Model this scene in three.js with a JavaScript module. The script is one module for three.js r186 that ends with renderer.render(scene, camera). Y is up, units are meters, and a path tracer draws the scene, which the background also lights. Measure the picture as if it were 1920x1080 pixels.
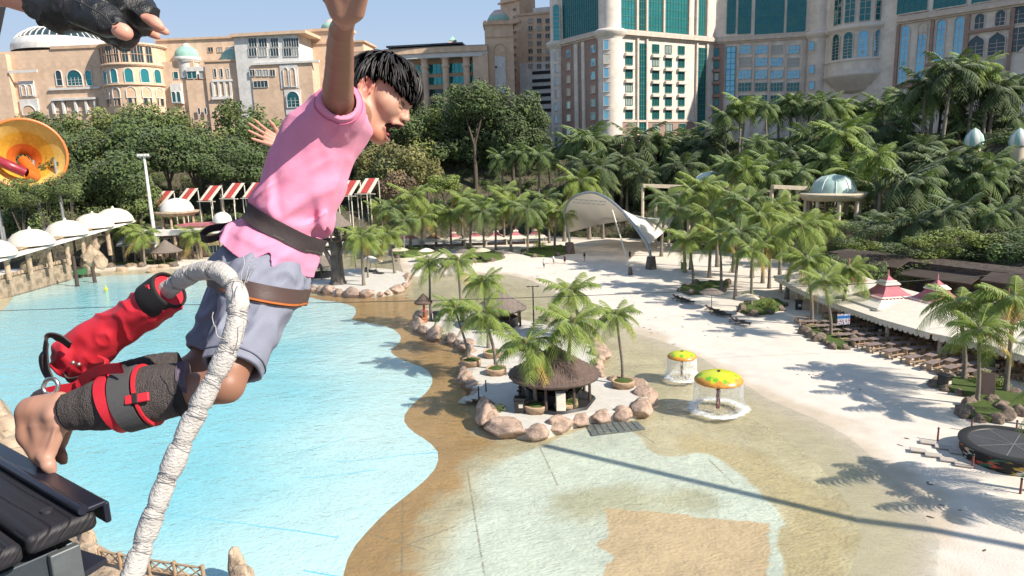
import * as THREE from 'three';
import { mergeGeometries, mergeVertices, toCreasedNormals } from 'three/addons/utils/BufferGeometryUtils.js';
import { RoundedBoxGeometry } from 'three/addons/geometries/RoundedBoxGeometry.js';

// ---------------------------------------------------------------- camera, sky, sun, exposure
const scene = new THREE.Scene();
const renderer = new THREE.WebGLRenderer();
renderer.toneMapping = THREE.LinearToneMapping;
renderer.toneMappingExposure = 1.6;
renderer.shadowMap.enabled = true;
const FOV = 45.4, PW = 1920, PH = 1080;
const camera = new THREE.PerspectiveCamera(FOV, PW / PH, 0.1, 3000);
camera.position.set(0, 21, 0);
camera.rotation.order = 'YXZ';
camera.rotation.set(-11 * Math.PI / 180, 0, -1.9 * Math.PI / 180);
camera.updateMatrixWorld(true);
scene.add(camera);
{
  const W = 256, H = 256, d = new Float32Array(W * H * 4);
  const stops = [[-90, .34, .32, .28], [-2, .52, .55, .56], [0, .70, .77, .86], [5, .60, .72, .87], [13, .42, .59, .85], [40, .30, .44, .68], [90, .24, .35, .56]];
  for (let j = 0; j < H; j++) {
    const e = ((j + .5) / H - .5) * 180;
    let k = 0; while (k < stops.length - 2 && e > stops[k + 1][0]) k++;
    const a = stops[k], b = stops[k + 1], t = Math.min(1, Math.max(0, (e - a[0]) / (b[0] - a[0])));
    for (let i = 0; i < W; i++) { const o = (j * W + i) * 4; for (let c = 0; c < 3; c++) d[o + c] = .61 * (a[c + 1] + (b[c + 1] - a[c + 1]) * t); d[o + 3] = 1; }
  }
  const t = new THREE.DataTexture(d, W, H, THREE.RGBAFormat, THREE.FloatType);
  t.mapping = THREE.EquirectangularReflectionMapping; t.magFilter = t.minFilter = THREE.LinearFilter; t.needsUpdate = true;
  scene.background = t; scene.environment = t;
}
const SUN = new THREE.Vector3(.68, .62, .38).normalize();
const sun = new THREE.DirectionalLight(new THREE.Color(1, .91, .78), 5.0);
sun.position.copy(SUN).multiplyScalar(200).add(new THREE.Vector3(0, 0, -90)); sun.target.position.set(0, 0, -90);
sun.castShadow = true; sun.shadow.mapSize.set(4096, 4096);
Object.assign(sun.shadow.camera, { left: -180, right: 180, top: 180, bottom: -180, near: 1, far: 600 });
scene.add(sun, sun.target);

// ---------------------------------------------------------------- helpers
let seed = 7;
const rnd = () => { seed = (seed + 0x6D2B79F5) | 0; let t = Math.imul(seed ^ (seed >>> 15), 1 | seed); t = (t + Math.imul(t ^ (t >>> 7), 61 | t)) ^ t; return ((t ^ (t >>> 14)) >>> 0) / 4294967296; };
const rr = (a, b) => a + (b - a) * rnd();
const pick = (a) => a[Math.floor(rnd() * a.length)];
const v3 = (x, y, z) => new THREE.Vector3(x, y, z);
const { lerp, clamp, smoothstep, degToRad: R } = THREE.MathUtils;
const FPX = PH / 2 / Math.tan(R(FOV / 2));
const camM = camera.matrixWorld, camP = camera.position;
const rayOf = (px, py) => v3((px - PW / 2) / FPX, -(py - PH / 2) / FPX, -1).transformDirection(camM).multiplyScalar(Math.hypot((px - PW / 2) / FPX, (py - PH / 2) / FPX, 1));
const V = (px, py, d) => rayOf(px, py).multiplyScalar(d).add(camP);                                   // at a depth along the view
const G = (px, py, y = 0) => { const r = rayOf(px, py); return r.multiplyScalar((y - camP.y) / r.y).add(camP); };   // on a level plane
const Zp = (px, py, z) => { const r = rayOf(px, py); return r.multiplyScalar(-z / r.z).add(camP); };      // on a plane z = -z
const proj = (p) => { const q = p.clone().project(camera); return [(q.x + 1) * PW / 2, (1 - q.y) * PH / 2]; };

const used = {};
const nm = (n) => { if (used[n] === undefined) { used[n] = 0; return n; } return n + '_' + String(++used[n]).padStart(3, '0'); };
function thing(name, label, category, pos = [0, 0, 0], turn = 0, group) {
  const o = new THREE.Group(); o.name = nm(name); scene.add(o);
  if (pos.isVector3) o.position.copy(pos); else o.position.set(...pos);
  o.rotation.y = turn; return tag(o, label, category, group);
}
function tag(o, label, category, group) { o.userData = { label, category }; if (group) o.userData.group = group; return o; }
function copy(o, label, pos, turn = 0, s = 1) {
  const c = o.clone(); c.name = nm(o.name.replace(/_\d{3}$/, '')); scene.add(c); c.userData = { ...o.userData }; if (label) c.userData.label = label;
  if (pos) c.position.copy(pos.isVector3 ? pos : v3(...pos)); c.rotation.set(0, turn, 0); if (s.length) c.scale.set(...s); else c.scale.setScalar(s); return c;
}
const ORD = ['first', 'second', 'third', 'fourth', 'fifth', 'sixth', 'seventh', 'eighth', 'ninth', 'tenth', 'eleventh', 'twelfth', 'thirteenth', 'fourteenth', 'fifteenth', 'sixteenth', 'seventeenth', 'eighteenth', 'nineteenth', 'twentieth'];
const ord = (i) => i < 20 ? ORD[i] : (i < 30 ? 'twenty-' : i < 40 ? 'thirty-' : i < 50 ? 'forty-' : 'fifty-') + (i % 10 === 0 ? 'first' : ORD[i % 10]);

const plain = (g) => { g = g.index ? g.toNonIndexed() : g; for (const k of Object.keys(g.attributes)) if (!['position', 'normal', 'uv', 'color'].includes(k)) g.deleteAttribute(k); if (!g.attributes.uv) g.setAttribute('uv', new THREE.BufferAttribute(new Float32Array(g.attributes.position.count * 2), 2)); return g; };
function merge(gs) { gs = gs.flat(9).map(plain); return gs.length === 1 ? gs[0] : mergeGeometries(gs, false); }
// uv in metres, looked up along the axis that a face points to
function metreUV(g, s = 1) {
  const p = g.attributes.position, n = g.attributes.normal, uv = new Float32Array(p.count * 2);
  for (let i = 0; i < p.count; i++) {
    const i0 = i - i % 3; let ax = 0, ay = 0, az = 0;
    for (let k = 0; k < 3; k++) { ax += n.getX(i0 + k); ay += n.getY(i0 + k); az += n.getZ(i0 + k); }
    ax = Math.abs(ax); ay = Math.abs(ay); az = Math.abs(az);
    const x = p.getX(i), y = p.getY(i), z = p.getZ(i);
    if (ay >= ax && ay >= az) { uv[i * 2] = x * s; uv[i * 2 + 1] = z * s; } else if (ax >= az) { uv[i * 2] = z * s; uv[i * 2 + 1] = y * s; } else { uv[i * 2] = x * s; uv[i * 2 + 1] = y * s; }
  }
  g.setAttribute('uv', new THREE.BufferAttribute(uv, 2)); return g;
}
function obj(name, geos, m, parent = scene, uv = true) {
  const g = merge([geos]); if (uv) metreUV(g);
  const o = new THREE.Mesh(g, m); o.name = parent === scene ? nm(name) : name; o.castShadow = o.receiveShadow = true; parent.add(o); return o;
}
function shared(name, g, m, parent) { const o = new THREE.Mesh(g, m); o.name = parent === scene ? nm(name) : name; o.castShadow = o.receiveShadow = true; parent.add(o); return o; }
function struct(name, geos, m, uv = true) { const o = obj(name, geos, m, scene, uv); o.userData.kind = 'structure'; return o; }
const T = (g, x = 0, y = 0, z = 0, ry = 0, rx = 0, rz = 0) => { if (rx) g.rotateX(rx); if (rz) g.rotateZ(rz); if (ry) g.rotateY(ry); return g.translate(x, y, z); };
const bx = (w, h, d, x = 0, y = 0, z = 0, ry = 0, rx = 0, rz = 0) => T(new THREE.BoxGeometry(w, h, d), x, y, z, ry, rx, rz);
const rb = (w, h, d, r, x = 0, y = 0, z = 0, ry = 0, rx = 0, rz = 0) => T(new RoundedBoxGeometry(w, h, d, 2, r), x, y, z, ry, rx, rz);
const cy = (r0, r1, h, x = 0, y = 0, z = 0, n = 16, open = false) => new THREE.CylinderGeometry(r1, r0, h, n, 1, open).translate(x, y + h / 2, z);
const lathe = (pts, n = 24, x = 0, y = 0, z = 0) => new THREE.LatheGeometry(pts.map(([a, b]) => new THREE.Vector2(a, b)), n).translate(x, y, z);
const sph = (r, x = 0, y = 0, z = 0, n = 16) => new THREE.SphereGeometry(r, n, Math.max(6, n / 2 | 0)).translate(x, y, z);
function bar(a, b, r, n = 8, r1 = r) {
  const d = b.clone().sub(a), L = d.length();
  return new THREE.CylinderGeometry(r1, r, L, n).translate(0, L / 2, 0).applyQuaternion(new THREE.Quaternion().setFromUnitVectors(v3(0, 1, 0), d.normalize())).translate(a.x, a.y, a.z);
}
function beam(a, b, w, h) {
  const d = b.clone().sub(a), L = d.length(), m = new THREE.Matrix4().lookAt(a, b, v3(0, 1, 0));
  return new THREE.BoxGeometry(w, h, L).applyMatrix4(m).translate((a.x + b.x) / 2, (a.y + b.y) / 2, (a.z + b.z) / 2);
}
const tube = (pts, r, n = 8, seg = 24, closed = false) => new THREE.TubeGeometry(new THREE.CatmullRomCurve3(pts, closed), seg, r, n, closed);
// a tube whose radius and centre follow functions
function loft(pts, rad, seg = 40, n = 20, caps = true, wob) {
  const c = new THREE.CatmullRomCurve3(pts), fr = c.computeFrenetFrames(seg, false), pos = [], idx = [], uv = [];
  const L = c.getLength();
  for (let i = 0; i <= seg; i++) {
    const t = i / seg, p = c.getPointAt(t);
    for (let j = 0; j <= n; j++) {
      const a = j / n * Math.PI * 2, r = rad(t, a % (Math.PI * 2));
      const q = p.clone().addScaledVector(fr.normals[i], Math.cos(a) * r).addScaledVector(fr.binormals[i], Math.sin(a) * r);
      if (wob) q.add(wob(t, a));
      pos.push(q.x, q.y, q.z); uv.push(j / n, t * L);
      if (i < seg && j < n) { const k = i * (n + 1) + j; idx.push(k, k + 1, k + n + 1, k + 1, k + n + 2, k + n + 1); }
    }
  }
  if (caps) for (const i of [0, seg]) { const p = c.getPointAt(i / seg), k0 = pos.length / 3; pos.push(p.x, p.y, p.z); uv.push(0, 0); for (let j = 0; j < n; j++) { const a = i * (n + 1) + j; i ? idx.push(k0, a, a + 1) : idx.push(k0, a + 1, a); } }
  const g = new THREE.BufferGeometry(); g.setAttribute('position', new THREE.Float32BufferAttribute(pos, 3)); g.setAttribute('uv', new THREE.Float32BufferAttribute(uv, 2)); g.setIndex(idx); g.computeVertexNormals();
  const nn = g.attributes.normal; for (let i = 0; i <= seg; i++) { const a = i * (n + 1), b = a + n; const m = v3(nn.getX(a) + nn.getX(b), nn.getY(a) + nn.getY(b), nn.getZ(a) + nn.getZ(b)).normalize(); nn.setXYZ(a, m.x, m.y, m.z); nn.setXYZ(b, m.x, m.y, m.z); }
  return g;
}
function shapeOf(pts) { const s = new THREE.Shape(); pts.forEach(([x, y], i) => i ? s.lineTo(x, y) : s.moveTo(x, y)); return s; }
// an extruded plan (list of [x, z]) from y0 to y1
function slab(pts, y0, y1, bevel = 0) {
  const g = new THREE.ExtrudeGeometry(shapeOf(pts.map(([x, z]) => [x, -z])), { depth: y1 - y0 - bevel, bevelEnabled: bevel > 0, bevelThickness: bevel, bevelSize: bevel, bevelSegments: 2, curveSegments: 4 });
  return g.rotateX(-Math.PI / 2).translate(0, y0, 0);
}
const flat = (pts, y) => new THREE.ShapeGeometry(shapeOf(pts.map(([x, z]) => [x, -z]))).rotateX(-Math.PI / 2).translate(0, y, 0);
const smooth2 = (pts, n, closed = true) => { const c = new THREE.CatmullRomCurve3(pts.map(([x, z]) => v3(x, 0, z)), closed, 'centripetal'); return c.getSpacedPoints(n).slice(0, closed ? n : n + 1).map((p) => [p.x, p.z]); };
const planPx = (pts, y = 0) => pts.map(([px, py]) => { const p = G(px, py, y); return [p.x, p.z]; });
function sdPoly(P, x, z) {
  let d = 1e9, s = 1;
  for (let i = 0, j = P.length - 1; i < P.length; j = i++) {
    const ex = P[j][0] - P[i][0], ez = P[j][1] - P[i][1], wx = x - P[i][0], wz = z - P[i][1], t = clamp((wx * ex + wz * ez) / (ex * ex + ez * ez), 0, 1);
    d = Math.min(d, (wx - ex * t) ** 2 + (wz - ez * t) ** 2);
    const a = z >= P[i][1], b = z < P[j][1], c = ex * wz > ez * wx; if ((a && b && c) || (!a && !b && !c)) s = -s;
  }
  return s * Math.sqrt(d);   // negative inside
}
function sdLine(P, x, z) {     // distance to an open polyline; negative on its right-hand side when walked along
  let d = 1e9, s = 1;
  for (let i = 0; i < P.length - 1; i++) {
    const ex = P[i + 1][0] - P[i][0], ez = P[i + 1][1] - P[i][1], wx = x - P[i][0], wz = z - P[i][1], t = clamp((wx * ex + wz * ez) / (ex * ex + ez * ez), 0, 1);
    const q = (wx - ex * t) ** 2 + (wz - ez * t) ** 2; if (q < d) { d = q; s = ex * wz - ez * wx < 0 ? 1 : -1; }
  }
  return s * Math.sqrt(d);
}
// ---- noise and textures
const hash = (x, y, z = 0) => { let h = Math.imul(x, 374761393) ^ Math.imul(y, 668265263) ^ Math.imul(z, 2147483647 ^ 1274126177); h = Math.imul(h ^ (h >>> 13), 1274126177); return ((h ^ (h >>> 16)) >>> 0) / 4294967296; };
const q5 = (t) => t * t * t * (t * (t * 6 - 15) + 10);
function vn(x, y, per = 0, s = 0) {
  const ix = Math.floor(x), iy = Math.floor(y), u = q5(x - ix), v = q5(y - iy), w = (a) => per ? ((a % per) + per) % per : a;
  return lerp(lerp(hash(w(ix), w(iy), s), hash(w(ix + 1), w(iy), s), u), lerp(hash(w(ix), w(iy + 1), s), hash(w(ix + 1), w(iy + 1), s), u), v);
}
function vn3(x, y, z) {
  const i = Math.floor(x), j = Math.floor(y), k = Math.floor(z), u = q5(x - i), v = q5(y - j), w = q5(z - k), h = (a, b, c) => hash(i + a + 1000, j + b * 1 + 77, k + c + 31);
  return lerp(lerp(lerp(h(0, 0, 0), h(1, 0, 0), u), lerp(h(0, 1, 0), h(1, 1, 0), u), v), lerp(lerp(h(0, 0, 1), h(1, 0, 1), u), lerp(h(0, 1, 1), h(1, 1, 1), u), v), w);
}
const fbm3 = (x, y, z, o = 4) => { let s = 0, a = .5; for (let i = 0; i < o; i++) { s += a * vn3(x, y, z); x = x * 2.03 + 5; y = y * 2.03 + 3; z = z * 2.03; a *= .5; } return s; };
const vnp = (x, y, px, py, s = 0) => { const ix = Math.floor(x), iy = Math.floor(y), u = q5(x - ix), v = q5(y - iy), a = (k) => ((k % px) + px) % px, b = (k) => ((k % py) + py) % py; return lerp(lerp(hash(a(ix), b(iy), s), hash(a(ix + 1), b(iy), s), u), lerp(hash(a(ix), b(iy + 1), s), hash(a(ix + 1), b(iy + 1), s), u), v); };
const fbm = (x, y, o = 4, per = 0, s = 0) => { let r = 0, a = .5; for (let i = 0; i < o; i++) { r += a * vn(x, y, per, s + i); x *= 2; y *= 2; per *= 2; a *= .5; } return r; };
function tex(W, H, fn, srgb = false) {     // fn(u, v) -> grey or [r, g, b] in 0..1
  const d = new Uint8Array(W * H * 4);
  for (let j = 0; j < H; j++) for (let i = 0; i < W; i++) { const c = fn((i + .5) / W, (j + .5) / H), o = (j * W + i) * 4; for (let k = 0; k < 3; k++) d[o + k] = clamp(Math.round((c.length ? c[k] : c) * 255), 0, 255); d[o + 3] = 255; }
  const t = new THREE.DataTexture(d, W, H); t.wrapS = t.wrapT = THREE.RepeatWrapping; t.magFilter = THREE.LinearFilter; t.minFilter = THREE.LinearMipmapLinearFilter; if (srgb) t.colorSpace = THREE.SRGBColorSpace; t.needsUpdate = true; return t;
}
const rep = (t, x, y = x) => { const c = t.clone(); c.repeat.set(x, y); c.needsUpdate = true; return c; };
const mottle = tex(512, 512, (u, v) => .72 + .38 * (fbm(u * 6, v * 6, 5, 6) - .48) + .3 * (vn(u * 170, v * 170, 170, 9) - .5) * .5 + .12);
const grain = tex(512, 512, (u, v) => .5 * fbm(u * 24, v * 24, 4, 24, 3) + .5 * vn(u * 128, v * 128, 128, 5));
const rockT = tex(512, 512, (u, v) => { const a = fbm(u * 5, v * 5, 5, 5, 11), b = Math.abs(fbm(u * 9, v * 9, 4, 9, 21) - .47); return clamp(.62 + .7 * (a - .47) - .5 * Math.max(0, .06 - b) / .06 * .5, 0, 1); });
const std = (c, o = {}) => {
  const m = new THREE.MeshPhysicalMaterial({ roughness: .85, ...o }); m.color.setRGB(...c); m.name = o.name || 'material'; return m;
};
const MT = {};
const mat = (key, c, o = {}, size = 3) => MT[key] ??= std(c, { map: rep(mottle, 1 / size), name: key, ...o });
// ---------------------------------------------------------------- the setting: terrain, beach, lagoon
const F1 = [[-400, -120], [-160, -140], [-100, -147], [-60, -158], [-30, -171], [10, -174], [30, -162], [47, -128], [55, -95], [61, -65], [66, -30], [68, 60]];
const F2 = [[-400, -165], [-180, -178], [-100, -186], [-30, -194], [10, -192], [32, -180], [56, -157], [80, -142], [97, -118], [106, -80], [110, 60]];
const hillY = (x, z) => {
  const a = sdLine(F1, x, z), b = sdLine(F2, x, z);
  if (a < -2) return -1.2;
  return -1.2 + 8.4 * smoothstep(a, -1, 11) + 14 * smoothstep(b, 0, 20) + 12 * smoothstep(b, 30, 160) + (fbm(x * .09 + 40, z * .09 + 90, 3) - .45) * 3.2 * smoothstep(a, 0, 10);
};
{
  const N = 150, M = 120, pos = [], idx = [], uv = [];
  for (let j = 0; j <= M; j++) for (let i = 0; i <= N; i++) {
    const u = i / N * 2 - 1, w = j / M, x = u * 150 + Math.sign(u) * Math.abs(u) ** 5 * 1600, z = -20 - w * 230 - w ** 5 * 2200;
    pos.push(x, hillY(x, z), z); uv.push(x, z);
    if (i < N && j < M) { const k = j * (N + 1) + i; idx.push(k, k + 1, k + N + 1, k + 1, k + N + 2, k + N + 1); }
  }
  const g = new THREE.BufferGeometry(); g.setAttribute('position', new THREE.Float32BufferAttribute(pos, 3)); g.setAttribute('uv', new THREE.Float32BufferAttribute(uv, 2)); g.setIndex(idx); g.computeVertexNormals();
  struct('hillside', g, mat('hill soil', [.10, .09, .055], { bumpMap: rep(rockT, 1 / 9), bumpScale: 1.2, roughness: .95 }, 14), false);
}
const brightMottle = tex(512, 512, (u, v) => .9 + .2 * (fbm(u * 8, v * 8, 5, 8, 40) - .48) + .05 * (vn(u * 200, v * 200, 200, 4) - .5));
// lagoon outline (the water meets the sand along it)
const SHORE = smooth2(planPx([[1752, 1180], [1750, 1080], [1757, 1010], [1740, 978], [1700, 925], [1640, 862], [1570, 806], [1500, 772], [1440, 748], [1400, 722], [1345, 690], [1300, 662], [1225, 634], [1180, 622], [1140, 612], [1100, 592], [1062, 562], [1022, 536], [985, 522], [930, 512], [870, 513], [800, 516], [768, 520], [752, 500], [742, 480], [705, 472], [655, 471], [620, 480], [585, 500], [480, 500], [340, 503], [150, 512], [20, 535], [-60, 590], [-420, 760]]), 160, false);
SHORE.push([-60, -8], [SHORE[0][0] + 1, -8]);
const beachY = (x, z) => { const d = sdPoly(SHORE, x, z); return d > 0 ? -.06 + .05 * Math.min(d, 4) + .02 * (fbm(x * .8, z * .8, 3) - .5) * Math.min(d, 3) : -.06 + d * .13; };
{
  const x0 = -112, x1 = 68, z0 = -10, z1 = -177, N = 400, M = 370, pos = new Float32Array((N + 1) * (M + 1) * 3), col = new Float32Array(pos.length), uv = new Float32Array((N + 1) * (M + 1) * 2), idx = [];
  const dry = [.71, .64, .56], wet = [.58, .49, .38], dip = [.53, .455, .30];
  for (let j = 0; j <= M; j++) for (let i = 0; i <= N; i++) {
    const k = j * (N + 1) + i, x = lerp(x0, x1, i / N), z = lerp(z0, z1, (j / M) ** 1.35), d = sdPoly(SHORE, x, z), n = fbm(x * .25, z * .25, 4), y = d > 6 ? .14 + .1 * (fbm(x * .35, z * .35, 3) - .5) : beachY(x, z);
    pos.set([x, y, z], k * 3); uv.set([x, z], k * 2);
    const a = smoothstep(d + (n - .48) * 5, .1, 2.2), b = smoothstep(-d, 0, 2.2), t = 1 + (n - .48) * .16;
    for (let c = 0; c < 3; c++) col[k * 3 + c] = t * lerp(lerp(wet[c], dip[c], b), dry[c], a);
    if (i < N && j < M && d > -5) idx.push(k, k + 1, k + N + 1, k + 1, k + N + 2, k + N + 1);
  }
  const g = new THREE.BufferGeometry(); g.setAttribute('position', new THREE.BufferAttribute(pos, 3)); g.setAttribute('color', new THREE.BufferAttribute(col, 3)); g.setAttribute('uv', new THREE.BufferAttribute(uv, 2)); g.setIndex(idx); g.computeVertexNormals();
  struct('beach_sand', g, std([1, 1, 1], { name: 'sand', vertexColors: true, map: rep(brightMottle, 1 / 7), bumpMap: rep(grain, 1 / 2.6), bumpScale: .028, roughness: .95 }), false);
}
// painted floor of the lagoon; its bump ripples stand in for light rippled by the water
const ripT = tex(1024, 1024, (u, v) => { const wu = u + .035 * (vnp(u * 9, v * 9, 9, 9, 2) - .5), wv = v + .03 * (vnp(u * 11, v * 11, 11, 11, 3) - .5); return clamp(.34 * vnp(wu * 22, wv * 40, 22, 40, 5) + .34 * vnp(wu * 41, wv * 83, 41, 83, 6) + .32 * vnp(wu * 97, wv * 150, 97, 150, 9), 0, 1); });
const BLUE = smooth2(planPx([[560, 553], [600, 562], [640, 568], [663, 575], [667, 588], [661, 600], [690, 605], [732, 615], [751, 630], [747, 645], [732, 658], [758, 676], [795, 690], [811, 712], [800, 735], [772, 760], [757, 785], [770, 806], [800, 826], [821, 848], [815, 880], [780, 915], [730, 955], [690, 995], [658, 1035], [642, 1085], [600, 1300], [200, 1300], [-300, 1100], [-450, 800], [-200, 620], [-20, 563], [130, 524], [180, 517], [300, 513], [330, 517], [400, 530], [480, 545]], -.5), 220);
const inPx = (pts) => smooth2(planPx(pts, -.5), pts.length * 4);
{
  const S = 1400, X0 = -45, ZA = -26, W = 90;
  const brown = inPx([[560, 505], [600, 530], [700, 546], [770, 556], [800, 590], [815, 620], [880, 650], [905, 750], [920, 815], [1040, 822], [1000, 836], [945, 850], [876, 878], [858, 930], [832, 975], [808, 1010], [790, 1110], [560, 1200], [560, 800], [560, 600]]);
  const pale = inPx([[876, 878], [945, 850], [1040, 822], [1100, 800], [1195, 808], [1210, 832], [1250, 857], [1320, 850], [1390, 890], [1438, 940], [1464, 985], [1466, 1010], [1455, 1130], [780, 1130], [808, 1010], [832, 975], [858, 930]]);
  const square = planPx([[1135, 952], [1230, 960], [1440, 982], [1448, 1030], [1440, 1120], [1140, 1120], [1130, 1055], [1150, 1045], [1113, 1020], [1140, 1002]], -.5);
  const ring = planPx([[1300, 830], [1400, 865], [1470, 910], [1515, 960], [1530, 1010], [1510, 1090]], -.5), algae = planPx([[1105, 945], [1180, 935], [1280, 940]], -.5);
  const joints = [[[876, 880], [915, 1120]], [[760, 1022], [890, 972]], [[1012, 838], [1046, 910]], [[1200, 812], [1230, 832]], [[800, 830], [1040, 760]], [[755, 940], [752, 1100]], [[690, 1000], [800, 1030]], [[1330, 862], [1375, 906]]].map((l) => planPx(l, -.5));
  const C = { olive: [.41, .355, .225], brown: [.31, .185, .065], pale: [.47, .50, .42], sq: [.46, .325, .18], ring: [.40, .32, .17], alg: [.33, .28, .13] };
  const t = tex(S, S, (u, v) => {
    const x = X0 + u * W, z = ZA - v * W, n = fbm(x * .35, z * .35, 4, 0, 5) - .47, n2 = fbm(x * 2.1, z * 2.1, 3, 0, 8) - .44;
    let c = C.olive.map((a, k) => a * (1 + n * .5 + n2 * .25) + [.03, .03, .03][k] * n);
    const m = (o, w) => { w = clamp(w, 0, 1); if (w > 0) c = c.map((a, k) => lerp(a, o[k] * (1 + n * .35 + n2 * .22), w)); };
    if (z > -110) {
      m(C.ring, .9 * (1 - smoothstep(Math.abs(sdLine(ring, x, z)) + n * 3, 1, 2.6)));
      m(C.brown, smoothstep(-sdPoly(brown, x, z) + n * 5, -.9, 1.6));
      const p = sdPoly(pale, x, z); m(C.pale, smoothstep(-p + n * 1.2, -.1, .25 + 2.2 * smoothstep(-x, -3, 2)));
      m(C.alg, .55 * (1 - smoothstep(Math.abs(sdLine(algae, x, z)) + n * 4, .3, 3)));
      m(C.sq, .92 * smoothstep(-sdPoly(square, x, z) + n2 * .6 + n * .5, -.12, .12));
      for (const l of joints) m([.17, .14, .09], .75 * (1 - smoothstep(Math.abs(sdLine(l, x, z)), .02, .075)) * (n2 > -.12 ? 1 : .2));
    }
    return c.map((a) => Math.pow(clamp(a, 0, 1), 1 / 2.2));
  }, true);
  t.wrapS = t.wrapT = THREE.ClampToEdgeWrapping;
  const g = flat([[-115, -8], [62, -8], [62, -150], [-115, -150]], -.52), p = g.attributes.position, uv = g.attributes.uv;
  for (let i = 0; i < p.count; i++) uv.setXY(i, (p.getX(i) - X0) / W, (ZA - p.getZ(i)) / W);
  struct('lagoon_floor', g, std([1, 1, 1], { name: 'stained concrete', map: t, roughness: .9, bumpMap: rep(ripT, 90 / 15, 90 / 15), bumpScale: .075 }), false);
  const blueT = tex(640, 640, (u, v) => { const x = -82 + u * 82, z = -22 - v * 118, d = -sdPoly(BLUE, x, z), w = smoothstep(d + 8 * (fbm(x * .12, z * .12, 3) - .45), .5, 17), k = 1 + .16 * (fbm(x * .5, z * .5, 4) - .47) + .1 * (fbm(x * 3, z * 3, 2) - .37); return [[.45, .62, .625], [.20, .50, .575]].reduce((a, b) => a.map((c, i) => Math.pow(lerp(c, b[i], w) * k, 1 / 2.2))); }, true); blueT.wrapS = blueT.wrapT = THREE.ClampToEdgeWrapping;  // light lost in deeper water is painted in as darker blue
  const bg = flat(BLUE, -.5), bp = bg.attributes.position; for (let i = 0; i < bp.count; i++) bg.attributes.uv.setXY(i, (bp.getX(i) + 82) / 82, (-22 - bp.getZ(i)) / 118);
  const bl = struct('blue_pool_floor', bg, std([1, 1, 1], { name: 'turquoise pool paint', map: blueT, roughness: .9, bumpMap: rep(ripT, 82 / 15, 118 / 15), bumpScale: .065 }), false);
  const cm = std([.16, .5, .66], { name: 'pool crack' });
  for (const l of [[[630, 866], [700, 861], [760, 853], [822, 848]], [[480, 986], [560, 996], [635, 1008]], [[560, 850], [600, 838], [650, 820]], [[565, 897], [640, 890], [710, 880]], [[570, 1070], [640, 1082]], [[200, 955], [330, 965], [480, 985]]]) {
    const q = planPx(l, -.5), gs = []; for (let i = 0; i < q.length - 1; i++) { const a = v3(q[i][0], -.496, q[i][1]), b = v3(q[i + 1][0], -.496, q[i + 1][1]), d = b.clone().sub(a).normalize(), s = v3(-d.z, 0, d.x).multiplyScalar(.035 + .03 * rnd()); gs.push(flat([[a.x + s.x, a.z + s.z], [b.x + s.x, b.z + s.z], [b.x - s.x, b.z - s.z], [a.x - s.x, a.z - s.z]], -.496)); }
    obj('crack', gs, cm, bl);
  }
  const drain = thing('drain_grate', 'dark grey slotted drain slab lying in shallow water before the island boulders', 'drain', G(1152, 800, -.5));
  const dp = planPx([[1098, 795], [1195, 792], [1210, 806], [1110, 818]], -.5).map(([x, z]) => [x - drain.position.x, z - drain.position.z]);
  obj('slab', slab(dp, 0, .1), mat('drain stone', [.13, .15, .15]), drain);
  for (let i = 1; i < 8; i++) { const a = i / 8, P = (j, k) => v3(lerp(dp[j][0], dp[k][0], a), .11, lerp(dp[j][1], dp[k][1], a)); obj('slot', beam(P(0, 1), P(3, 2), .06, .05), mat('drain slot', [.06, .08, .08]), drain); }
}
// water: a sheet with ripples
{
  const rip = tex(1024, 1024, (u, v) => {
    const wu = u + .02 * (vn(u * 7, v * 7, 7, 2) - .5), wv = v + .02 * (vn(u * 6, v * 6, 6, 3) - .5);
    const r = (f, g, s) => 1 - Math.abs(fbm(wu * f, wv * g, 2, f, s) * 2.6 - 1);
    return clamp(.30 * vn(wu * 6, wv * 12, 6, 1) + .34 * vnp(wu * 15, wv * 26, 15, 26, 7) + .2 * vn(wu * 44, wv * 66, 22, 8) + .12 * vn(wu * 90, wv * 120, 30, 12), 0, 1);
  });
  const m = std([.96, .98, .97], { name: 'water', transmission: 1, thickness: 0, roughness: .07, ior: 1.33, bumpMap: rep(rip, 1 / 11), bumpScale: .15 });
  const g = new THREE.PlaneGeometry(170, 150).rotateX(-Math.PI / 2).translate(-27, -.06, -83);
  struct('lagoon_water', g, m);
}
// ---------------------------------------------------------------- buildings on the rim
const wavy = tex(128, 128, (u, v) => fbm(u * 4, v * 4, 2, 4, 77)), gb = { bumpMap: rep(wavy, 1 / 14), bumpScale: .3 };
const M = {
  cream: mat('cream render', [.76, .675, .60], {}, 9), creamTrim: mat('cream trim', [.66, .55, .47], {}, 5), granite: mat('brown granite', [.36, .235, .195], {}, 4), peach: mat('peach render', [.78, .56, .40], {}, 9), peach2: mat('deep peach render', [.72, .50, .345], {}, 9),
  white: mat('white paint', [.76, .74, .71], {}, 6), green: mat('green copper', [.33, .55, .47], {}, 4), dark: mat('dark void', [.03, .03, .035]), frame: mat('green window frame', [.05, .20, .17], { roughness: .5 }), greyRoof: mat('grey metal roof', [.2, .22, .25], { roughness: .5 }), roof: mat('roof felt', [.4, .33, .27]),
  glass: std([.04, .27, .29], { name: 'teal glass', roughness: .06, metalness: .45, ...gb }), glassD: std([.015, .12, .135], { name: 'dark teal glass', roughness: .07, metalness: .35, ...gb }), glassB: std([.16, .38, .52], { name: 'blue glass', roughness: .06, metalness: .5, ...gb }), glassK: std([.03, .06, .075], { name: 'smoked glass', roughness: .1, metalness: .2 }),
};
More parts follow.
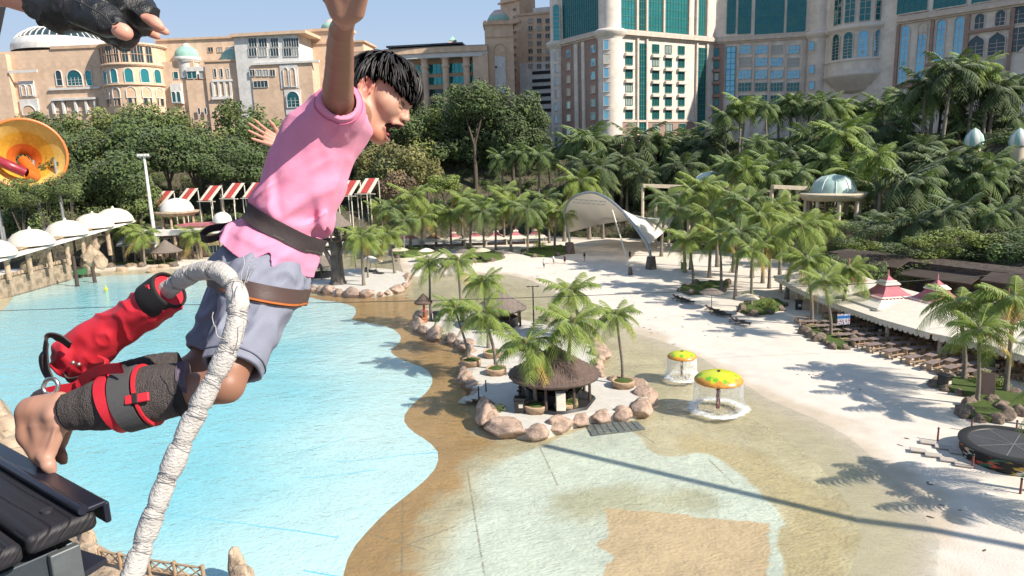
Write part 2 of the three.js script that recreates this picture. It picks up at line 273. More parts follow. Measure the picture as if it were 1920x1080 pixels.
function facade(pxA, zA, pxB, zB) {
  const ray = (px, z) => { const a = Zp(px, 150, z); return v3(a.x, 0, a.z); }, A = ray(pxA, zA), B = ray(pxB, zB), u = B.clone().sub(A), L = u.length(); u.normalize();
  const n = v3(-u.z, 0, u.x), f = { A, B, u, n, L, ang: Math.atan2(-u.z, u.x) };
  f.at = (px, py) => { const r = rayOf(px, py), t = (A.clone().sub(camP).dot(n)) / r.dot(n), p = r.multiplyScalar(t).add(camP); return [p.clone().sub(A).dot(u), p.y]; };
  f.pt = (s, y, o = 0) => A.clone().addScaledVector(u, s).addScaledVector(n, o).setY(y);
  f.box = (s0, s1, y0, y1, o0, o1) => { const p = f.pt((s0 + s1) / 2, (y0 + y1) / 2, (o0 + o1) / 2); return bx(s1 - s0, y1 - y0, o1 - o0, p.x, p.y, p.z, f.ang); };
  f.boxPx = (x0, y0, x1, y1, o0, o1) => { const a = f.at((x0 + x1) / 2, y1), b = f.at((x0 + x1) / 2, y0), l = f.at(x0, (y0 + y1) / 2)[0], r = f.at(x1, (y0 + y1) / 2)[0]; return f.box(l, r, a[1], b[1], o0, o1); };
  return f;
}
function building(name, label, p, cat = 'building') { const b = thing(name, label, cat, p); b.part = (n, gs, m) => { let o; for (const g of Array.isArray(gs) ? gs.flat(9) : [gs]) o = obj(n, merge([g]).translate(-b.position.x, -b.position.y, -b.position.z), m, b); return o; }; return b; }
const WG = {};
function winGeo(w, h, kind, cols, rows) {
  const key = [w.toFixed(2), h.toFixed(2), kind, cols, rows].join();
  if (WG[key]) return WG[key];
  const t = .13, fr = []; let pane;
  if (kind === 'arch' || kind === 'ogee') {
    const out = (d) => { const s = new THREE.Shape(), a = w / 2 + d, sp = h / 2 - w * .55; s.moveTo(-a, -h / 2 - d); s.lineTo(a, -h / 2 - d); s.lineTo(a, sp);
      if (kind === 'arch') s.absarc(0, sp, a, 0, Math.PI); else { s.bezierCurveTo(a, sp + a * .55, a * .35, sp + a * .65, 0, h / 2 + d * 1.6); s.bezierCurveTo(-a * .35, sp + a * .65, -a, sp + a * .55, -a, sp); }
      s.lineTo(-a, -h / 2 - d); return s; };
    const o = out(.22); o.holes.push(new THREE.Path(out(0).getPoints(8).reverse()));
    fr.push(new THREE.ExtrudeGeometry(o, { depth: .3, bevelEnabled: false, curveSegments: 8 }));
    pane = new THREE.ExtrudeGeometry(out(.02), { depth: .1, bevelEnabled: false, curveSegments: 8 });
  } else {
    fr.push(bx(w + 2 * t, t, .22, 0, h / 2 + t / 2, .11), bx(w + 2 * t, t, .26, 0, -h / 2 - t / 2, .13), bx(t, h, .2, -w / 2 - t / 2, 0, .1), bx(t, h, .2, w / 2 + t / 2, 0, .1));
    pane = bx(w, h, .07, 0, 0, .035);
  }
  const hh = kind === 'arch' || kind === 'ogee' ? h - w * .5 : h;
  for (let i = 1; i < cols; i++) fr.push(bx(.1, hh, .13, -w / 2 + w * i / cols, (hh - h) / 2, .065 + .05));
  for (let i = 1; i < rows; i++) fr.push(bx(w, .09, .125, 0, -h / 2 + hh * i / rows, .064 + .05));
  return WG[key] = [metreUV(merge([fr])), metreUV(plain(pane))];
}
function win(b, f, px, py, wpx, hpx, o = {}) {
  const [s, y] = f.at(px, py), w = o.w ?? f.at(px + wpx / 2, py)[0] - f.at(px - wpx / 2, py)[0], h = o.h ?? f.at(px, py - hpx / 2)[1] - f.at(px, py + hpx / 2)[1];
  const q = (a) => Math.round(a * 4) / 4, [fg, pg] = winGeo(q(w), q(h), o.kind ?? 'rect', o.cols ?? 1, o.rows ?? 1);
  const m = shared('window', fg, o.frame ?? M.creamTrim, b), p = f.pt(s, y, o.out ?? 0); m.position.copy(p).sub(b.position); m.rotation.y = f.ang;
  const gl = o.glass ?? M.glass, cur = h < 3.2 && gl.metalness > 0 && hash(Math.round(px * 3), Math.round(py * 3), 5) > .8, pn = shared('pane', pg, cur ? (M.curtain ??= std([.34, .36, .34], { name: 'curtained glass', roughness: .12 })) : gl, m); pn.rotation.set((hash(px | 0, py | 0, 1) - .5) * .05, (hash(px | 0, py | 0, 2) - .5) * .05, 0);
  if (o.sill) { const k = shared('sill', WG['sill' + q(w)] ??= metreUV(rb(q(w) + .9, .9, .9, .12, 0, 0, .45)), o.sill, m); k.position.y = -q(h) / 2 - .95; }
  return m;
}
// a glazed wall: one sheet of glass behind a grid of bars
function curtain(b, f, x0, y0, x1, y1, cols, rows, glass, bars) {
  const l = f.at(x0, (y0 + y1) / 2)[0], r = f.at(x1, (y0 + y1) / 2)[0], c = (x0 + x1) / 2, lo = f.at(c, y1)[1], hi = f.at(c, y0)[1], gs = [];
  const w = b.part('curtain_glass', f.box(l, r, lo, hi, .05, .2), glass);
  for (let i = 0; i <= cols; i++) { const s = lerp(l, r, i / cols); gs.push(f.box(s - .07, s + .07, lo, hi, .2, .32)); }
  for (let j = 0; j <= rows; j++) { const y = lerp(lo, hi, j / rows); gs.push(f.box(l + .07, r - .07, y - .06, y + .06, .2, .3)); }
  const g = merge([gs]).translate(-b.position.x, -b.position.y, -b.position.z); obj('mullions', g, bars, w);
}
// --- the hotel with its round corner turrets
{
  const L = facade(1045, 221, 1128, 203), C = facade(1150, 202, 1340, 224), Rr = facade(1340, 224, 1520, 218), S = facade(1676, 199, 1935, 175);
  const yc = C.at(1165, 62)[1], base = 14, top = yc + 42;
  const b = building('hotel', 'large cream and brown hotel with teal glass walls and round corner turrets on the hill', v3(C.B.x, base, C.B.z));
  const plan = [L.A, L.B, C.A, C.B, Rr.B, v3(S.A.x - 5, 0, S.A.z - 8), S.A, S.B, v3(S.B.x + 30, 0, S.B.z - 20), v3(S.B.x, 0, -300), v3(L.A.x + 12, 0, -300), v3(L.A.x + 10, 0, L.A.z - 30)].map((p) => [p.x, p.z]);
  b.part('wall', slab(plan, base, top), M.cream);
  b.part('roof', slab(plan.map(([x, z]) => [x, z - 1]), top + .005, top + 1.5), M.roof);
  const cor = (f, y, h, o, m = M.creamTrim, name = 'cornice', s0 = 0, s1 = f.L) => b.part(name, [f.box(s0, s1, y - h / 2, y + h / 2, .02, o), f.box(s0, s1, y + h / 2 + .003, y + h / 2 + .5, .02, o * .55), f.box(s0, s1, y - h / 2 - .5, y - h / 2 - .003, .02, o * .5)], m);
  cor(L, yc, 1, 1.2); cor(C, yc, 1, 1.2); cor(Rr, yc, 1, 1.2); cor(S, yc, 1, 1.3);
  // granite faces
  b.part('granite_face', [L.box(.2, L.L - .2, base, yc - 1.1, .02, .3)], M.granite);
  const yg = C.at(1240, 229)[1];
  b.part('granite_base', [C.box(.2, C.at(1192, 250)[0], base, yg, .02, .35), C.box(C.at(1212, 250)[0], C.at(1303, 250)[0], base, yg, .02, .35)], M.granite);
  b.part('granite_cornice', [C.box(.2, C.at(1303, 230)[0], yg + .003, yg + .6, .02, .55)], M.creamTrim);
  b.part('granite_face', [Rr.box(-1.5, Rr.at(1357, 150)[0], base, yc - 1.2, .05, .55)], M.granite);
  const turret = (px, z, r, y1, oy) => { const p = Zp(px, 150, z); b.part('turret', lathe([[r, base], [r, yc - 1.6], [r + .5, yc - 1.2], [r + 1.2, yc - .2], [r + 1.2, yc + .5], [r + .4, yc + .9], [r * .92, yc + 1], [r * .92, y1], [0, y1]], 28, p.x, 0, p.z), M.cream); return p; };
  const t0 = turret(1047, 221, 2.4, top, 0), t1 = turret(1144, 203, 3.4, top, 0), t2 = turret(1531, 218, 3.1, top, 0);
  const tf = (p, px, r) => facade(px - 10, -p.z - r + .12, px + 10, -p.z - r + .12);
  let f = tf(t1, 1138, 3.4); for (const y of [84, 110, 136, 163, 189, 215]) win(b, f, 1138, y, 12, 17, { glass: M.glassB, out: -.1 });
  f = facade(1157, 202, 1190, 206); 
  f = tf(t0, 1046, 2.4); for (const y of [105, 128, 152, 176, 200, 223, 247, 266]) win(b, f, 1046, y, 11, 15, { glass: M.glassB, out: -.1 });
  win(b, f, 1043, 45, 11, 70, { kind: 'arch', glass: M.glass, rows: 8, out: .15 });
  f = tf(t2, 1522, 3.1); for (const y of [86, 130, 160]) win(b, f, 1522, y, 9, 15, { glass: M.glassB, out: -.15 });
  // left face
  for (const y of [101, 125, 149, 173, 197, 221, 245]) win(b, L, 1068, y, 7, 13, { glass: M.glassB, out: .3 });
  for (const y of [92, 117, 142, 168, 193, 218, 243]) win(b, L, 1114, y, 8, 14, { glass: M.glassB, out: .3 });
  curtain(b, L, 1087, 88, 1093, 236, 1, 14, M.glassD, M.frame);
  b.part('pilaster', [L.box(L.at(1080, 160)[0], L.at(1086, 160)[0], base, yc - 1.2, .3, .7), L.box(L.at(1094, 160)[0], L.at(1099, 160)[0], base, yc - 1.2, .3, .7)], M.cream);
  curtain(b, L, 1056, -60, 1121, 72, 16, 8, M.glassD, M.frame);
  // bright front: windows over rounded balconies, tall stair windows
  for (const px of [1179, 1229, 1253, 1277]) { for (let k = 0; k < 6; k++) win(b, C, px, [88, 91.5, 93, 94.5][[1179, 1229, 1253, 1277].indexOf(px)] + k * [25.3, 24.7, 24.4, 24.1][[1179, 1229, 1253, 1277].indexOf(px)], 16, 14, { cols: 4, glass: M.glassD, frame: M.frame, sill: k < 5 ? M.cream : null, w: 2.6, h: 2.25 }); for (const y of [239, 262, 281]) if (px > 1200) win(b, C, px, y, 16, 13, { cols: 4, glass: M.glassD, frame: M.frame, sill: y < 260 ? M.granite : null, out: .35, w: 2.6, h: 2.1 }); }
  curtain(b, C, 1197, 82, 1209, 250, 3, 16, M.glassD, M.frame);
  curtain(b, C, 1307, 90, 1321, 258, 3, 16, M.glassD, M.frame);
  b.part('pilaster', [1194, 1211, 1304, 1323].map((x) => { const s = C.at(x, 160)[0]; return C.box(s - .3, s + .3, base, yc - 1.2, .02, .65); }), M.creamTrim);
  for (const [x0, x1, n, g] of [[1157, 1189, 6, M.glass], [1197, 1208, 3, M.glassD], [1214, 1240, 5, M.glass], [1246, 1288, 8, M.glass], [1309, 1321, 3, M.glass]]) curtain(b, C, x0, -70, x1, 58 + (x0 - 1157) * .08, n, 9, g, M.frame);
  b.part('pilaster', [1193, 1211, 1243, 1291, 1305, 1325].map((x) => { const s = C.at(x, 20)[0]; return C.box(s - .35, s + .35, yc + 1, top, .02, .7); }), M.creamTrim);
  // concave wing
  for (const y of [98, 121, 144, 168, 192, 216]) win(b, Rr, 1343, y, 8, 13, { glass: M.glassD, frame: M.frame, out: .55, sill: M.granite });
  curtain(b, Rr, 1361, 88, 1378, 182, 2, 9, M.glassB, M.frame);
  for (const px of [1396, 1427, 1456, 1487]) for (let k = 0; k < 6; k++) win(b, Rr, px, 93 + k * 23.4, 23, 15, { cols: 4, rows: 2, glass: k < 3 ? M.glassB : M.glassD });
  b.part('pilaster', [1382, 1411, 1441, 1472, 1505].map((x) => { const s = Rr.at(x, 160)[0]; return Rr.box(s - .3, s + .3, base, yc - 1.2, .02, .5); }), M.creamTrim);
  for (const [x0, x1, n] of [[1364, 1380, 2], [1385, 1409, 3], [1417, 1471, 6], [1477, 1512, 4]]) curtain(b, Rr, x0, -70, x1, 63, n, 8, M.glassD, M.frame);
  // round bay on stepped corbels
  const bc = Zp(1612, 100, 212), yb = (py) => Zp(1612, py, 203).y, rB = 9.3;
  b.part('round_bay', lathe([[0, yb(176)], [rB * .45, yb(174)], [rB * .62, yb(168)], [rB * .7, yb(165)], [rB * .72, yb(160)], [rB * .82, yb(157)], [rB * .84, yb(152)], [rB * .93, yb(149)], [rB * .95, yb(143)], [rB * 1.03, yb(140)], [rB * 1.04, yb(134)], [rB * .98, yb(132)], [rB * .98, yb(112)], [rB * 1.02, yb(111)], [rB * 1.02, yb(108)], [rB * .95, yb(107)], [rB * .95, yb(54)], [rB * 1.06, yb(51)], [rB * 1.07, yb(44)], [rB * .98, yb(42)], [rB * .94, yb(40)], [rB * .94, top], [0, top]], 40, bc.x, 0, bc.z), M.cream);
  const bayWin = (a, py0, py1, w, kind, g, rows) => { const h = yb(py0) - yb(py1), [fg, pg] = winGeo(w, Math.round(h * 4) / 4, kind, 2, rows), m = shared('window', fg, M.creamTrim, b); m.position.set(bc.x + Math.sin(a) * (rB * .95 - .05), (yb(py0) + yb(py1)) / 2, bc.z + Math.cos(a) * (rB * .95 - .05)).sub(b.position); m.rotation.y = a; shared('pane', pg, g, m); };
  for (const [i, a] of [-1.25, -.82, -.38, .08, .55, 1.0].entries()) { bayWin(a, 56, 106, 2.5, 'arch', [M.glassD, M.glassD, M.glassB, M.glassB, M.glassD, M.glassD][i], 7); bayWin(a, -60, 38, 2.7, 'rect', M.glassD, 8); }
  // right wing: tall arched windows in shade
  const yr = S.at(1700, 160)[1];
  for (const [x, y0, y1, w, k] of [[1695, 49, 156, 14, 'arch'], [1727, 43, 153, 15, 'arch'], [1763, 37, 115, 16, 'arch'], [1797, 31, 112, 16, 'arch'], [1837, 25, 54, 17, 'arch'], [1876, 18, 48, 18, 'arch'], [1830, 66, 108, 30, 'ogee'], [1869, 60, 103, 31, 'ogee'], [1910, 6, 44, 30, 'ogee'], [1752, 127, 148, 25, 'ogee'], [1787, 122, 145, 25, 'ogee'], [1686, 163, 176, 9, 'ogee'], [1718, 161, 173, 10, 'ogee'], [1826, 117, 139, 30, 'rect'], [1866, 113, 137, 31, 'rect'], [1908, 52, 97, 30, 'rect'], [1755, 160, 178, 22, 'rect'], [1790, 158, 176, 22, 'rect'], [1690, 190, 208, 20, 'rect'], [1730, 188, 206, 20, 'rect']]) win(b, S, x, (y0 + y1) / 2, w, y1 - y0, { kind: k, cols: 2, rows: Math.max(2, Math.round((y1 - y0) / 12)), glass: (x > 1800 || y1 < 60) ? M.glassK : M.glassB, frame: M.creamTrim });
  for (const [x0, x1, y] of [[1686, 1741, 27], [1754, 1814, 17], [1826, 1890, 6]]) { curtain(b, S, x0, -70, x1, y - 4, 5, 8, M.glassD, M.frame); const l = S.at(x0, y)[0], r = S.at(x1, y)[0], yy = S.at((x0 + x1) / 2, y)[1], gs = [S.box(l, r, yy + .25, yy + .55, .35, .8)]; for (let s = l + .3; s < r; s += .55) gs.push(S.box(s - .12, s + .12, yy - .85, yy + .25, .45, .7)); b.part('balustrade', gs, M.creamTrim); }
  b.part('pilaster', [1682, 1745, 1811, 1893].map((x) => { const s = S.at(x, 100)[0]; return S.box(s - .4, s + .4, base, yc - 1.2, .02, .6); }), M.granite);
  b.part('string_course', [[1682, 1738, 160], [1738, 1808, 119], [1812, 1895, 56], [1738, 1808, 152]].map(([x0, x1, y]) => S.box(S.at(x0, y)[0], S.at(x1, y)[0], S.at((x0 + x1) / 2, y)[1] - .4, S.at((x0 + x1) / 2, y)[1] + .4, .02, .7)), M.granite);
}
// --- block with strip balconies, slim tower and domed tower left of the hotel
{
  let f = facade(975, 262, 1045, 258), b = building('apartment_block', 'peach and white apartment block with dark car park bands beside the hotel', v3(f.A.x, 10, f.A.z));
  const y = (p) => f.at(1000, p)[1];
  b.part('wall', [f.box(0, f.L, y(117), y(28), -14, 0)], M.peach); b.part('lower_wall', [f.box(0, f.L, 10, y(117), -14, .05)], M.white);
  b.part('parapet', f.box(-.4, f.L, y(28) + .003, y(24), -14, .5), M.peach2); b.part('roof_room', f.box(5, f.L, y(24) + .005, y(13), -10, -2), M.white);
  for (const px of [995, 1011, 1027]) for (let k = 0; k < 7; k++) win(b, f, px, 39 + k * 14.2, 8, 8, { cols: 2, glass: M.glassK, frame: M.peach2, out: k > 4 ? .05 : 0 });
  b.part('car_park_band', [137, 152, 165, 179, 193, 208].map((p) => f.box(f.at(998, p)[0], f.L, y(p + 3), y(p - 3), .03, .25)), M.dark);
  f = facade(943, 268, 978, 262); b = building('slim_tower', 'slim peach tower with a column of tiny windows behind the trees', v3(f.A.x, 10, f.A.z));
  const y2 = (p) => f.at(960, p)[1];
  b.part('wall', f.box(0, f.L, 10, y2(-40), -9, 0), M.peach); b.part('ledge', [f.box(-.6, f.L + .6, y2(46), y2(42), .02, .9), f.box(-.6, f.L + .6, y2(4), y2(1), .02, .9)], M.peach2); b.part('roof', f.box(-.3, f.L + .3, y2(-40) + .004, y2(-44), -9.3, .3), M.roof);
  for (let k = 0; k < 14; k++) win(b, f, 965, 18 + k * 14.2, 5, 4.5, { cols: 2, glass: M.glassK, frame: M.peach2 });
  f = facade(912, 250, 965, 250); b = building('domed_tower', 'peach tower with white arched panel and pale green dome on top', v3(f.A.x, 10, f.A.z));
  const y3 = (p) => f.at(938, p)[1], c = f.pt(f.L / 2, 0, -5), r = f.L / 2;
  b.part('wall', f.box(0, f.L, 10, y3(46), -10, 0), M.peach);
  b.part('cornice', [f.box(-.5, f.L + .5, y3(46) + .003, y3(41), -10.5, .6), f.box(0, f.L, y3(70), y3(67), .02, .3)], M.peach2);
  b.part('merlon', Array.from({ length: 9 }, (_, i) => f.box(i * f.L / 8.6 - .2, i * f.L / 8.6 + .75, y3(41) + .004, y3(38), -.6, .5)), M.peach2);
  b.part('dome', lathe([[0, y3(18)], [r * .42, y3(20)], [r * .62, y3(24)], [r * .78, y3(30)], [r * .8, y3(36)], [r * .74, y3(41)]].reverse(), 28, c.x, 0, c.z), M.green);
  b.part('dome_cap', lathe([[r * .66, y3(25)], [r * .6, y3(22)], [r * .3, y3(14)], [.01, y3(12)]], 20, c.x, 0, c.z), mat('pale pink tile', [.72, .55, .48]));
  win(b, f, 938, 128, 20, 92, { kind: 'arch', glass: M.white, frame: M.peach2 });
  for (const p of [126, 149]) win(b, f, 930, p, 3.5, 4, { glass: M.glassK, frame: M.white, out: .12 });
}
// --- curved building with giant columns
{
  const f = facade(640, 252, 915, 246), y = (p) => f.at(800, p)[1], b = building('colonnade_building', 'long curved peach building with giant columns and dark roof canopy', v3(f.A.x, 10, f.A.z));
  const W = f.L, bow = (s) => -9 + 9 * Math.sqrt(Math.max(0, 1 - ((s - W * .62) / (W * .75)) ** 2)), N = 24, ring = (o) => { const q = []; for (let i = 0; i <= N; i++) { const s = W * i / N, p = f.pt(s, 0, bow(s) + o); q.push([p.x, p.z]); } return q; };
  const band = (o, y0, y1, depth) => slab([...ring(o), ...ring(o - depth).reverse()], y0, y1);
  b.part('wall', band(-6, 10, y(104), 14), M.peach2); b.part('white_band', band(0, y(109), y(100), 12), M.white); b.part('parapet', band(.6, y(100) + .004, y(90), 14), M.peach); b.part('roof', band(.2, y(90) + .005, y(88), 14), M.roof);
  for (const [p0, p1, g] of [[117, 135, M.glass], [142, 156, M.glass], [165, 179, M.glassK], [188, 202, M.glassK]]) { const w = b.part('window_band', band(-5.9, y(p1), y(p0), .3), g), gs = []; for (let s = 1; s < W; s += 1.6) { const p = f.pt(s, 0, bow(s) - 5.85); gs.push(bx(.12, y(p0) - y(p1), .2, p.x, (y(p0) + y(p1)) / 2, p.z)); } obj('mullions', merge([gs]).translate(-b.position.x, -b.position.y, -b.position.z), M.frame, w); }
  for (const px of [700, 757, 796, 835, 874]) { const s = f.at(px, 150)[0], p = f.pt(s, 0, bow(s) - 1.4); b.part('column', lathe([[1.15, 10], [1.15, y(128)], [1.5, y(127)], [1.5, y(123)], [1.2, y(122)], [1.2, y(112)], [1.7, y(110)], [1.7, y(109)]], 18, p.x, 0, p.z), M.peach); }
  b.part('end_wall', [f.box(f.at(887, 150)[0], f.L, 10, y(104), -5, -1)], M.peach);
  b.part('roof_canopy', [f.box(f.at(725, 85)[0], f.at(868, 85)[0], y(86), y(83), -9, 1), ...[735, 765, 800, 835, 860].map((x) => { const s = f.at(x, 85)[0]; return f.box(s - .25, s + .25, y(89), y(86), -5, -4); })], mat('dark steel', [.03, .045, .07], { roughness: .4 }));
  const c = f.pt(f.at(837, 75)[0], 0, -12); b.part('pyramid_roof', T(new THREE.ConeGeometry(4.4, y(62) - y(84), 4), c.x, (y(62) + y(84)) / 2, c.z, Math.PI / 4), M.peach2); b.part('pyramid_cap', T(new THREE.ConeGeometry(1.9, (y(60) - y(70)), 4), c.x, (y(60) + y(70)) / 2 + .2, c.z, Math.PI / 4), M.green);
}
// --- left complex
{
  // white glazed block
  let f = facade(446, 246, 590, 243), y = (p) => f.at(515, p)[1], b = building('glazed_tower_block', 'white tower with two rows of big windows under a flat peach roof', v3(f.A.x, 10, f.A.z));
  b.part('wall', [f.box(0, f.at(560, 100)[0], 10, y(66), -16, 0)], M.white);
  b.part('roof', [f.box(-.8, f.at(575, 65)[0], y(66) + .003, y(60), -16, 1.2), f.box(6, 16, y(60) + .004, y(57), -10, -3)], M.peach);
  for (const px of [474, 493, 515, 539, 553]) for (const p of [[80, 16], [98, 14]]) win(b, f, px, p[0], 14, p[1], { cols: 3, glass: M.glassK, frame: M.white });
  b.part('peach_face', [f.box(f.at(476, 180)[0], f.at(590, 180)[0], 10, y(120), -6, .35)], M.peach); b.part('lower_cornice', [f.box(f.at(476, 120)[0], f.at(600, 120)[0], y(121), y(117), .02, .9)], M.white);
  for (const px of [474, 487, 499, 512]) win(b, f, px, 137, 9, 12, { cols: 2, glass: M.glassK, frame: M.white, out: .35 });
  win(b, f, 490, 158, 26, 11, { cols: 4, glass: M.glassK, frame: M.white, out: .35 });
  b.part('white_surround', [f.boxPx(527, 121, 560, 166, .36, .6), f.boxPx(536, 168, 566, 215, .36, .6)], M.white);
  for (const px of [538, 551]) win(b, f, px, 145, 8, 34, { kind: 'arch', glass: M.peach2, frame: M.white, out: .6 });
  win(b, f, 551, 186, 22, 30, { kind: 'arch', glass: M.glassD, frame: M.white, cols: 3, rows: 3, out: .6 });
  // domed stair tower behind the raised arm
  f = facade(590, 256, 680, 254); y = (p) => f.at(620, p)[1]; b = building('green_domed_stair_tower', 'peach stair tower with small green dome half hidden by the raised arm', v3(f.A.x, 10, f.A.z));
  b.part('wall', [f.box(0, f.at(650, 70)[0], 10, y(58), -8, 0), f.box(f.at(574, 100)[0], f.at(682, 100)[0], 10, y(82), -14, -.3)], M.peach); b.part('cornice', [f.box(-1, f.at(652, 70)[0] + .5, y(58) + .003, y(53), -8.4, .7)], M.peach2); b.part('roof', f.box(f.at(574, 100)[0] - .5, f.at(686, 100)[0], y(82) + .003, y(79), -14, .4), M.peach2);
  let c = f.pt(f.at(615, 45)[0], 0, -4); b.part('dome', lathe([[3.6, y(53)], [3.9, y(48)], [3.3, y(42)], [2, y(38)], [0, y(35)]], 24, c.x, 0, c.z), M.green); b.part('dome_cap', lathe([[2.6, y(40)], [1.8, y(34)], [.01, y(31)]], 16, c.x, 0, c.z), mat('pale pink tile', [.72, .55, .48]));
  // drum with two window rows, small domes
  f = facade(300, 250, 455, 249); y = (p) => f.at(380, p)[1]; b = building('drum_building', 'peach building with a round windowed drum and two small green domes', v3(f.A.x, 10, f.A.z));
  b.part('wall', [f.box(-2, f.L, 10, y(70), -20, -4), f.box(0, f.at(365, 150)[0], 10, y(113), -12, -.4), f.box(f.at(350, 150)[0], f.at(392, 150)[0], 10, y(150), -10, .6), f.box(f.at(390, 150)[0], f.at(452, 150)[0], 10, y(117), -10, 1.4)], M.peach);
  b.part('parapet', [f.box(-2, f.L, y(70) + .003, y(66), -20, -3.4), f.box(f.at(389, 150)[0], f.at(453, 150)[0], y(118), y(115), -10, 1.8)], M.peach2);
  for (const px of [385, 403, 421, 438]) win(b, f, px, 90, 10, 8, { cols: 2, glass: M.glassK, frame: M.peach2, out: -4 });
  for (const [px, py, r] of [[341, 98, 21], [427, 104, 20]]) { const c2 = f.pt(f.at(px, py)[0], 0, -3.5), rr_ = r / FPX * 250, yy = f.at(px, py + 8)[1]; b.part('dome', lathe([[rr_ * .98, yy], [rr_, yy + 1], [rr_ * .86, yy + 2.4], [rr_ * .5, yy + 3.6], [0, yy + 4.1]], 24, c2.x, 0, c2.z), M.green); b.part('dome_base', lathe([[rr_ * .9, yy - 7], [rr_ * .9, yy - 1.6], [rr_ * 1.14, yy - 1.2], [rr_ * 1.14, yy - .01], [rr_ * .98, yy]], 24, c2.x, 0, c2.z), M.white); b.part('finial', lathe([[1.1, yy + 3.8], [.9, yy + 4.6], [.01, yy + 5]], 12, c2.x, 0, c2.z), M.white); }
  b.part('white_band', [f.boxPx(351, 126, 390, 134, .6, 1), f.boxPx(402, 150, 440, 154, 1.4, 2), f.boxPx(402, 182, 440, 187, 1.4, 2.2), f.boxPx(323, 157, 343, 195, -.38, 1), ...[404, 415, 426, 437].map((x) => f.boxPx(x - 2, 154, x + 2, 182, 1.4, 1.9))], M.white);
  for (const px of [329, 345, 357, 366, 380]) win(b, f, px, 141, 8, 13, { glass: M.glassD, frame: M.white, out: px < 350 ? -.4 : .6 });
  for (const px of [407, 419, 431]) win(b, f, px, 138, 4, 15, { glass: M.glassK, frame: M.white, out: 1.4 });
  for (const px of [410, 421, 431]) win(b, f, px, 168, 7, 24, { glass: M.peach2, frame: M.white, out: 1.4 });
  for (const px of [329, 338]) win(b, f, px, 182, 6, 20, { kind: 'arch', glass: M.glassD, frame: M.white, out: 1 });
  for (const px of [377, 389]) win(b, f, px, 209, 4, 11, { glass: M.glassK, frame: M.white, out: 1.4 });
  c = Zp(257, 150, 252); const rD = 53 / FPX * 248, yd = (p) => Zp(257, p, 242).y;
  b.part('drum', lathe([[rD, 10], [rD, yd(122)], [rD + .7, yd(121)], [rD + .7, yd(117)], [rD, yd(116)], [rD, yd(83)], [rD + .8, yd(82)], [rD + .8, yd(78)], [0, yd(77)]], 40, c.x - b.position.x + b.position.x, 0, c.z), M.peach);
  const dw = (a, p, w, h, kind, g, cols) => { const [fg, pg] = winGeo(w, h, kind, cols, 1), m = shared('window', fg, kind === 'arch' ? M.white : M.peach2, b); m.position.set(c.x + Math.sin(a) * (rD - .1), yd(p), c.z + Math.cos(a) * (rD - .1)).sub(b.position); m.rotation.y = a; shared('pane', pg, g, m); };
  for (const a of [-1.2, -.75, -.2, .35, .8]) for (const p of [92, 108]) dw(a, p, 4.6, 2.6, 'rect', M.glassK, 5);
  for (const a of [-1.15, -.7, -.25, .25, .72, 1.15]) { dw(a, 140, 2.5, 4.6, 'arch', M.glass, 1); dw(a, 172, 2.8, 3.4, 'arch', M.peach2, 1); dw(a, 190, 2.5, 2.5, 'rect', M.glassK, 2); }
  b.part('string_course', lathe([[rD, yd(160)], [rD + .5, yd(159)], [rD + .5, yd(156)], [rD, yd(155)]], 40, c.x, 0, c.z), M.peach2);
  // hall with the big white dome
  f = facade(-120, 252, 210, 248); y = (p) => f.at(120, p)[1]; b = building('domed_hall', 'broad peach hall with arched windows under a big white dome', v3(f.A.x, 10, f.A.z));
  b.part('wall', [f.box(0, f.L, 10, y(92), -30, 0), f.box(0, f.at(26, 150)[0], 10, y(98), .002, 2)], M.peach);
  b.part('parapet', [f.box(f.at(95, 90)[0], f.L, y(92) + .004, y(86), -30, .4), f.box(f.at(155, 90)[0], f.at(185, 90)[0], y(86) + .005, y(76), -26, -10)], M.peach2);
  c = f.pt(f.at(58, 90)[0], 0, -16); const rH = 78 / FPX * 262, yh = (p) => Zp(58, p, 262).y;
  b.part('dome', lathe([[rH, yh(100)], [rH, yh(92)], [rH * .98, yh(86)], [rH * .92, yh(78)], [rH * .89, yh(76)]], 48, c.x, 0, c.z), M.white);
  const sk = b.part('skylight', lathe([[rH * .89, yh(76)], [rH * .8, yh(68)], [rH * .62, yh(58)]], 48, c.x, 0, c.z), M.glassK);
  for (let i = 0; i < 40; i++) { const a = i / 40 * 6.283, P = (r, p) => v3(c.x + Math.cos(a) * r, yh(p), c.z + Math.sin(a) * r); obj('rib', merge([bar(P(rH * .9, 76), P(rH * .81, 67.6), .22, 5), bar(P(rH * .81, 67.6), P(rH * .63, 57.6), .2, 5)]).translate(-b.position.x, -b.position.y, -b.position.z), M.white, sk); }
  b.part('dome_crown', lathe([[rH * .64, yh(59)], [rH * .62, yh(56)], [rH * .4, yh(50)], [.01, yh(46)]], 40, c.x, 0, c.z), M.white);
  win(b, f, 140, 145, 27, 30, { kind: 'arch', cols: 4, rows: 3, glass: M.glassD, frame: M.white }); for (const px of [111, 167]) win(b, f, px, 146, 11, 28, { kind: 'arch', rows: 2, glass: px < 140 ? M.glassK : M.glass, frame: M.white });
  b.part('white_band', [f.boxPx(93, 164, 190, 168, .02, .7), f.boxPx(26, 133, 79, 138, 2.02, 2.5), f.boxPx(100, 184, 184, 188, .02, 1.4), ...[103, 122, 145, 165, 182].map((x) => f.boxPx(x - 2, 188, x + 2, 214, .3, 1))], M.white);
  b.part('panel_surround', [f.boxPx(38, 152, 66, 182, .02, .5), f.boxPx(40, 186, 74, 215, .02, .6)], M.white);
  for (const px of [47, 59]) win(b, f, px, 169, 7, 20, { kind: 'arch', glass: M.peach2, frame: M.white, out: .5 });
  win(b, f, 57, 206, 24, 18, { kind: 'arch', glass: M.peach2, frame: M.white, out: .6 });
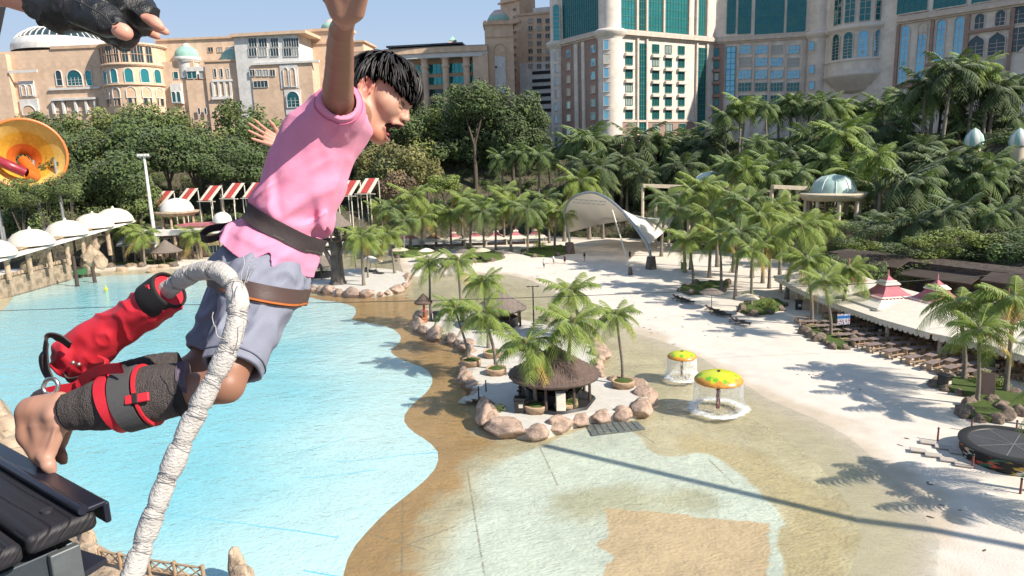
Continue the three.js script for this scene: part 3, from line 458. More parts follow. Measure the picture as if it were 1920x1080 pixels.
  for (const px of [113, 134, 155, 174]) win(b, f, px, 200, 14, 16, { glass: M.peach2, frame: M.white });
}
// ---------------------------------------------------------------- palms and trees
const leaf = (key, c, tr = .35) => MT[key] ??= std(c, { name: key, transmission: tr, thickness: 0, roughness: .95, vertexColors: true });
const LV = { bright: leaf('bright palm frond', [.175, .255, .04]), mid: leaf('palm frond', [.11, .175, .04]), dark: leaf('dark palm frond', [.078, .12, .036]), yellow: leaf('old yellow frond', [.42, .33, .07]), tree: leaf('tree leaves', [.135, .19, .05], .35), treeD: leaf('dark tree leaves', [.088, .138, .04], .35), treeY: leaf('sunlit tree leaves', [.20, .24, .06], .35), treeO: leaf('olive tree leaves', [.20, .20, .07], .25), bush: leaf('bush leaves', [.20, .27, .05], .3), brown: leaf('dry branches', [.17, .125, .08], .1) };  // treeY is a lighter yellow-green, given to some trees at random
const bark = mat('palm bark', [.24, .205, .165], { bumpMap: rep(rockT, 1.2, 2.5), bumpScale: .04 }, 1.4), barkT = mat('tree bark', [.10, .08, .06]);
function soup(tris, cols) {
  const g = new THREE.BufferGeometry(); g.setAttribute('position', new THREE.Float32BufferAttribute(tris, 3)); g.setAttribute('color', new THREE.Float32BufferAttribute(cols, 3)); g.computeVertexNormals(); g.setAttribute('uv', new THREE.BufferAttribute(new Float32Array(tris.length / 3 * 2), 2)); return g;
}
// one frond of unit length: a curved midrib with hanging leaflets
function frondGeo(rise, droop, n, w, segs = 7) {
  const tri = [], col = [], P = (t) => v3(t * (1 - .12 * droop * t), rise * t - droop * t * t, 0);
  const push = (a, b, c, k) => { tri.push(a.x, a.y, a.z, b.x, b.y, b.z, c.x, c.y, c.z); for (let i = 0; i < 3; i++) col.push(k[0], k[1], k[2]); };
  for (let i = 0; i < segs; i++) { const a = P(i / segs), b = P((i + 1) / segs), ra = .022 * (1 - i / segs) + .004, rb_ = .022 * (1 - (i + 1) / segs) + .004, k = [1.5, 1.25, 1.1]; const z1 = v3(0, 0, ra), z2 = v3(0, 0, rb_), y1 = v3(0, ra * .8, 0), y2 = v3(0, rb_ * .8, 0); for (const s of [1, -1]) { const p = a.clone().addScaledVector(z1, s), q = b.clone().addScaledVector(z2, s), r = b.clone().add(y2), o = a.clone().add(y1); push(p, q, r, k); push(p, r, o, k); } }
  for (let i = 0; i < n; i++) for (const s of [1, -1]) {
    const t = .1 + .9 * (i + rr(-.2, .2)) / n, a = P(t), b = P(Math.min(1, t + .02)), L = (.36 * Math.sin(Math.PI * (.12 + .8 * t)) + .04) * rr(.85, 1.1), dir = b.sub(a).normalize();
    const hang = rr(.3, .6) + .35 * droop, tip = a.clone().addScaledVector(dir, L * .55).add(v3(0, -L * hang * .8, s * L * .78)), m = a.clone().lerp(tip, .5).add(v3(0, L * .12, 0)), hw = dir.clone().multiplyScalar(w * .5), k = Array(3).fill(rr(.8, 1.2)); k[0] *= rr(.9, 1.2);
    push(a.clone().sub(hw), m.clone().sub(hw), m.clone().add(hw), k); push(a.clone().sub(hw), m.clone().add(hw), a.clone().add(hw), k); push(m.clone().sub(hw), tip, m.clone().add(hw), k);
  }
  return soup(tri, col);
}
const FR = [frondGeo(.95, .35, 26, .032), frondGeo(.75, .62, 26, .032), frondGeo(.5, .85, 26, .032), frondGeo(.22, 1.0, 26, .03), frondGeo(-.15, .9, 22, .03)];
const FL = [frondGeo(.95, .35, 13, .06, 3), frondGeo(.7, .7, 13, .06, 3), frondGeo(.4, .95, 13, .06, 3), frondGeo(-.05, .95, 12, .055, 3)];
const crownFrondSpec = (n) => Array.from({ length: n }, (_, i) => { const k = i / n; return { az: i * 2.399 + rr(-.3, .3), lvl: k, tilt: rr(-.14, .14), s: rr(.85, 1.08) * (k < .15 ? .75 : 1) }; });
const farCrowns = [0, 1, 2, 3].map(() => { const gs = crownFrondSpec(20).map((f) => plain(FL[Math.min(3, Math.floor(f.lvl * 4))].clone()).scale(f.s, f.s, f.s).rotateZ(f.tilt).rotateY(f.az)); return merge([gs]); });
const trunkOf = (base, top, r, segs = 18) => {
  const d = top.clone().sub(base), side = v3(d.x, 0, d.z), m1 = base.clone().addScaledVector(d, .33).addScaledVector(side, -.22), m2 = base.clone().addScaledVector(d, .7).addScaledVector(side, -.12);
  return loft([base, m1, m2, top], (t) => r * (1.45 - .95 * Math.min(1, t * 6) * .45 - .35 * t) * (1 + .05 * Math.sin(t * 95)), segs * 2, 9, true);
};
const allPalms = [];
function palm(base, crown, fl, tone, label, group, near = true) {
  const t = thing('palm_tree', label, 'palm tree', base, 0, group), top = crown.clone().sub(base), r = fl * .062;
  const tr = shared('trunk', trunkOf(v3(0, -.15, 0), top, r, near ? 20 : 6), bark, t);
  if (!near) { const c = shared('crown', pick(farCrowns), LV[tone], t); c.position.copy(top); c.rotation.y = rr(0, 6.28); c.scale.set(fl, fl * rr(.9, 1.1), fl); return t; }
  for (const f of crownFrondSpec(19 + Math.floor(rnd() * 4))) {
    const old = f.lvl > .88 && rnd() < .4, m = shared('frond', FR[Math.min(4, Math.floor(f.lvl * 4.4))], old ? LV.yellow : LV[tone], t);
    m.position.copy(top); m.rotation.set(0, f.az, f.tilt); m.scale.set(fl * f.s, fl * f.s, fl * f.s);
  }
  shared('crown_shaft', new THREE.SphereGeometry(1, 10, 8), LV.brown2 ??= mat('palm fibre', [.22, .17, .09]), t).scale.set(r * 1.5, r * 3.2, r * 1.5); t.children.at(-1).position.copy(top);
  if (rnd() < .6) for (let i = 0; i < 5; i++) { const c = shared('coconut', COCO, mat('coconut husk', [.28, .24, .07]), t), a = rr(0, 6.28); c.position.copy(top).add(v3(Math.cos(a) * r * 2.2, -r * 2.2, Math.sin(a) * r * 2.2)); c.scale.setScalar(fl * .055); }
  return t;
}
const COCO = new THREE.SphereGeometry(1, 8, 6);
// palms standing on the ground: [base px, crown px, frond length px, tone, label, height of the ground]
const palmPx = (bx_, by, cx, cyy, lp, tone, label, group, y = 0, near = true) => { const b = G(bx_, by, y), q = Zp(cx, cyy, -b.z + .15 * (rnd() - .5)), z = -b.z; return palm(b, q, lp / FPX * z, tone, label, group, near); };
// ---- broad-leaved trees
function leafMass(lobes, nl, size, seedN) {
  seed = seedN; const tri = [], col = [];
  for (const [x, y, z, r] of lobes) {
    const tint = rr(.72, 1.25), n = Math.round(nl * r * r);
    for (let i = 0; i < n; i++) {
      const d = v3(rr(-1, 1), rr(-1, 1), rr(-1, 1)); if (d.lengthSq() > 1 || d.lengthSq() < .01) { i--; continue; } d.normalize();
      const rad = r * (1 - .4 * rnd() * rnd()) * (.85 + .3 * vn3(d.x * 2.5 + x * 9, d.y * 2.5 + y * 9, d.z * 2.5)), p = v3(x, y, z).addScaledVector(d, rad), nrm = d.clone().add(v3(rr(-.7, .7), rr(-.2, .9), rr(-.7, .7))).normalize();
      const a = nrm.clone().cross(v3(rr(-1, 1), rr(-1, 1), rr(-1, 1))).normalize(), b = nrm.clone().cross(a), s = size * rr(.6, 1.25), k = tint * rr(.75, 1.25), c = [k * rr(.9, 1.15), k, k * rr(.8, 1.1)];
      const v = [p.clone().addScaledVector(a, s), p.clone().addScaledVector(b, s * .55), p.clone().addScaledVector(a, -s * .9), p.clone().addScaledVector(b, -s * .55)];
      for (const j of [0, 1, 2, 0, 2, 3]) { tri.push(v[j].x, v[j].y, v[j].z); col.push(...c); }
    }
  }
  return soup(tri, col);
}
const lobesOf = (n, flatY, seedN) => { seed = seedN; const L = [[0, 0, 0, .62]]; for (let i = 0; i < n; i++) { const a = i * 2.399 + rr(-.4, .4), h = lerp(-.55, .7, rnd()), q = Math.sqrt(Math.max(.05, 1 - h * h)) * rr(.5, .72); L.push([Math.cos(a) * q, h * flatY, Math.sin(a) * q, rr(.26, .42)]); } return L; };
const crowns = [0, 1, 2, 3, 4].map((k) => { const L = lobesOf(13, .85, 50 + k * 7); return leafMass(L, 1900, .062, 90 + k); });
const inners = [0, 1].map((k) => { const L = lobesOf(13, .85, 50 + k * 7); return merge([L.map(([x, y, z, r]) => new THREE.IcosahedronGeometry(r * .82, 1).translate(x, y, z))]); });
const bushGeo = [0, 1].map((k) => leafMass(lobesOf(8, .5, 200 + k).map(([x, y, z, r]) => [x, Math.max(0, y + .25), z, r]), 620, .075, 300 + k));
seed = 999;
const innerM = mat('shaded twigs', [.035, .05, .018]);
function tree(px, py, rp, z, tone = 'tree', label, group, sy = 1) {
  const c = Zp(px, py, z), r = rp / FPX * z * 1.22, gy = hillY(c.x, c.z), base = v3(c.x, Math.min(gy, c.y - r * .6), c.z), t = thing('tree', label, 'tree', base, 0, group), k = Math.floor(rnd() * 5);
  const h = c.y - base.y, gs = [bar(v3(0, -.3, 0), v3(0, h * .6, 0), r * .09, 7, r * .06)];
  for (let i = 0; i < 4; i++) { const a = i * 1.7 + rnd(); gs.push(bar(v3(0, h * .5, 0), v3(Math.cos(a) * r * .5, h + r * rr(-.2, .3), Math.sin(a) * r * .5), r * .045, 5, r * .015)); }
  obj('trunk', gs, barkT, t);
  const cr = shared('crown', crowns[k], LV[tone], t); cr.position.y = h; cr.rotation.y = rr(0, 6.28); cr.scale.set(r * rr(.95, 1.15), r * sy * rr(.9, 1.1), r * rr(.95, 1.1));
  return t;
}
function bush(pos, r, tone, label, group, sy = 1) {
  const t = thing('shrub', label, 'shrub', pos, rr(0, 6), group); const c = shared('foliage', pick(bushGeo), LV[tone], t); c.scale.set(r, r * sy, r * rr(.8, 1.1)); obj('stem', [0, 1, 2, 3].map((i) => bar(v3(0, -.2, 0), v3(Math.cos(i * 1.6) * r * .4, r * .4 * sy, Math.sin(i * 1.6) * r * .4), r * .03, 5)), barkT, t); return t;
}
const TL = ['mall', 'left', 'mid'];
[[[[15, 238, 36], [60, 216, 30], [112, 228, 38], [165, 230, 42], [214, 218, 42], [262, 208, 46], [312, 222, 45], [352, 236, 42], [388, 262, 36], [456, 214, 50], [432, 258, 42], [494, 246, 44], [534, 262, 34], [575, 262, 34], [625, 250, 40], [680, 245, 40]], 208, 'tree', 'green tree in the tall row below the peach mall'],
  [[[152, 282, 40], [200, 290, 44], [252, 272, 44], [310, 284, 44], [362, 288, 42], [446, 296, 40], [486, 312, 38], [408, 316, 34], [540, 310, 40], [600, 300, 44], [20, 300, 36], [90, 260, 30]], 188, 'treeD', 'dark green tree on the slope above the striped stalls'],
  [[[32, 396, 44], [82, 368, 48], [132, 340, 50], [182, 350, 50], [226, 374, 46], [104, 412, 44], [42, 432, 38], [162, 402, 44], [232, 330, 46], [212, 414, 34], [258, 372, 34], [8, 356, 40], [60, 400, 40]], 164, 'tree', 'dense tree behind the white domed arcade'],
  [[[720, 250, 36], [760, 222, 40], [802, 244, 40], [845, 226, 42], [886, 192, 44], [926, 218, 40], [966, 208, 42], [1000, 238, 30], [832, 276, 42], [882, 266, 42], [922, 266, 36], [788, 292, 38], [1008, 275, 26], [960, 255, 34]], 204, 'treeD', 'dense tree on the slope below the curved colonnade building'],
  [[[756, 312, 44], [728, 332, 38], [700, 300, 34], [800, 322, 30]], 186, 'treeO', 'loose olive green tree above the striped stalls at centre'],
].forEach(([list, z, tone, label]) => list.forEach(([x, y, r], i) => tree(x, y + (z === 208 ? 24 : 0), r * (z === 208 ? .92 : 1), z + rr(-5, 5), rnd() < .25 ? 'treeD' : rnd() < .2 ? 'treeY' : tone, `${label}, ${ord(i)} of its group`, label + 's')));
for (const [x, y, r, k] of [[122, 348, 24, 'right'], [78, 362, 26, 'lower'], [30, 366, 28, 'left']]) tree(x, y, r, 138, 'tree', `rounded green tree hiding the foot of the funnel slide, ${k} one`, 'trees round the funnel slide');
tree(745, 356, 34, 178, 'brown', 'bare brownish tree beside the striped stalls');
tree(832, 346, 30, 180, 'bush', 'rounded bright green hedge-like tree beside the grey thatched roof', null, .6);
// hill palms, small in the picture
[[1345, 1700, 192, 216, 172, 15, 44, 'mid', 'palm in the row along the terrace before the hotel'], [1700, 1925, 125, 195, 152, 11, 62, 'dark', 'tall dark palm below the arched wing of the hotel'], [1065, 1350, 255, 305, 184, 15, 58, 'dark', 'palm on the slope under the bright hotel front'], [1080, 1330, 300, 335, 172, 9, 52, 'dark', 'palm behind the white stage canopy'], [1400, 1900, 240, 292, 152, 16, 60, 'dark', 'palm on the dark slope above the green glass domes'], [1350, 1580, 290, 335, 142, 10, 56, 'mid', 'palm beside the terrace pavilions'], [1590, 1915, 290, 350, 130, 14, 66, 'dark', 'palm in the dark grove right of the pavilion'], [920, 1050, 285, 310, 182, 4, 44, 'mid', 'palm standing alone on the middle slope'], [1620, 1915, 395, 470, 104, 7, 56, 'dark', 'small palm below the dark terrace wall']].forEach(([x0, x1, y0, y1, z, n, lp, tone, label]) => {
  for (let i = 0; i < n; i++) {
    const px = lerp(x0, x1, (i + .5 + rr(-.35, .35)) / n), c = Zp(px, rr(y0, y1), z + rr(-7, 7)), fl = lp / FPX * z * rr(.66, 1.0), b = v3(c.x + rr(-1, 1), hillY(c.x, c.z), c.z + rr(-.5, .5)); if (c.y - b.y < 3) c.y = b.y + rr(3.2, 4.5);
    palm(b, c, fl, rnd() < .12 ? 'bright' : rnd() < .35 ? 'mid' : tone, `${label}, ${ord(i)} from left`, label + 's', false);
  }
});
// undergrowth on the slopes: one mass
{
  const geo = bushGeo[0], n = 1500, m4 = new THREE.Matrix4(), q = new THREE.Quaternion(), list = [];
  for (let k = 0; k < 9000 && list.length < n; k++) {
    const x = rr(-150, 125), z = rr(-85, -245), a = sdLine(F1, x, z), b = sdLine(F2, x, z); if (a < 1.5 || b > 34) continue; if (x < 8 && a < 18) continue;
    if (x > 10 && z > -118 && a > 14) { if (rnd() < .4) continue; }
    list.push([x, hillY(x, z) - .3, z, rr(1.2, 3.0)]);
  }
  const im = new THREE.InstancedMesh(geo, LV.treeD, list.length); im.name = 'undergrowth'; const c = new THREE.Color();
  list.forEach(([x, y, z, s], i) => { q.setFromAxisAngle(v3(0, 1, 0), rr(0, 6.28)); im.setMatrixAt(i, m4.compose(v3(x, y, z), q, v3(s, s * rr(.6, 1), s))); const k = rr(.6, 1.5); im.setColorAt(i, c.setRGB(k * rr(.9, 1.2), k, k * .9)); });
  im.userData = { label: 'dark green undergrowth covering the rocky slopes below the buildings', category: 'undergrowth', kind: 'stuff' }; im.castShadow = im.receiveShadow = true; scene.add(im);
}
// ---------------------------------------------------------------- islands, boulders, huts
const P = {
  granite: mat('pink boulder', [.56, .40, .31], { map: rep(rockT, .45), bumpMap: rep(rockT, .45), bumpScale: .1 }), rockB: mat('brown rock', [.27, .205, .16], { map: rep(rockT, .5), bumpMap: rep(rockT, .5), bumpScale: .12 }), sandstone: mat('sandstone', [.58, .44, .31], { map: rep(rockT, .3), bumpMap: rep(rockT, .3), bumpScale: .08 }),
  deck: mat('pale concrete', [.60, .57, .52], { map: rep(brightMottle, 1 / 4), bumpMap: rep(grain, .6), bumpScale: .015 }), thatch: mat('shingle thatch', [.155, .105, .088], { bumpMap: rep(rockT, 1.6, .7), bumpScale: .08 }, 1.2), thatchG: mat('grey thatch', [.22, .18, .155], { bumpMap: rep(rockT, 1.6, .7), bumpScale: .08 }, 1.2),
  black: mat('black paint', [.022, .022, .024], { roughness: .5 }), darkWood: mat('dark wood', [.07, .05, .04]), wood: mat('tan wood', [.42, .29, .18]), canvas: std([.74, .68, .57], { name: 'white canvas', roughness: .8, map: rep(brightMottle, 1 / 3) }), pink: mat('faded red canvas', [.50, .17, .20]), red: mat('red paint', [.58, .075, .06]), brick: mat('planter brick', [.55, .38, .25], { bumpMap: rep(grain, 3), bumpScale: .02 }, 1), grass: mat('lawn', [.13, .20, .035], { bumpMap: rep(grain, 1), bumpScale: .12 }, 2), steel: mat('galvanised steel', [.45, .47, .48], { roughness: .4, metalness: .6 }), cream: mat('cream column', [.62, .53, .40]), bin: mat('bin plastic', [.03, .028, .027], { roughness: .5 }),
};
seed = 4242;
const boulders = [0, 1, 2, 3, 4, 5].map(() => {
  const g = mergeVertices(new THREE.IcosahedronGeometry(1, 5).deleteAttribute('normal').deleteAttribute('uv')), p = g.attributes.position, pl = Array.from({ length: 20 }, () => [v3(rr(-1, 1), rr(-1, 1), rr(-1, 1)).normalize(), rr(.58, .95)]), o = rnd() * 9;
  for (let i = 0; i < p.count; i++) {
    const d = v3(p.getX(i), p.getY(i), p.getZ(i)); let r = 1.05; for (const [n, h] of pl) { const c = d.dot(n); if (c > .05) { const q = h / c; r = Math.min(r, q + .02) ; } }
    r *= .96 + .10 * (fbm3(d.x * 2.4 + o, d.y * 2.4, d.z * 2.4, 4) - .45) ; p.setXYZ(i, d.x * r, d.y * r, d.z * r);
  }
  g.computeVertexNormals(); return metreUV(plain(g), 1);
});
const PL = {};
function boulder(pos, sx, sy, sz, label, group, m = P.granite, turn = rr(0, 6.28)) { const o = shared('boulder', pick(boulders), m, scene); o.position.copy(pos); o.scale.set(sx, sy, sz); o.rotation.y = turn; return tag(o, label, 'boulder', group); }
function rim(pl, step, lo, hi, where, skip, m) {
  const c = new THREE.CatmullRomCurve3(pl.map(([x, z]) => v3(x, 0, z)), true, 'centripetal'), L = c.getLength(); let k = 0;
  for (let a = 0; a < L - step * .4;) { const s = lerp(lo * .72, hi * 1.08, rnd() ** 1.4), e = rr(.95, 1.75), w = s * e * 1.62, u = Math.min(.999, (a + w / 2) / L); a += w; const p = c.getPointAt(u); if (skip && skip(p)) continue; const t = c.getTangentAt(u); boulder(p.setY(.02 + s * rr(.02, .2)), s * e, s * rr(.72, 1.05), s * rr(.75, 1.05), `pink granite boulder ${ord(k++)} round ${where}`, 'boulders round ' + where, m, Math.atan2(-t.z, t.x) + rr(-.35, .35)); }
}
const ISL = planPx([[785, 602], [800, 618], [850, 632], [884, 655], [870, 692], [888, 726], [912, 755], [916, 788], [962, 800], [1012, 803], [1090, 778], [1198, 764], [1212, 738], [1190, 719], [1136, 709], [1118, 690], [1128, 662], [1108, 638], [1060, 618], [990, 602], [930, 592], [860, 586], [800, 588]], .4);
struct('island', slab(smooth2(ISL, 90), -.6, .42, .06), P.deck);
rim(ISL, 1.75, .85, 1.3, 'the big hut island', (p) => { const [x, y] = proj(p); return (x > 895 && x < 915 && y > 725 && y < 765) || (x > 930 && x < 1060 && y < 625); });
const ISL1 = planPx([[575, 530], [600, 540], [650, 546], [705, 547], [745, 540], [764, 527], [757, 512], [732, 505], [690, 503], [640, 505], [590, 512]], .4);
struct('island', slab(smooth2(ISL1, 60), -.6, .42, .06), P.deck);
rim(ISL1, 2.1, .8, 1.2, 'the tower island', (p) => proj(p)[1] < 518);
// steps down into the water, with handrail posts
{
  const s = thing('stone_steps', 'three pale steps with handrail posts leading from the island into brown water', 'steps', G(903, 748, 0)); s.rotation.y = -.35;
  for (let i = 0; i < 3; i++) obj('step', rb(.75, .16, 1.5, .03, -.35 - i * .62, .28 - i * .26, 0), P.deck, s);
  for (const z of [-.85, .85]) obj('post', cy(.07, .06, 1.15, .1, .3, z, 8), P.darkWood, s);
}
// round thatched huts
function hut(name, label, pos, rad, eave, rise, posts, thatch = P.thatch) {
  const t = thing(name, label, 'hut', pos), prof = [[.001, eave + rise]], n = 11;
  for (let i = 1; i <= n; i++) { const a = i / n, r = rad * a, y = eave + rise * (1 - a) ** 1.12 + rise * .03; prof.push([r, y + .035], [r + .01, y - .05]); }
  prof.push([rad * .97, eave - .16], [rad * .9, eave - .12], [.3, eave + rise * .8]);
  const g = lathe(prof.reverse(), 56), p = g.attributes.position; for (let i = 0; i < p.count; i++) { const a = Math.atan2(p.getZ(i), p.getX(i)), k = 1 + .018 * Math.sin(a * 23 + p.getY(i) * 7) + .02 * (vn(a * 14, p.getY(i) * 6) - .5); p.setX(i, p.getX(i) * k); p.setZ(i, p.getZ(i) * k); p.setY(i, p.getY(i) + .06 * (vn(a * 17 + 40, Math.hypot(p.getX(i), p.getZ(i)) * 4) - .5)); } g.computeVertexNormals();
  obj('roof', g, thatch, t);
  for (let i = 0; i < posts; i++) { const a = i / posts * 6.283 + .3; obj('post', cy(.13, .11, eave + .3, Math.cos(a) * rad * .78, 0, Math.sin(a) * rad * .78, 8), P.darkWood, t); }
  return t;
}
{
  const h = hut('beach_bar', 'round thatched bar with dark counter standing on the big boulder island', G(1040, 750, .45), 3.85, 2.35, 2.5, 8);
  obj('base', cy(3.5, 3.4, .22, 0, 0, 0, 8), P.black, h); obj('counter', [lathe([[2.2, .2], [2.2, 1.15], [2.5, 1.16], [2.5, 1.24], [1.9, 1.24], [1.9, .2]], 8)], P.black, h); obj('back_shelf', [bx(1.2, 1.9, 1.2, 0, 1.15, 0)], P.darkWood, h); obj('fridge', [rb(.75, 1.5, .7, .05, .3, .98, 2.9)], P.canvas, h);
  for (let i = 0; i < 5; i++) { const a = 2.3 + i * .28; obj('stool', [cy(.05, .05, .7, Math.cos(a) * 3, .2, Math.sin(a) * 3, 6), cy(.2, .2, .06, Math.cos(a) * 3, .9, Math.sin(a) * 3, 10)], P.darkWood, h); }
  const h2 = hut('thatched_hut', 'smaller round thatched hut behind the palms at the far end of the island', G(938, 610, .45), 3.3, 2.2, 2.3, 8, P.thatchG); obj('counter', cy(2.2, 2.2, 1.1, 0, 0, 0, 8), P.black, h2);
  const h3 = hut('parasol_hut', 'tiny thatched lifeguard parasol on the left tip of the island', G(796, 604, .45), 1.15, 2.6, 1.1, 0); obj('post', cy(.1, .08, 3, 0, 0, 0, 8), P.darkWood, h3); obj('float', rb(.3, 1.1, .16, .07, .05, 1.9, .18), P.red, h3);
  obj('chair', [rb(.6, .1, .55, .03, .1, .55, .2), rb(.6, .6, .1, .03, .1, .85, -.05), bx(.5, .5, .4, .1, .27, .2)], mat('orange plastic', [.6, .22, .08]), h3);
}
// treehouse-like tower on the left island
{
  const b = G(634, 532, .42), t = thing('tree_tower', 'thatched lookout on a thick concrete tree trunk beside the jumper', 'tower', b);
  obj('trunk', loft([v3(0, -.2, 0), v3(0, 2.5, 0), v3(.1, 5.5, 0), v3(0, 7.4, 0)], (q, a) => (1.25 - .35 * Math.sin(q * 2.6) + .12 * Math.sin(a * 5 + q * 3)) * (q < .06 ? 1.2 : 1), 24, 26), mat('carved trunk', [.18, .155, .135], { map: rep(rockT, .6, .25), bumpMap: rep(rockT, .6, .25), bumpScale: .15 }), t);
  obj('branch', [bar(v3(-.4, 3, .3), v3(-2.2, 7.2, .6), .5, 10, .3), bar(v3(.4, 4.5, 0), v3(2, 7.3, .3), .4, 10, .25)], P.thatchG, t);
  obj('deck', cy(2.4, 2.5, .25, 0, 7.3, 0, 12), P.darkWood, t);
  for (let i = 0; i < 8; i++) { const a = i / 8 * 6.283; obj('post', cy(.17, .15, 2.6, Math.cos(a) * 2.1, 7.5, Math.sin(a) * 2.1, 8), P.thatchG, t); }
  obj('railing', [7.95, 8.4].map((y) => new THREE.TorusGeometry(2.15, .07, 6, 24).rotateX(Math.PI / 2).translate(0, y, 0)), P.darkWood, t);
  obj('roof', lathe([[.01, 12.9], [1, 12.1], [2, 10.9], [3.1, 9.9], [3.1, 9.7], [2.4, 10], [.2, 12.2]].reverse(), 28), P.thatchG, t);
  const h = hut('lean_to_hut', 'low dark thatched hut tucked beside the trunk of the lookout tower', G(604, 520, .42), 2.6, 2.3, 2.2, 6, P.thatchG); obj('counter', bx(3, 1, 2, 0, .5, 0), P.black, h);
}
hut('shore_hut', 'brown thatched hut on the far left shore behind the red sleeve', G(314, 492, .3), 3.3, 2.4, 2.6, 6, P.thatchG);
// ---------------------------------------------------------------- coconut palms on the sand
seed = 77;
[[1005, 766, 985, 645, 72, 'coconut palm in the front planter left of the bar entrance'], [1061, 760, 1073, 606, 80, 'tall coconut palm leaning over the bar roof from the front planter'], [1168, 720, 1155, 592, 52, 'lone coconut palm at the right tip of the island'], [930, 692, 908, 590, 58, 'coconut palm in the round planter on the left path of the island'], [878, 680, 852, 578, 46, 'thin curved coconut palm in the rim planter left of the island'], [916, 652, 906, 528, 50, 'coconut palm rising behind the left island path'], [808, 602, 805, 494, 42, 'thin palm near the parasol hut, nearer the jumper'], [866, 604, 858, 490, 46, 'thin palm near the parasol hut, nearer the smaller hut'], [1090, 632, 1070, 548, 60, 'coconut palm behind the bar roof on the far rim']].forEach((a) => palmPx(a[0], a[1], a[2], a[3], a[4], 'bright', a[5], 'coconut palms on the island', .42));
[[682, 535, 677, 444, 46], [740, 512, 727, 440, 40], [668, 500, 656, 440, 30], [690, 520, 690, 455, 28]].forEach((a, i) => palmPx(...a, 'bright', 'coconut palm on the tower island, ' + ord(i) + ' in a loose row', 'palms on the tower island', .42));
[[742, 472, 738, 392, 40], [770, 468, 774, 368, 44], [792, 470, 790, 408, 38], [818, 462, 815, 398, 36], [846, 466, 845, 402, 38], [882, 470, 886, 386, 42], [908, 474, 905, 398, 40], [930, 468, 931, 388, 38], [958, 470, 962, 382, 42], [990, 476, 990, 392, 40], [1012, 468, 1010, 408, 36], [1040, 470, 1046, 396, 40], [758, 478, 757, 415, 34], [868, 460, 866, 370, 34], [946, 458, 944, 360, 34], [1030, 455, 1024, 372, 36], [718, 460, 716, 390, 34], [1058, 452, 1085, 340, 50], [1105, 448, 1112, 345, 52]].forEach((a, i) => palmPx(...a, i % 3 ? 'bright' : 'mid', 'palm in the belt before the striped tents, ' + ord(i) + ' of the belt', 'palms before the tent restaurant', .2));
[[1284, 510, 1272, 392, 50], [1300, 540, 1290, 448, 46], [1330, 520, 1335, 405, 52], [1352, 545, 1350, 445, 46], [1378, 560, 1388, 436, 50], [1408, 575, 1410, 470, 48], [1442, 540, 1442, 445, 50], [1475, 560, 1500, 425, 58], [1410, 520, 1402, 380, 54], [1345, 500, 1318, 350, 52], [1462, 520, 1458, 390, 52], [1525, 500, 1535, 425, 62], [1240, 480, 1250, 372, 46], [1295, 505, 1300, 360, 46], [1375, 510, 1368, 370, 50], [1430, 530, 1425, 405, 50]].forEach((a, i) => palmPx(...a, i % 4 ? 'bright' : 'mid', 'palm in the grove right of the stage canopy, ' + ord(i) + ' counted inward', 'palms in the grove by the stage', .2));
[[1522, 608, 1512, 488, 54, 'palm at the left end of the rock bed before the tents'], [1558, 632, 1545, 528, 48, 'palm in the middle of the rock bed beside the notice sign'], [1578, 602, 1592, 506, 56, 'leaning palm behind the notice sign'], [1807, 716, 1798, 568, 74, 'palm beside the dark bin before the picnic tables'], [1832, 757, 1836, 620, 66, 'palm in the grassy rock mound at the right edge'], [1885, 738, 1902, 562, 78, 'palm at the right edge leaning over the pink tents'], [1700, 520, 1697, 478, 44, 'fan-shaped palm between the two pink tent tops'], [1600, 470, 1560, 440, 58, 'bright palm below the green domed terrace pavilion'], [1640, 560, 1850, 500, 60, 'palm behind the right pink tent']].forEach((a, i) => i < 8 ? palmPx(a[0], a[1], a[2], a[3], a[4], i < 6 ? 'bright' : 'mid', a[5], 'palms by the picnic area', .25) : 0);
// off to the right, where the palm shadows on the near sand come from
[[2010, 930, 2010, 740, 100], [2110, 990, 2120, 820, 110], [1975, 800, 1990, 620, 84]].forEach((a, i) => palmPx(...a, 'bright', 'palm standing beyond the right edge, ' + ord(i) + ' from the water', 'palms beyond the right edge', .25));
[[255, 492, 252, 432, 34], [272, 498, 268, 440, 36], [232, 488, 232, 428, 30], [345, 480, 345, 430, 36], [372, 486, 364, 440, 34], [412, 480, 405, 430, 30]].forEach((a, i) => palmPx(...a, 'bright', 'palm on the far left shore, ' + ord(i) + ' from the arcade', 'palms on the far left shore', .2));
// planters under the island palms
const planterGeo = metreUV(merge([lathe([[0, -.1], [1, -.1], [1.05, .5], [1.05, .58], [.86, .58], [.84, .42], [0, .42]], 8)])), turf = metreUV(plain(new THREE.SphereGeometry(.85, 16, 8, 0, 6.3, 0, 1.57).scale(1, .35, 1).translate(0, .4, 0)));
[[1005, 770, 'octagonal brick planter before the bar, left one'], [1061, 765, 'octagonal brick planter before the bar, right one'], [1168, 724, 'octagonal brick planter at the right tip of the island'], [931, 700, 'brick planter with a grass dome on the left island path'], [884, 684, 'brick planter with green grass on the island rim'], [924, 668, 'brick planter in the shade behind the grass dome planter']].forEach(([x, y, l], i) => { const t = thing('planter', l, 'planter', G(x, y, .44), .39, 'palm planters on the island'); shared('pot', planterGeo, P.brick, t); shared('grass', turf, P.grass, t); });
bush(G(1070, 758, .9), .75, 'bush', 'bright little shrub in the right front planter', null, .7); bush(G(932, 768, .5), 1, 'bush', 'flat green ground cover on the boulder at the island corner', null, .45);
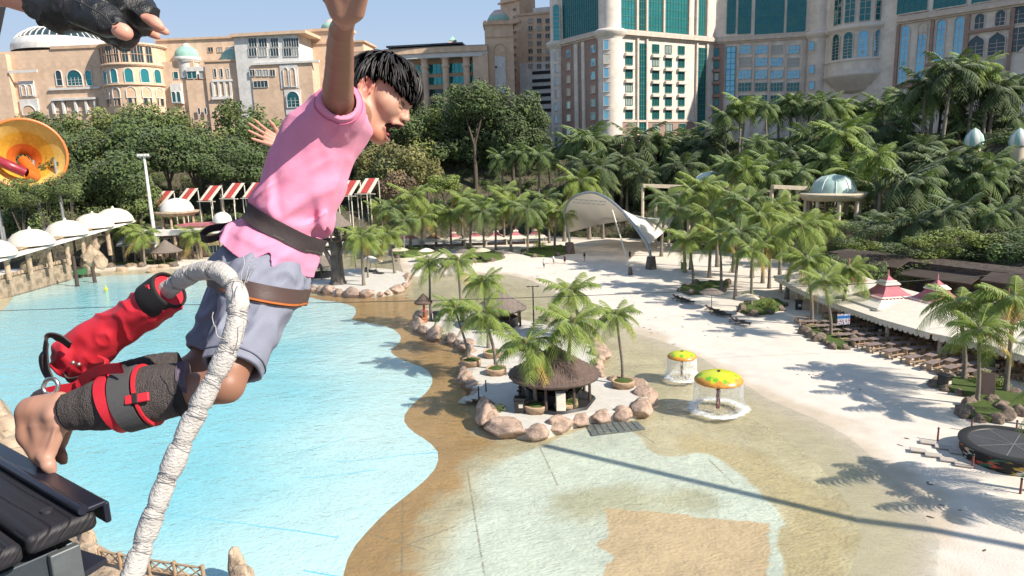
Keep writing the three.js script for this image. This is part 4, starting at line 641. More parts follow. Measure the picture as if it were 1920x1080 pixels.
// ---------------------------------------------------------------- mushroom fountains
function mushroom(px, py, rad, h, label) {
  const t = thing('mushroom_fountain', label, 'fountain', G(px, py, -.06), rr(0, 6), 'mushroom fountains in the shallow water');
  const pr = [[.001, 1], [.2, .985], [.45, .9], [.7, .72], [.88, .48], [.97, .25], [1, .1], [.985, 0], [.9, -.07], [.5, -.05], [.1, -.02]].map(([a, b]) => new THREE.Vector2(a * rad, h + b * rad * .42)).reverse();
  const g = new THREE.LatheGeometry(new THREE.SplineCurve(pr).getPoints(60), 120), p = g.attributes.position, col = [];
  for (let i = 0; i < p.count; i++) {
    const x = p.getX(i) / rad, z = p.getZ(i) / rad, r = Math.hypot(x, z), a = Math.atan2(z, x), y = (p.getY(i) - h) / rad; let c = [.52, .56, .015];
    const edge = .84 + .06 * Math.sin(a * 7 + 1) + .05 * Math.sin(a * 13); if (r > edge || y < .02) c = [.66, .27, .035];
    for (let k = 0; k < 9; k++) { const b = k * .698 + .3 * Math.sin(k * 5), d = .76 + .08 * Math.sin(k * 3.3), ex = x - Math.cos(b) * d, ez = z - Math.sin(b) * d, rr_ = .105 + .03 * Math.sin(k * 7); if (y > .03 && Math.hypot(ex, ez) * (1 + .25 * Math.sin(Math.atan2(ez, ex) * 5 + k)) < rr_) c = [.14, .42, .02]; }
    const n = y < .12 ? (vn(a * 30, y * 60) > .62 ? .45 : 1) : 1; col.push(c[0] * n, c[1] * n, c[2] * n);
  }
  g.setAttribute('color', new THREE.Float32BufferAttribute(col, 3)); shared('cap', g, std([1, 1, 1], { name: 'painted fibreglass', vertexColors: true, roughness: .35, clearcoat: .4 }), t);
  obj('outlet', rb(rad * .2, .08, rad * .1, .02, 0, h + rad * .42 + .02, 0), P.black, t);
  const cg = plain(cy(rad * .085, rad * .085, h, 0, 0, 0, 20)); obj('column', cg, mat('mosaic column', [.22, .10, .075], { map: rep(tex(64, 64, (u, v) => [.55, .3, .22].map((c) => c * (.4 + 1.2 * hash(Math.floor(u * 16), Math.floor(v * 16), 3)))), 2, 2) }), t);
  const tri = [], drop = (x, y, z, w, l) => { tri.push(x - w, y, z, x + w, y, z, x, y - l, z + w, x, y, z + w, x, y - l, z - w * .3, x + w * .7, y, z - w); };
  for (let i = 0; i < 1500; i++) { const a = rr(0, 6.283), q = rad * rr(.93, 1.0), y0 = h * Math.sqrt(rnd()); drop(Math.cos(a) * q * (1 + .06 * (1 - y0 / h)), y0, Math.sin(a) * q * (1 + .06 * (1 - y0 / h)), rr(.006, .014), rr(.12, .4)); }
  const splash = []; { const keep = tri.length; for (let i = 0; i < 2600; i++) { const a = rr(0, 6.283), q = rad * (1.04 + .13 * (rnd() + rnd() + rnd() - 1.5)), y0 = .55 * rnd() ** 2.4 + .02; drop(Math.cos(a) * q, y0, Math.sin(a) * q, rr(.01, .03), rr(.03, .06)); } splash.push(...tri.splice(keep)); }
  const geoOf = (q) => { const gg = new THREE.BufferGeometry(); gg.setAttribute('position', new THREE.Float32BufferAttribute(q, 3)); gg.computeVertexNormals(); return gg; }, wm = MT.spray ??= std([.93, .96, .97], { name: 'falling water', transmission: .35, thickness: 0, roughness: .6 });
  shared('falling_water', geoOf(tri), wm, t).userData.kind = 'stuff'; shared('splash', geoOf(splash), MT.foam ??= std([.88, .9, .9], { name: 'foam', roughness: .9 }), t).userData.kind = 'stuff';
  const fa = MT.foamA ??= tex(256, 256, (u, v) => { const x = u * 2 - 1, y = v * 2 - 1, r = Math.hypot(x, y), a = Math.atan2(y, x), n = fbm(u * 12, v * 12, 4); return clamp((1 - Math.abs(r - .74) / .24) * 1.3 - (n - .3) * 1.4 + .1 * Math.sin(a * 9), 0, 1) * (r < .98 ? 1 : 0); });
  const f = shared('foam_ring', new THREE.CircleGeometry(rad * 1.42, 48).rotateX(-Math.PI / 2).translate(0, .012, 0), MT.foamM ??= std([.86, .89, .89], { name: 'surface foam', alphaMap: fa, transparent: true, roughness: .9 }), t); return t;
}
mushroom(1346, 765, 1.95, 2.35, 'larger yellow and green mushroom fountain nearer the camera'); mushroom(1278, 707, 1.34, 1.95, 'smaller yellow and green mushroom fountain farther up the shore');
// ---------------------------------------------------------------- stage canopy
{
  const t = thing('stage_canopy', 'white stretched canopy over a leaning arch above the sandy stage', 'canopy', G(1140, 500, .15)), L = (x, y, z) => Zp(x, y, z).sub(t.position);
  const A = [[1066, 436, 146], [1058, 402, 145], [1066, 378, 143], [1085, 365, 140], [1112, 361, 137], [1140, 373, 133], [1163, 392, 130], [1182, 414, 127], [1199, 437, 124], [1214, 460, 122]].map((a) => L(...a)), B = [[1066, 436, 146], [1082, 432, 149], [1102, 427, 153], [1125, 421, 157], [1150, 417, 160], [1182, 413, 162], [1222, 409, 158], [1264, 407, 148], [1244, 436, 134], [1214, 460, 122]].map((a) => L(...a));
  const ca = new THREE.CatmullRomCurve3(A), cb = new THREE.CatmullRomCurve3(B, false, 'catmullrom', .2), N = 48, K = 16, pos = [], idx = [];
  for (let i = 0; i <= N; i++) for (let j = 0; j <= K; j++) { const a = ca.getPoint(i / N), b = cb.getPoint(i / N), s = j / K, q = a.clone().lerp(b, s); q.y += -a.distanceTo(b) * .12 * s * (1 - s) * (i / N > .6 ? .4 : 1.6); pos.push(q.x, q.y, q.z); if (i < N && j < K) { const k = i * (K + 1) + j; idx.push(k, k + 1, k + K + 1, k + 1, k + K + 2, k + K + 1); } }
  const g = new THREE.BufferGeometry(); g.setAttribute('position', new THREE.Float32BufferAttribute(pos, 3)); g.setIndex(idx); g.computeVertexNormals();
  obj('membrane', g, std([.74, .69, .6], { name: 'stage membrane', roughness: .75, transmission: .3, thickness: 0 }), t);
  obj('arch', new THREE.TubeGeometry(new THREE.CatmullRomCurve3([L(1069, 470, 144), ...A, L(1223, 494, 120.5)]), 90, .26, 10), P.steel, t);
  const foot = (x, y, z, w, h) => obj('footing', metreUV(plain(new THREE.CylinderGeometry(w * .7, w, h, 7).translate(0, h / 2, 0).translate(...(() => { const p = G(x, y, .05).sub(t.position); return [p.x, p.y - .2, p.z]; })()))), P.rockB, t);
  foot(1068, 476, 0, 1.25, 2.6); foot(1221, 505, 0, 1.1, 2.5); foot(1182, 516, 0, .45, 1.6);
  const m0 = G(1182, 505, .6).sub(t.position); obj('mast', bar(m0, L(1148, 394, -(m0.z + t.position.z) + 8), .13, 8), P.canvas, t);
  const ta = L(1072, 373, 141), tb = L(1136, 378, 137), gs = []; for (const dy of [0, -.7]) gs.push(bar(ta.clone().add(v3(0, dy, 0)), tb.clone().add(v3(0, dy, 0)), .06, 5)); for (let i = 0; i < 14; i++) { const a = ta.clone().lerp(tb, i / 14), b = ta.clone().lerp(tb, (i + 1) / 14); (i % 2 ? a : b).y -= .7; gs.push(bar(a, b, .04, 4)); } obj('lighting_truss', gs, P.steel, t);
}
// ---------------------------------------------------------------- tents
const TG = {};
function tent(pos, turn, s, label, group, legs = true) {
  const t = thing('pagoda_tent', label, 'tent', pos, turn, group); t.scale.setScalar(s);
  const sq = (pr, seg = 4) => plain(new THREE.LatheGeometry(pr.map(([a, b]) => new THREE.Vector2(a * 1.4142, b)), seg).rotateY(Math.PI / 4)).clone();
  const fl = (g) => { g.computeVertexNormals(); return metreUV(g); };
  TG.canopy ??= fl(sq([[5, 2.55], [5, 2.8], [3.6, 3.25], [2.6, 3.9], [2.55, 3.8], [3.5, 3.15], [4.96, 2.7]])); TG.roof ??= fl(sq([[2.95, 3.62], [2.0, 4.15], [1.3, 4.85], [.95, 5.5], [.9, 5.4], [1.9, 4.05], [2.9, 3.55]])); TG.cap ??= fl(sq([[1.25, 5.35], [1.3, 5.5], [.85, 6.0], [.8, 6.05], [.4, 6.05]])); TG.top ??= fl(sq([[.72, 6.04], [.35, 6.4], [.09, 6.75], [.05, 7.6], [.01, 7.7]]));
  TG.val ??= (() => { const gs = []; for (let k = 0; k < 4; k++) for (let i = 0; i < 16; i++) { const c = new THREE.CylinderGeometry(.31, .31, .05, 12, 1, false, 0, Math.PI).rotateX(Math.PI / 2).rotateZ(-Math.PI / 2).translate(-4.69 + i * .625, 2.56, 5.0); gs.push(c.rotateY(k * Math.PI / 2)); } return metreUV(merge([gs])); })();
  TG.sk ??= (() => { const gs = []; for (let k = 0; k < 4; k++) for (let i = 0; i < 10; i++) gs.push(new THREE.ConeGeometry(.3, .5, 4).rotateX(Math.PI).translate(-2.7 + i * .6, 3.5, 2.93).rotateY(k * Math.PI / 2)); return metreUV(merge([gs])); })();
  shared('canopy', TG.canopy, P.canvas, t); const v = shared('valance', TG.val, P.canvas, t); v.userData.kind = 'stuff'; const rf = shared('roof', TG.roof, P.pink, t); shared('skirt', TG.sk, P.pink, rf).userData.kind = 'stuff'; shared('cap', TG.cap, P.canvas, t); shared('finial', TG.top, P.pink, t);
  if (legs) { TG.col ??= metreUV(merge([cy(.2, .18, 2, 0, 0, 0, 12), cy(.24, .22, .3, 0, 0, 0, 12), lathe([[.18, 1.6], [.25, 1.9], [.5, 2.35], [1.0, 2.62], [0, 2.63]], 8)])); for (const [x, z] of [[-4.6, 4.6], [4.6, 4.6], [-4.6, -4.6], [4.6, -4.6]]) { const c = shared('column', TG.col, P.cream, t); c.position.set(x, 0, z); } }
  return t;
}
{
  const lineC = new THREE.CatmullRomCurve3([[1462, 548], [1532, 586], [1650, 633], [1747, 664], [1865, 694], [2010, 742], [2200, 800]].map(([x, y]) => G(x, y, .15))), LN = lineC.getLength();
  const along = (s, o, y = .15) => { const u = clamp(s / LN, 0, 1), p = lineC.getPointAt(u), d = lineC.getTangentAt(u), n = v3(-d.z, 0, d.x); return [p.addScaledVector(n, -n.x < 0 ? o : -o).setY(y), Math.atan2(d.x, d.z)]; };
  [[1590, 530], [1663, 556], [1755, 566], [1886, 598], [2030, 640]].forEach(([x, y], i) => { const p = G(x, y, 3.4).setY(.9), q = along(LN * [.2, .38, .5, .66, .8][i], 0)[1]; tent(p, q, .74, `pink and white pagoda tent over the picnic tables, ${ord(i)} from the far end`, 'picnic tents on the right'); });
  {
    const t = thing('eave_canopy', 'long cream canopy with scalloped edge running before the pink tents', 'canopy', lineC.getPointAt(.3)), o = t.position, nS = Math.floor(LN / 6.5), put = (g, p, m, tilt = 0) => g.rotateX(0).rotateY(m).translate(p.x - o.x, p.y - o.y, p.z - o.z);
    for (let i = 0; i < nS; i++) {
      const s = i * 6.5 + 3.25, [q, m0] = along(s, 3.2, 3.2), m = m0 - Math.PI / 2; obj('roof_sheet', put(new THREE.BoxGeometry(6.62, .08, 8.4).rotateX(.18), q, m), P.canvas, t);
      const [e] = along(s, -.85, 2.36); obj('fascia', put(new THREE.BoxGeometry(6.5, .4, .06), e, m), P.canvas, t);
      const gs = []; for (let k = 0; k < 10; k++) gs.push(put(new THREE.CylinderGeometry(.32, .32, .05, 10, 1, false, -Math.PI / 2, Math.PI).rotateX(Math.PI / 2).translate(-2.95 + k * .655, 0, 0), along(s, -.85, 2.17)[0], m)); obj('scallops', gs, P.canvas, t).userData.kind = 'stuff';
      const c = shared('column', TG.big ??= metreUV(merge([cy(.22, .2, 2, 0, 0, 0, 12), cy(.28, .26, .35, 0, 0, 0, 12), lathe([[.2, 1.4], [.3, 1.75], [.62, 2.15], [1.15, 2.42], [0, 2.43]], 8)])), P.cream, t); c.position.copy(along(i * 6.5 + .3, 0, .1)[0].sub(o));
    }
  }
  const top = metreUV(merge([[-.31, -.1, .1, .31].map((z) => rb(1.7, .05, .19, .01, 0, .75, z))])), bench = metreUV(merge([rb(1.7, .05, .28, .01, 0, .45, 0), bx(.06, .43, .2, -.65, .215, 0), bx(.06, .43, .2, .65, .215, 0)])), leg = metreUV(merge([bx(.07, .72, .5, 0, .36, 0)]));
  seed = 31; const tm = [P.darkWood, mat('lighter table top', [.24, .185, .17])];  // lighter tops go to the rows nearest the sand
  for (let r = 0; r < 5; r++) for (let i = 0; i < 15; i++) {
    const s = 15.5 + i * 1.95 + rr(-.15, .15) + r * .4; if (r < 2 && (i < 1 + r || i > 12)) continue;
    const [p, m] = along(s, -4.4 + r * 2.1 + rr(-.15, .15)), t = thing('picnic_table', `slatted picnic table with benches, row ${ORD[r]} from the sand, ${ord(i)} along`, 'picnic table', p, m - Math.PI / 2 + Math.PI / 2 + rr(-.06, .06), 'picnic tables by the pink tents');
    shared('tabletop', top, r < 3 ? tm[1] : tm[0], t); for (const z of [-.68, .68]) { const b = shared('bench', bench, P.wood, t); b.position.z = z; } for (const x of [-.6, .6]) { const l = shared('leg', leg, P.wood, t); l.position.x = x; }
  }
  // back row along the hill
  [632, 664, 697, 728, 770, 812, 850, 890, 930, 968, 1005, 440, 475].forEach((x, i) => tent(G(x, 462, .2).setZ(-163), .06, .52, `small red and white pagoda tent under the hill, ${ord(i)} of the row`, 'tent restaurant under the hill'));
}
// red-and-white slanted stall roofs on the slope
{
  const st = [[305, 372], [350, 367], [395, 362], [437, 357], [476, 356], [655, 352], [690, 348]];
  st.forEach(([x, y], i) => {
    const c = Zp(x, y, 168), g0 = hillY(c.x, c.z), t = thing('striped_stall', `slanted red and white stall roof on the slope, ${ord(i)} from the lamp mast`, 'stall', v3(c.x, g0, c.z), .15, 'striped stalls on the slope'), h = Math.max(2, c.y - g0);
    t.rotation.y = -.45;
    for (let k = 0; k < 4; k++) obj('roof_panel', bx(.98, .1, 5, -1.5 + k, h, 0, 0, .72), k % 3 === 0 ? P.canvas : P.red, t);
    for (const [px, pz] of [[-1.9, 1.9], [1.9, 1.9], [-1.9, -1.8], [1.9, -1.8]]) obj('post', cy(.12, .12, h + (pz > 0 ? -1.7 : 1.5), px, -.3, pz, 6), P.canvas, t);
    obj('rail', bar(v3(-2.6, h - 1.9, 2), v3(3.4, h - 1.9, 2), .12, 6), P.canvas, t); obj('brace', bar(v3(-1.9, h - 1.9, 2), v3(.6, h + 1.2, -1.8), .09, 5), P.canvas, t); obj('brace', bar(v3(1.9, h - 1.9, 2), v3(-.4, h + 1.2, -1.8), .09, 5), P.canvas, t);
  });
}
// ---------------------------------------------------------------- far left shore
{
  const a = Zp(-90, 509, 106), b = Zp(222, 419, 147), D = b.clone().sub(a), wa = Zp(-90, 545, 106), wb = Zp(126, 489, 134), t = thing('domed_arcade', 'sandstone arcade with a row of white domes and columns along the pool wall', 'arcade', v3(b.x, 0, b.z)), part = (n, g, m) => obj(n, merge([g]).translate(-t.position.x, 0, -t.position.z), m, t);
  const back = v3(-.35, 0, -.93).multiplyScalar(7);
  part('eave', [beam(a, b, .5, .7), beam(a.clone().add(v3(0, .6, 0)), b.clone().add(v3(0, .6, 0)), 1, .25)], P.sandstone);
  part('roof_slab', beam(a.clone().addScaledVector(back, .5).add(v3(0, .2, 0)), b.clone().addScaledVector(back, .5).add(v3(0, .2, 0)), 6.6, .4), M.white);
  for (const [x, y] of [[-40, 477], [28, 462], [97, 443], [157, 428], [207, 416]]) { const k = (x + 90) / 312, p = a.clone().lerp(b, k).addScaledVector(back, .42), r = 3.7; part('dome', lathe([[r, .55], [r * 1.02, .8], [r * .93, 1.7], [r * .72, 2.6], [r * .4, 3.2], [.25, 3.4], [.2, 3.7], [.01, 3.9]], 28, p.x, p.y, p.z), M.dome ??= mat('cream dome', [.74, .68, .58], {}, 5)); }
  for (const x of [-70, -12, 25, 62, 98, 132, 160, 190]) { const k = (x + 92) / 312, p = a.clone().lerp(b, k), w = wa.clone().lerp(wb, Math.min(1, (x + 90) / 216)); part('column', lathe([[.42, w.y - .3], [.42, p.y - 1.1], [.62, p.y - .9], [.62, p.y - .35], [0, p.y - .34]], 12, p.x, 0, p.z), P.sandstone); }
  const w = thing('pool_wall', 'weathered sandstone wall with small merlons at the edge of the blue pool', 'wall', v3(wb.x, 0, wb.z)), wp = (n, g, m) => obj(n, merge([g]).translate(-w.position.x, 0, -w.position.z), m, w);
  const q = (p, y) => v3(p.x, y, p.z); wp('wall_face', [beam(q(wa, wa.y / 2 - .3), q(wb, wb.y / 2 - .3), 1.2, (wa.y + wb.y) / 2)], mat('stained sandstone wall', [.46, .36, .26], { map: rep(rockT, .2), bumpMap: rep(rockT, .3), bumpScale: .15 }));
  wp('merlon', Array.from({ length: 30 }, (_, i) => { const p = wa.clone().lerp(wb, (i + .5) / 30); return rb(.55, .6, .6, .12, p.x, p.y + .15, p.z); }), P.sandstone);
  // rock sculptures and the landing stage
  for (const [x, y, s, k] of [[48, 500, 1.1, 'left'], [118, 482, 1.3, 'middle'], [172, 478, 2.2, 'big right'], [165, 498, 1.6, 'lower'], [180, 462, .9, 'top'], [188, 490, 1.7, 'rear']]) boulder(Zp(x, y, x < 100 ? 122 : 137), s, s * 1.2, s, `tan carved rock by the pool wall, the ${k} one`, 'carved rocks by the pool wall', P.sandstone);
  const l = thing('landing_stage', 'dark little landing stage with a green mat on the far pool edge', 'platform', G(150, 515, 0)); obj('deck', bx(3.4, .4, 3, 0, 1.6, 0), P.darkWood, l); obj('mat', bx(2.6, 1.4, .12, 1, .9, 1.62, 0, -.5), mat('green mat', [.04, .16, .06]), l); obj('canopy', bx(3, .15, 2.4, 0, 3.4, 0), P.black, l); for (const x of [-1.4, 1.4]) obj('post', cy(.08, .08, 3.6, x, -.3, 1.2, 6), P.wood, l);
  for (const [x0, y0, x1, y1, k] of [[145, 535, 137, 480, 'left'], [178, 528, 173, 500, 'right']]) { const p = G(x0, y0, -.3), t2 = thing('mooring_post', `brown wooden post in the far blue water, the ${k} one`, 'post', p, 0, 'posts in the far water'); obj('post', bar(v3(0, -.2, 0), Zp(x1, y1, -p.z).sub(p), .35, 8, .28), P.darkWood, t2); }
  const by = thing('buoy', 'small yellow buoy floating on the far blue water', 'buoy', G(199, 544, -.06)); obj('float', [sph(.32, 0, .15, 0, 14), cy(.1, .05, .6, 0, .3, 0, 8)], mat('buoy yellow', [.65, .7, .05], { roughness: .4 }), by);
  // low restaurant behind the far shore
  const f = facade(205, 152, 430, 156), b2 = building('waterside_restaurant', 'low white roofed restaurant with glass doors behind the far shore palms', v3(f.A.x, 0, f.A.z)), y = (p) => f.at(300, p)[1];
  b2.part('wall', f.box(0, f.L, 0, y(442), -9, -2), P.sandstone); b2.part('roof', [f.box(-1, f.L + 1, y(442) + .003, y(432), -9, .8)], M.white); b2.part('grey_roof', [T(new THREE.BoxGeometry(8, .2, 5), ...f.pt(2, y(447), 1.5).toArray(), f.ang, .35)], M.greyRoof);
  for (const px of [245, 280, 310, 350, 395]) win(b2, f, px, 462, 26, 26, { cols: 4, rows: 2, glass: M.glassK, frame: M.white, out: -2 });
  for (const px of [210, 232, 263, 297, 330, 375, 415]) { const s = f.at(px, 460)[0], p = f.pt(s, 0, .2); b2.part('column', cy(.4, .36, y(443), p.x, 0, p.z, 10), P.sandstone); }
  const pv = Zp(332, 395, 158), k = thing('domed_pavilion', 'round white domed pavilion on columns left of the jumper', 'pavilion', v3(pv.x, hillY(pv.x, pv.z), pv.z)), ph = pv.y - k.position.y;
  obj('dome', lathe([[3.6, ph], [3.5, ph + .7], [3, ph + 1.7], [2, ph + 2.5], [.01, ph + 2.9]], 28), M.white, k); obj('cornice', lathe([[3.6, ph - 1.1], [4.7, ph - .5], [4.8, ph - .1], [3.6, ph]], 12), P.sandstone, k); for (let i = 0; i < 8; i++) { const q2 = i / 8 * 6.283; obj('column', cy(.3, .26, Math.max(2, ph - 1), Math.cos(q2) * 3.4, 0, Math.sin(q2) * 3.4, 8), P.sandstone, k); } obj('floor', cy(4.4, 4.2, 2.2, 0, -2.1, 0, 24), P.sandstone, k);
  const dm = thing('small_dome', 'small white dome on a maroon roof terrace beside the jumper', 'dome', Zp(417, 412, 156)); obj('shell', lathe([[2, -.6], [2, 0], [1.8, .8], [1.1, 1.5], [.01, 1.8]], 20), M.white, dm); obj('terrace', bx(14, .5, 5, -3, -.9, -1), P.pink, dm); obj('terrace_wall', bx(13.5, 4.4, 4.6, -3, -3.36, -1), P.sandstone, dm);
  seed = 12; for (let i = 0; i < 11; i++) { const x = lerp(150, 345, i / 10), p = G(x, 502 + 4 * Math.sin(i * 2), .1); boulder(p, 1.5, 1, 1, `tan shoreline rock on the far left bank, ${ord(i)} from the wall`, 'rocks on the far left bank', i % 3 ? P.sandstone : P.rockB); }
  struct('lawn', flat(planPx([[170, 496], [330, 494], [330, 482], [190, 484]], .3), .3), P.grass);
}
// funnel slide
{
  const c = Zp(48, 291, 150), t = thing('funnel_slide', 'giant orange and yellow funnel water slide among the trees at the left', 'water slide', c), ax = v3(.62, .14, .77).normalize(), q = new THREE.Quaternion().setFromUnitVectors(v3(0, 1, 0), ax), ring = (n, pr, m) => { const g = lathe(pr, 56).applyQuaternion(q); return obj(n, g, m, t); };
  const Y = mat('yellow fibreglass', [.68, .38, .05], { roughness: .35 }), O = mat('orange fibreglass', [.66, .17, .03], { roughness: .35 }), D = mat('crimson fibreglass', [.34, .03, .05], { roughness: .35 }), Y2 = mat('pale yellow fibreglass', [.72, .48, .14], { roughness: .35 });
  ring('outer_band', [[5.3, -1.6], [7.3, 1.0], [7.45, 1.0], [5.45, -1.7]], Y2); ring('middle_band', [[3.2, -4.4], [5.3, -1.61], [5.45, -1.71], [3.35, -4.5]], Y); ring('inner_band', [[1.4, -7.2], [3.2, -4.41], [3.35, -4.51], [1.55, -7.3]], O); ring('rim', [[7.2, 1.0], [7.7, .95], [7.7, 1.25], [7.2, 1.3], [7.2, 1.0]], O);
  const th = ax.clone().multiplyScalar(-6.8); const tb = (pts, m) => obj('flume', tube(pts, 1.05, 14, 30), m, t); tb([v3(-7.5, .2, 1), v3(-6, -.2, 2.6), v3(-3.5, -1, 3.4)], Y); tb([v3(-3.5, -1, 3.4), v3(-1.5, -2.2, 3), v3(.2, -3.6, 1.4)], D); tb([v3(-14, 1, 0), v3(-10, 1, .2), v3(-7.5, .2, 1)], D); tb([v3(.2, -3.6, 1.4), v3(.6, -4.4, -1), th], O);
  for (const [x, z] of [[-6.5, 2], [-2, -5], [4, -3], [-9, -2]]) obj('support', cy(.35, .3, 26, x, -27, z, 10), P.steel, t);
}
{ const b = Zp(286, 414, 150), top = Zp(267, 294, 150), t = thing('lamp_mast', 'tall white floodlight mast rising left of the striped stalls', 'lamp mast', b); obj('mast', bar(v3(0, -6, 0), v3(0, top.y - b.y, 0), .42, 10, .26), M.white, t); const h = top.y - b.y; obj('crossbar', bx(2.4, .18, .9, 0, h, 0), P.steel, t); for (const x of [-1, -.35, .35, 1]) obj('floodlight', rb(.5, .5, .35, .05, x, h + .35, .35), M.white, t); }
{ const b = G(1001, 612, .45), t = thing('lamp_post', 'slim black lamp post with two short arms behind the bar island', 'lamp post', b), h = Zp(1000, 537, -b.z).y - b.y; obj('post', cy(.1, .07, h, 0, 0, 0, 8), P.black, t); obj('arm', [bar(v3(-.6, h, 0), v3(.6, h, 0), .05, 6), rb(.3, .12, .2, .03, -.6, h, 0), rb(.3, .12, .2, .03, .6, h, 0)], P.black, t); }
{ const pts = [[-200, 590], [330, 572], [640, 567], [960, 559], [1440, 540], [1690, 528], [1920, 511], [2400, 470]].map(([x, y]) => Zp(x, y, 62)); tag(obj('cable', tube(pts, .028, 6, 60), P.black), 'thin dark cable stretched across the whole lagoon', 'cable'); }
// ---------------------------------------------------------------- terrace pavilions, huts and wall on the right
for (const [x, y, z, r, l] of [[1562, 360, 128, 3.9, 'open pavilion with a pale green dome on the right terrace'], [1332, 350, 146, 3.6, 'green domed pavilion half hidden by palms above the stage canopy']]) {
  const p = Zp(x, y, z), g0 = hillY(p.x, p.z) - .5, t = thing('terrace_pavilion', l, 'pavilion', v3(p.x, g0, p.z)), h = p.y - g0;
  obj('dome', lathe([[r, h], [r * .96, h + .9], [r * .8, h + 2.1], [r * .5, h + 2.9], [.01, h + 3.3]], 32), mat('pale green dome', [.42, .58, .52], { roughness: .5 }), t); for (let i = 0; i < 10; i++) { const a = i / 10 * 6.283, Q = (k, yy) => v3(Math.cos(a) * r * k, h + yy, Math.sin(a) * r * k); obj('rib', [bar(Q(1.01, 0), Q(.97, .9), .09, 5), bar(Q(.97, .9), Q(.81, 2.1), .09, 5), bar(Q(.81, 2.1), Q(.51, 2.9), .08, 5)], M.white, t); }
  obj('cornice', lathe([[r * 1.0, h - 1.5], [r * 1.35, h - 1.4], [r * 1.5, h - .4], [r * 1.5, h - .1], [r, h]], 16), P.cream, t); for (let i = 0; i < 8; i++) { const a = i / 8 * 6.283 + .2; obj('column', cy(.38, .34, h - 1.3, Math.cos(a) * r * 1.2, 0, Math.sin(a) * r * 1.2, 10), P.cream, t); } obj('floor', cy(r * 1.5, r * 1.45, .5, 0, -.2, 0, 24), P.sandstone, t);
}
[[1205, 1305, 348, 148], [1385, 1445, 356, 136], [1448, 1512, 350, 130], [1650, 1720, 358, 126]].forEach(([x0, x1, y, z], i) => { const a = Zp(x0, y, z), b = Zp(x1, y + 3, z), g0 = hillY((a.x + b.x) / 2, a.z) - .5, t = thing('pergola', `cream stone pergola beam on columns along the right terrace, ${ord(i)} from the stage`, 'pergola', v3(a.x, g0, a.z), 0, 'pergolas on the terrace'); const L = (p, dy) => p.clone().sub(t.position).add(v3(0, dy, 0)); obj('beam', [beam(L(a, 0), L(b, 0), 1.6, .7)], P.cream, t); for (let k = 0; k < 5; k++) { const p = L(a.clone().lerp(b, k / 4), -.4); obj('column', cy(.32, .3, Math.max(1, p.y), p.x, 0, p.z, 10), P.cream, t); } });
for (const [x, k] of [[1826, 'left'], [1910, 'right']]) { const p = Zp(x, 266, 136), t = thing('striped_kiosk', `onion-shaped green and white striped kiosk top among dark palms, the ${k} one`, 'kiosk', p); for (let i = 0; i < 12; i++) obj('roof_segment', new THREE.LatheGeometry([[1.5, -.8], [1.75, 0], [1.45, 1.2], [.7, 2.2], [.01, 2.7]].map((a) => new THREE.Vector2(...a)), 3, i / 12 * 6.2832, 6.2832 / 12), i % 2 ? M.white : M.green, t); obj('post', cy(1.3, 1.3, 5, 0, -5.8, 0, 10), P.cream, t); }
{
  const f = facade(1570, 100, 1960, 78), t = building('rock_terrace', 'dark brown rock-faced terrace building with lean-to roofs behind the pink tents', v3(f.A.x, 0, f.A.z)), y = (p, x = 1700) => f.at(x, p)[1];
  t.part('wall', f.box(0, f.L, -.5, 5.4, -5, 0), P.rockD ??= mat('dark rock face', [.11, .08, .065], { map: rep(rockT, .3), bumpMap: rep(rockT, .3), bumpScale: .3 })); t.part('lean_to_roof', [[2, 12, 5.2], [12.3, 21, 4.4], [22, 31, 5.0], [31.5, 39, 4.3]].map(([a, b, h]) => { const p = f.pt((a + b) / 2, h, .9); return T(new THREE.BoxGeometry(b - a, .18, 3.4), p.x, p.y, p.z, f.ang, .28); }), P.darkWood);
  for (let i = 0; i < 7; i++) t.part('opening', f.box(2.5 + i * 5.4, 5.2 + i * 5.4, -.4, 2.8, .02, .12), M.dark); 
  seed = 9; for (const [x, yy, r, tone] of [[1720, 448, 2.4, 'bush'], [1755, 440, 3.0, 'bush'], [1800, 436, 3.4, 'bush'], [1840, 446, 3.0, 'bush'], [1780, 460, 2.2, 'bush'], [1600, 418, 2.2, 'treeD'], [1650, 425, 2.4, 'treeD'], [1880, 440, 2.6, 'treeD'], [1580, 446, 2.2, 'treeD'], [1615, 452, 2.4, 'bush'], [1665, 458, 2.4, 'treeD'], [1700, 464, 2.2, 'treeD'], [1745, 470, 2.5, 'bush'], [1815, 474, 2.7, 'treeD'], [1865, 478, 2.4, 'bush'], [1900, 476, 2.8, 'treeD']]) { const p = Zp(x, yy, 92); bush(p.setY(p.y - .8), r, tone, `${tone === 'bush' ? 'bright green' : 'dark green'} creeping shrub on the terrace edge, ${ord([1580, 1600, 1615, 1650, 1665, 1700, 1720, 1745, 1755, 1780, 1800, 1815, 1840, 1865, 1880, 1900].indexOf(x))} from the pavilion`, 'shrubs on the terrace edge', .55); }
}
[[1592, 492, 2], [1640, 498, 2.4], [1700, 506, 2.2], [1728, 494, 1.8], [1790, 512, 2.4], [1845, 520, 2.5], [1895, 528, 2.6], [1560, 484, 2]].forEach(([x, y, r], i) => { const p = Zp(x, y, 89); bush(p.setY(Math.max(.2, p.y - r * .6)), r, i % 3 ? 'treeD' : 'bush', `leafy shrub between the pink tents and the dark rock face, ${ord(i)} from the left`, 'shrubs behind the pink tents', 1); });
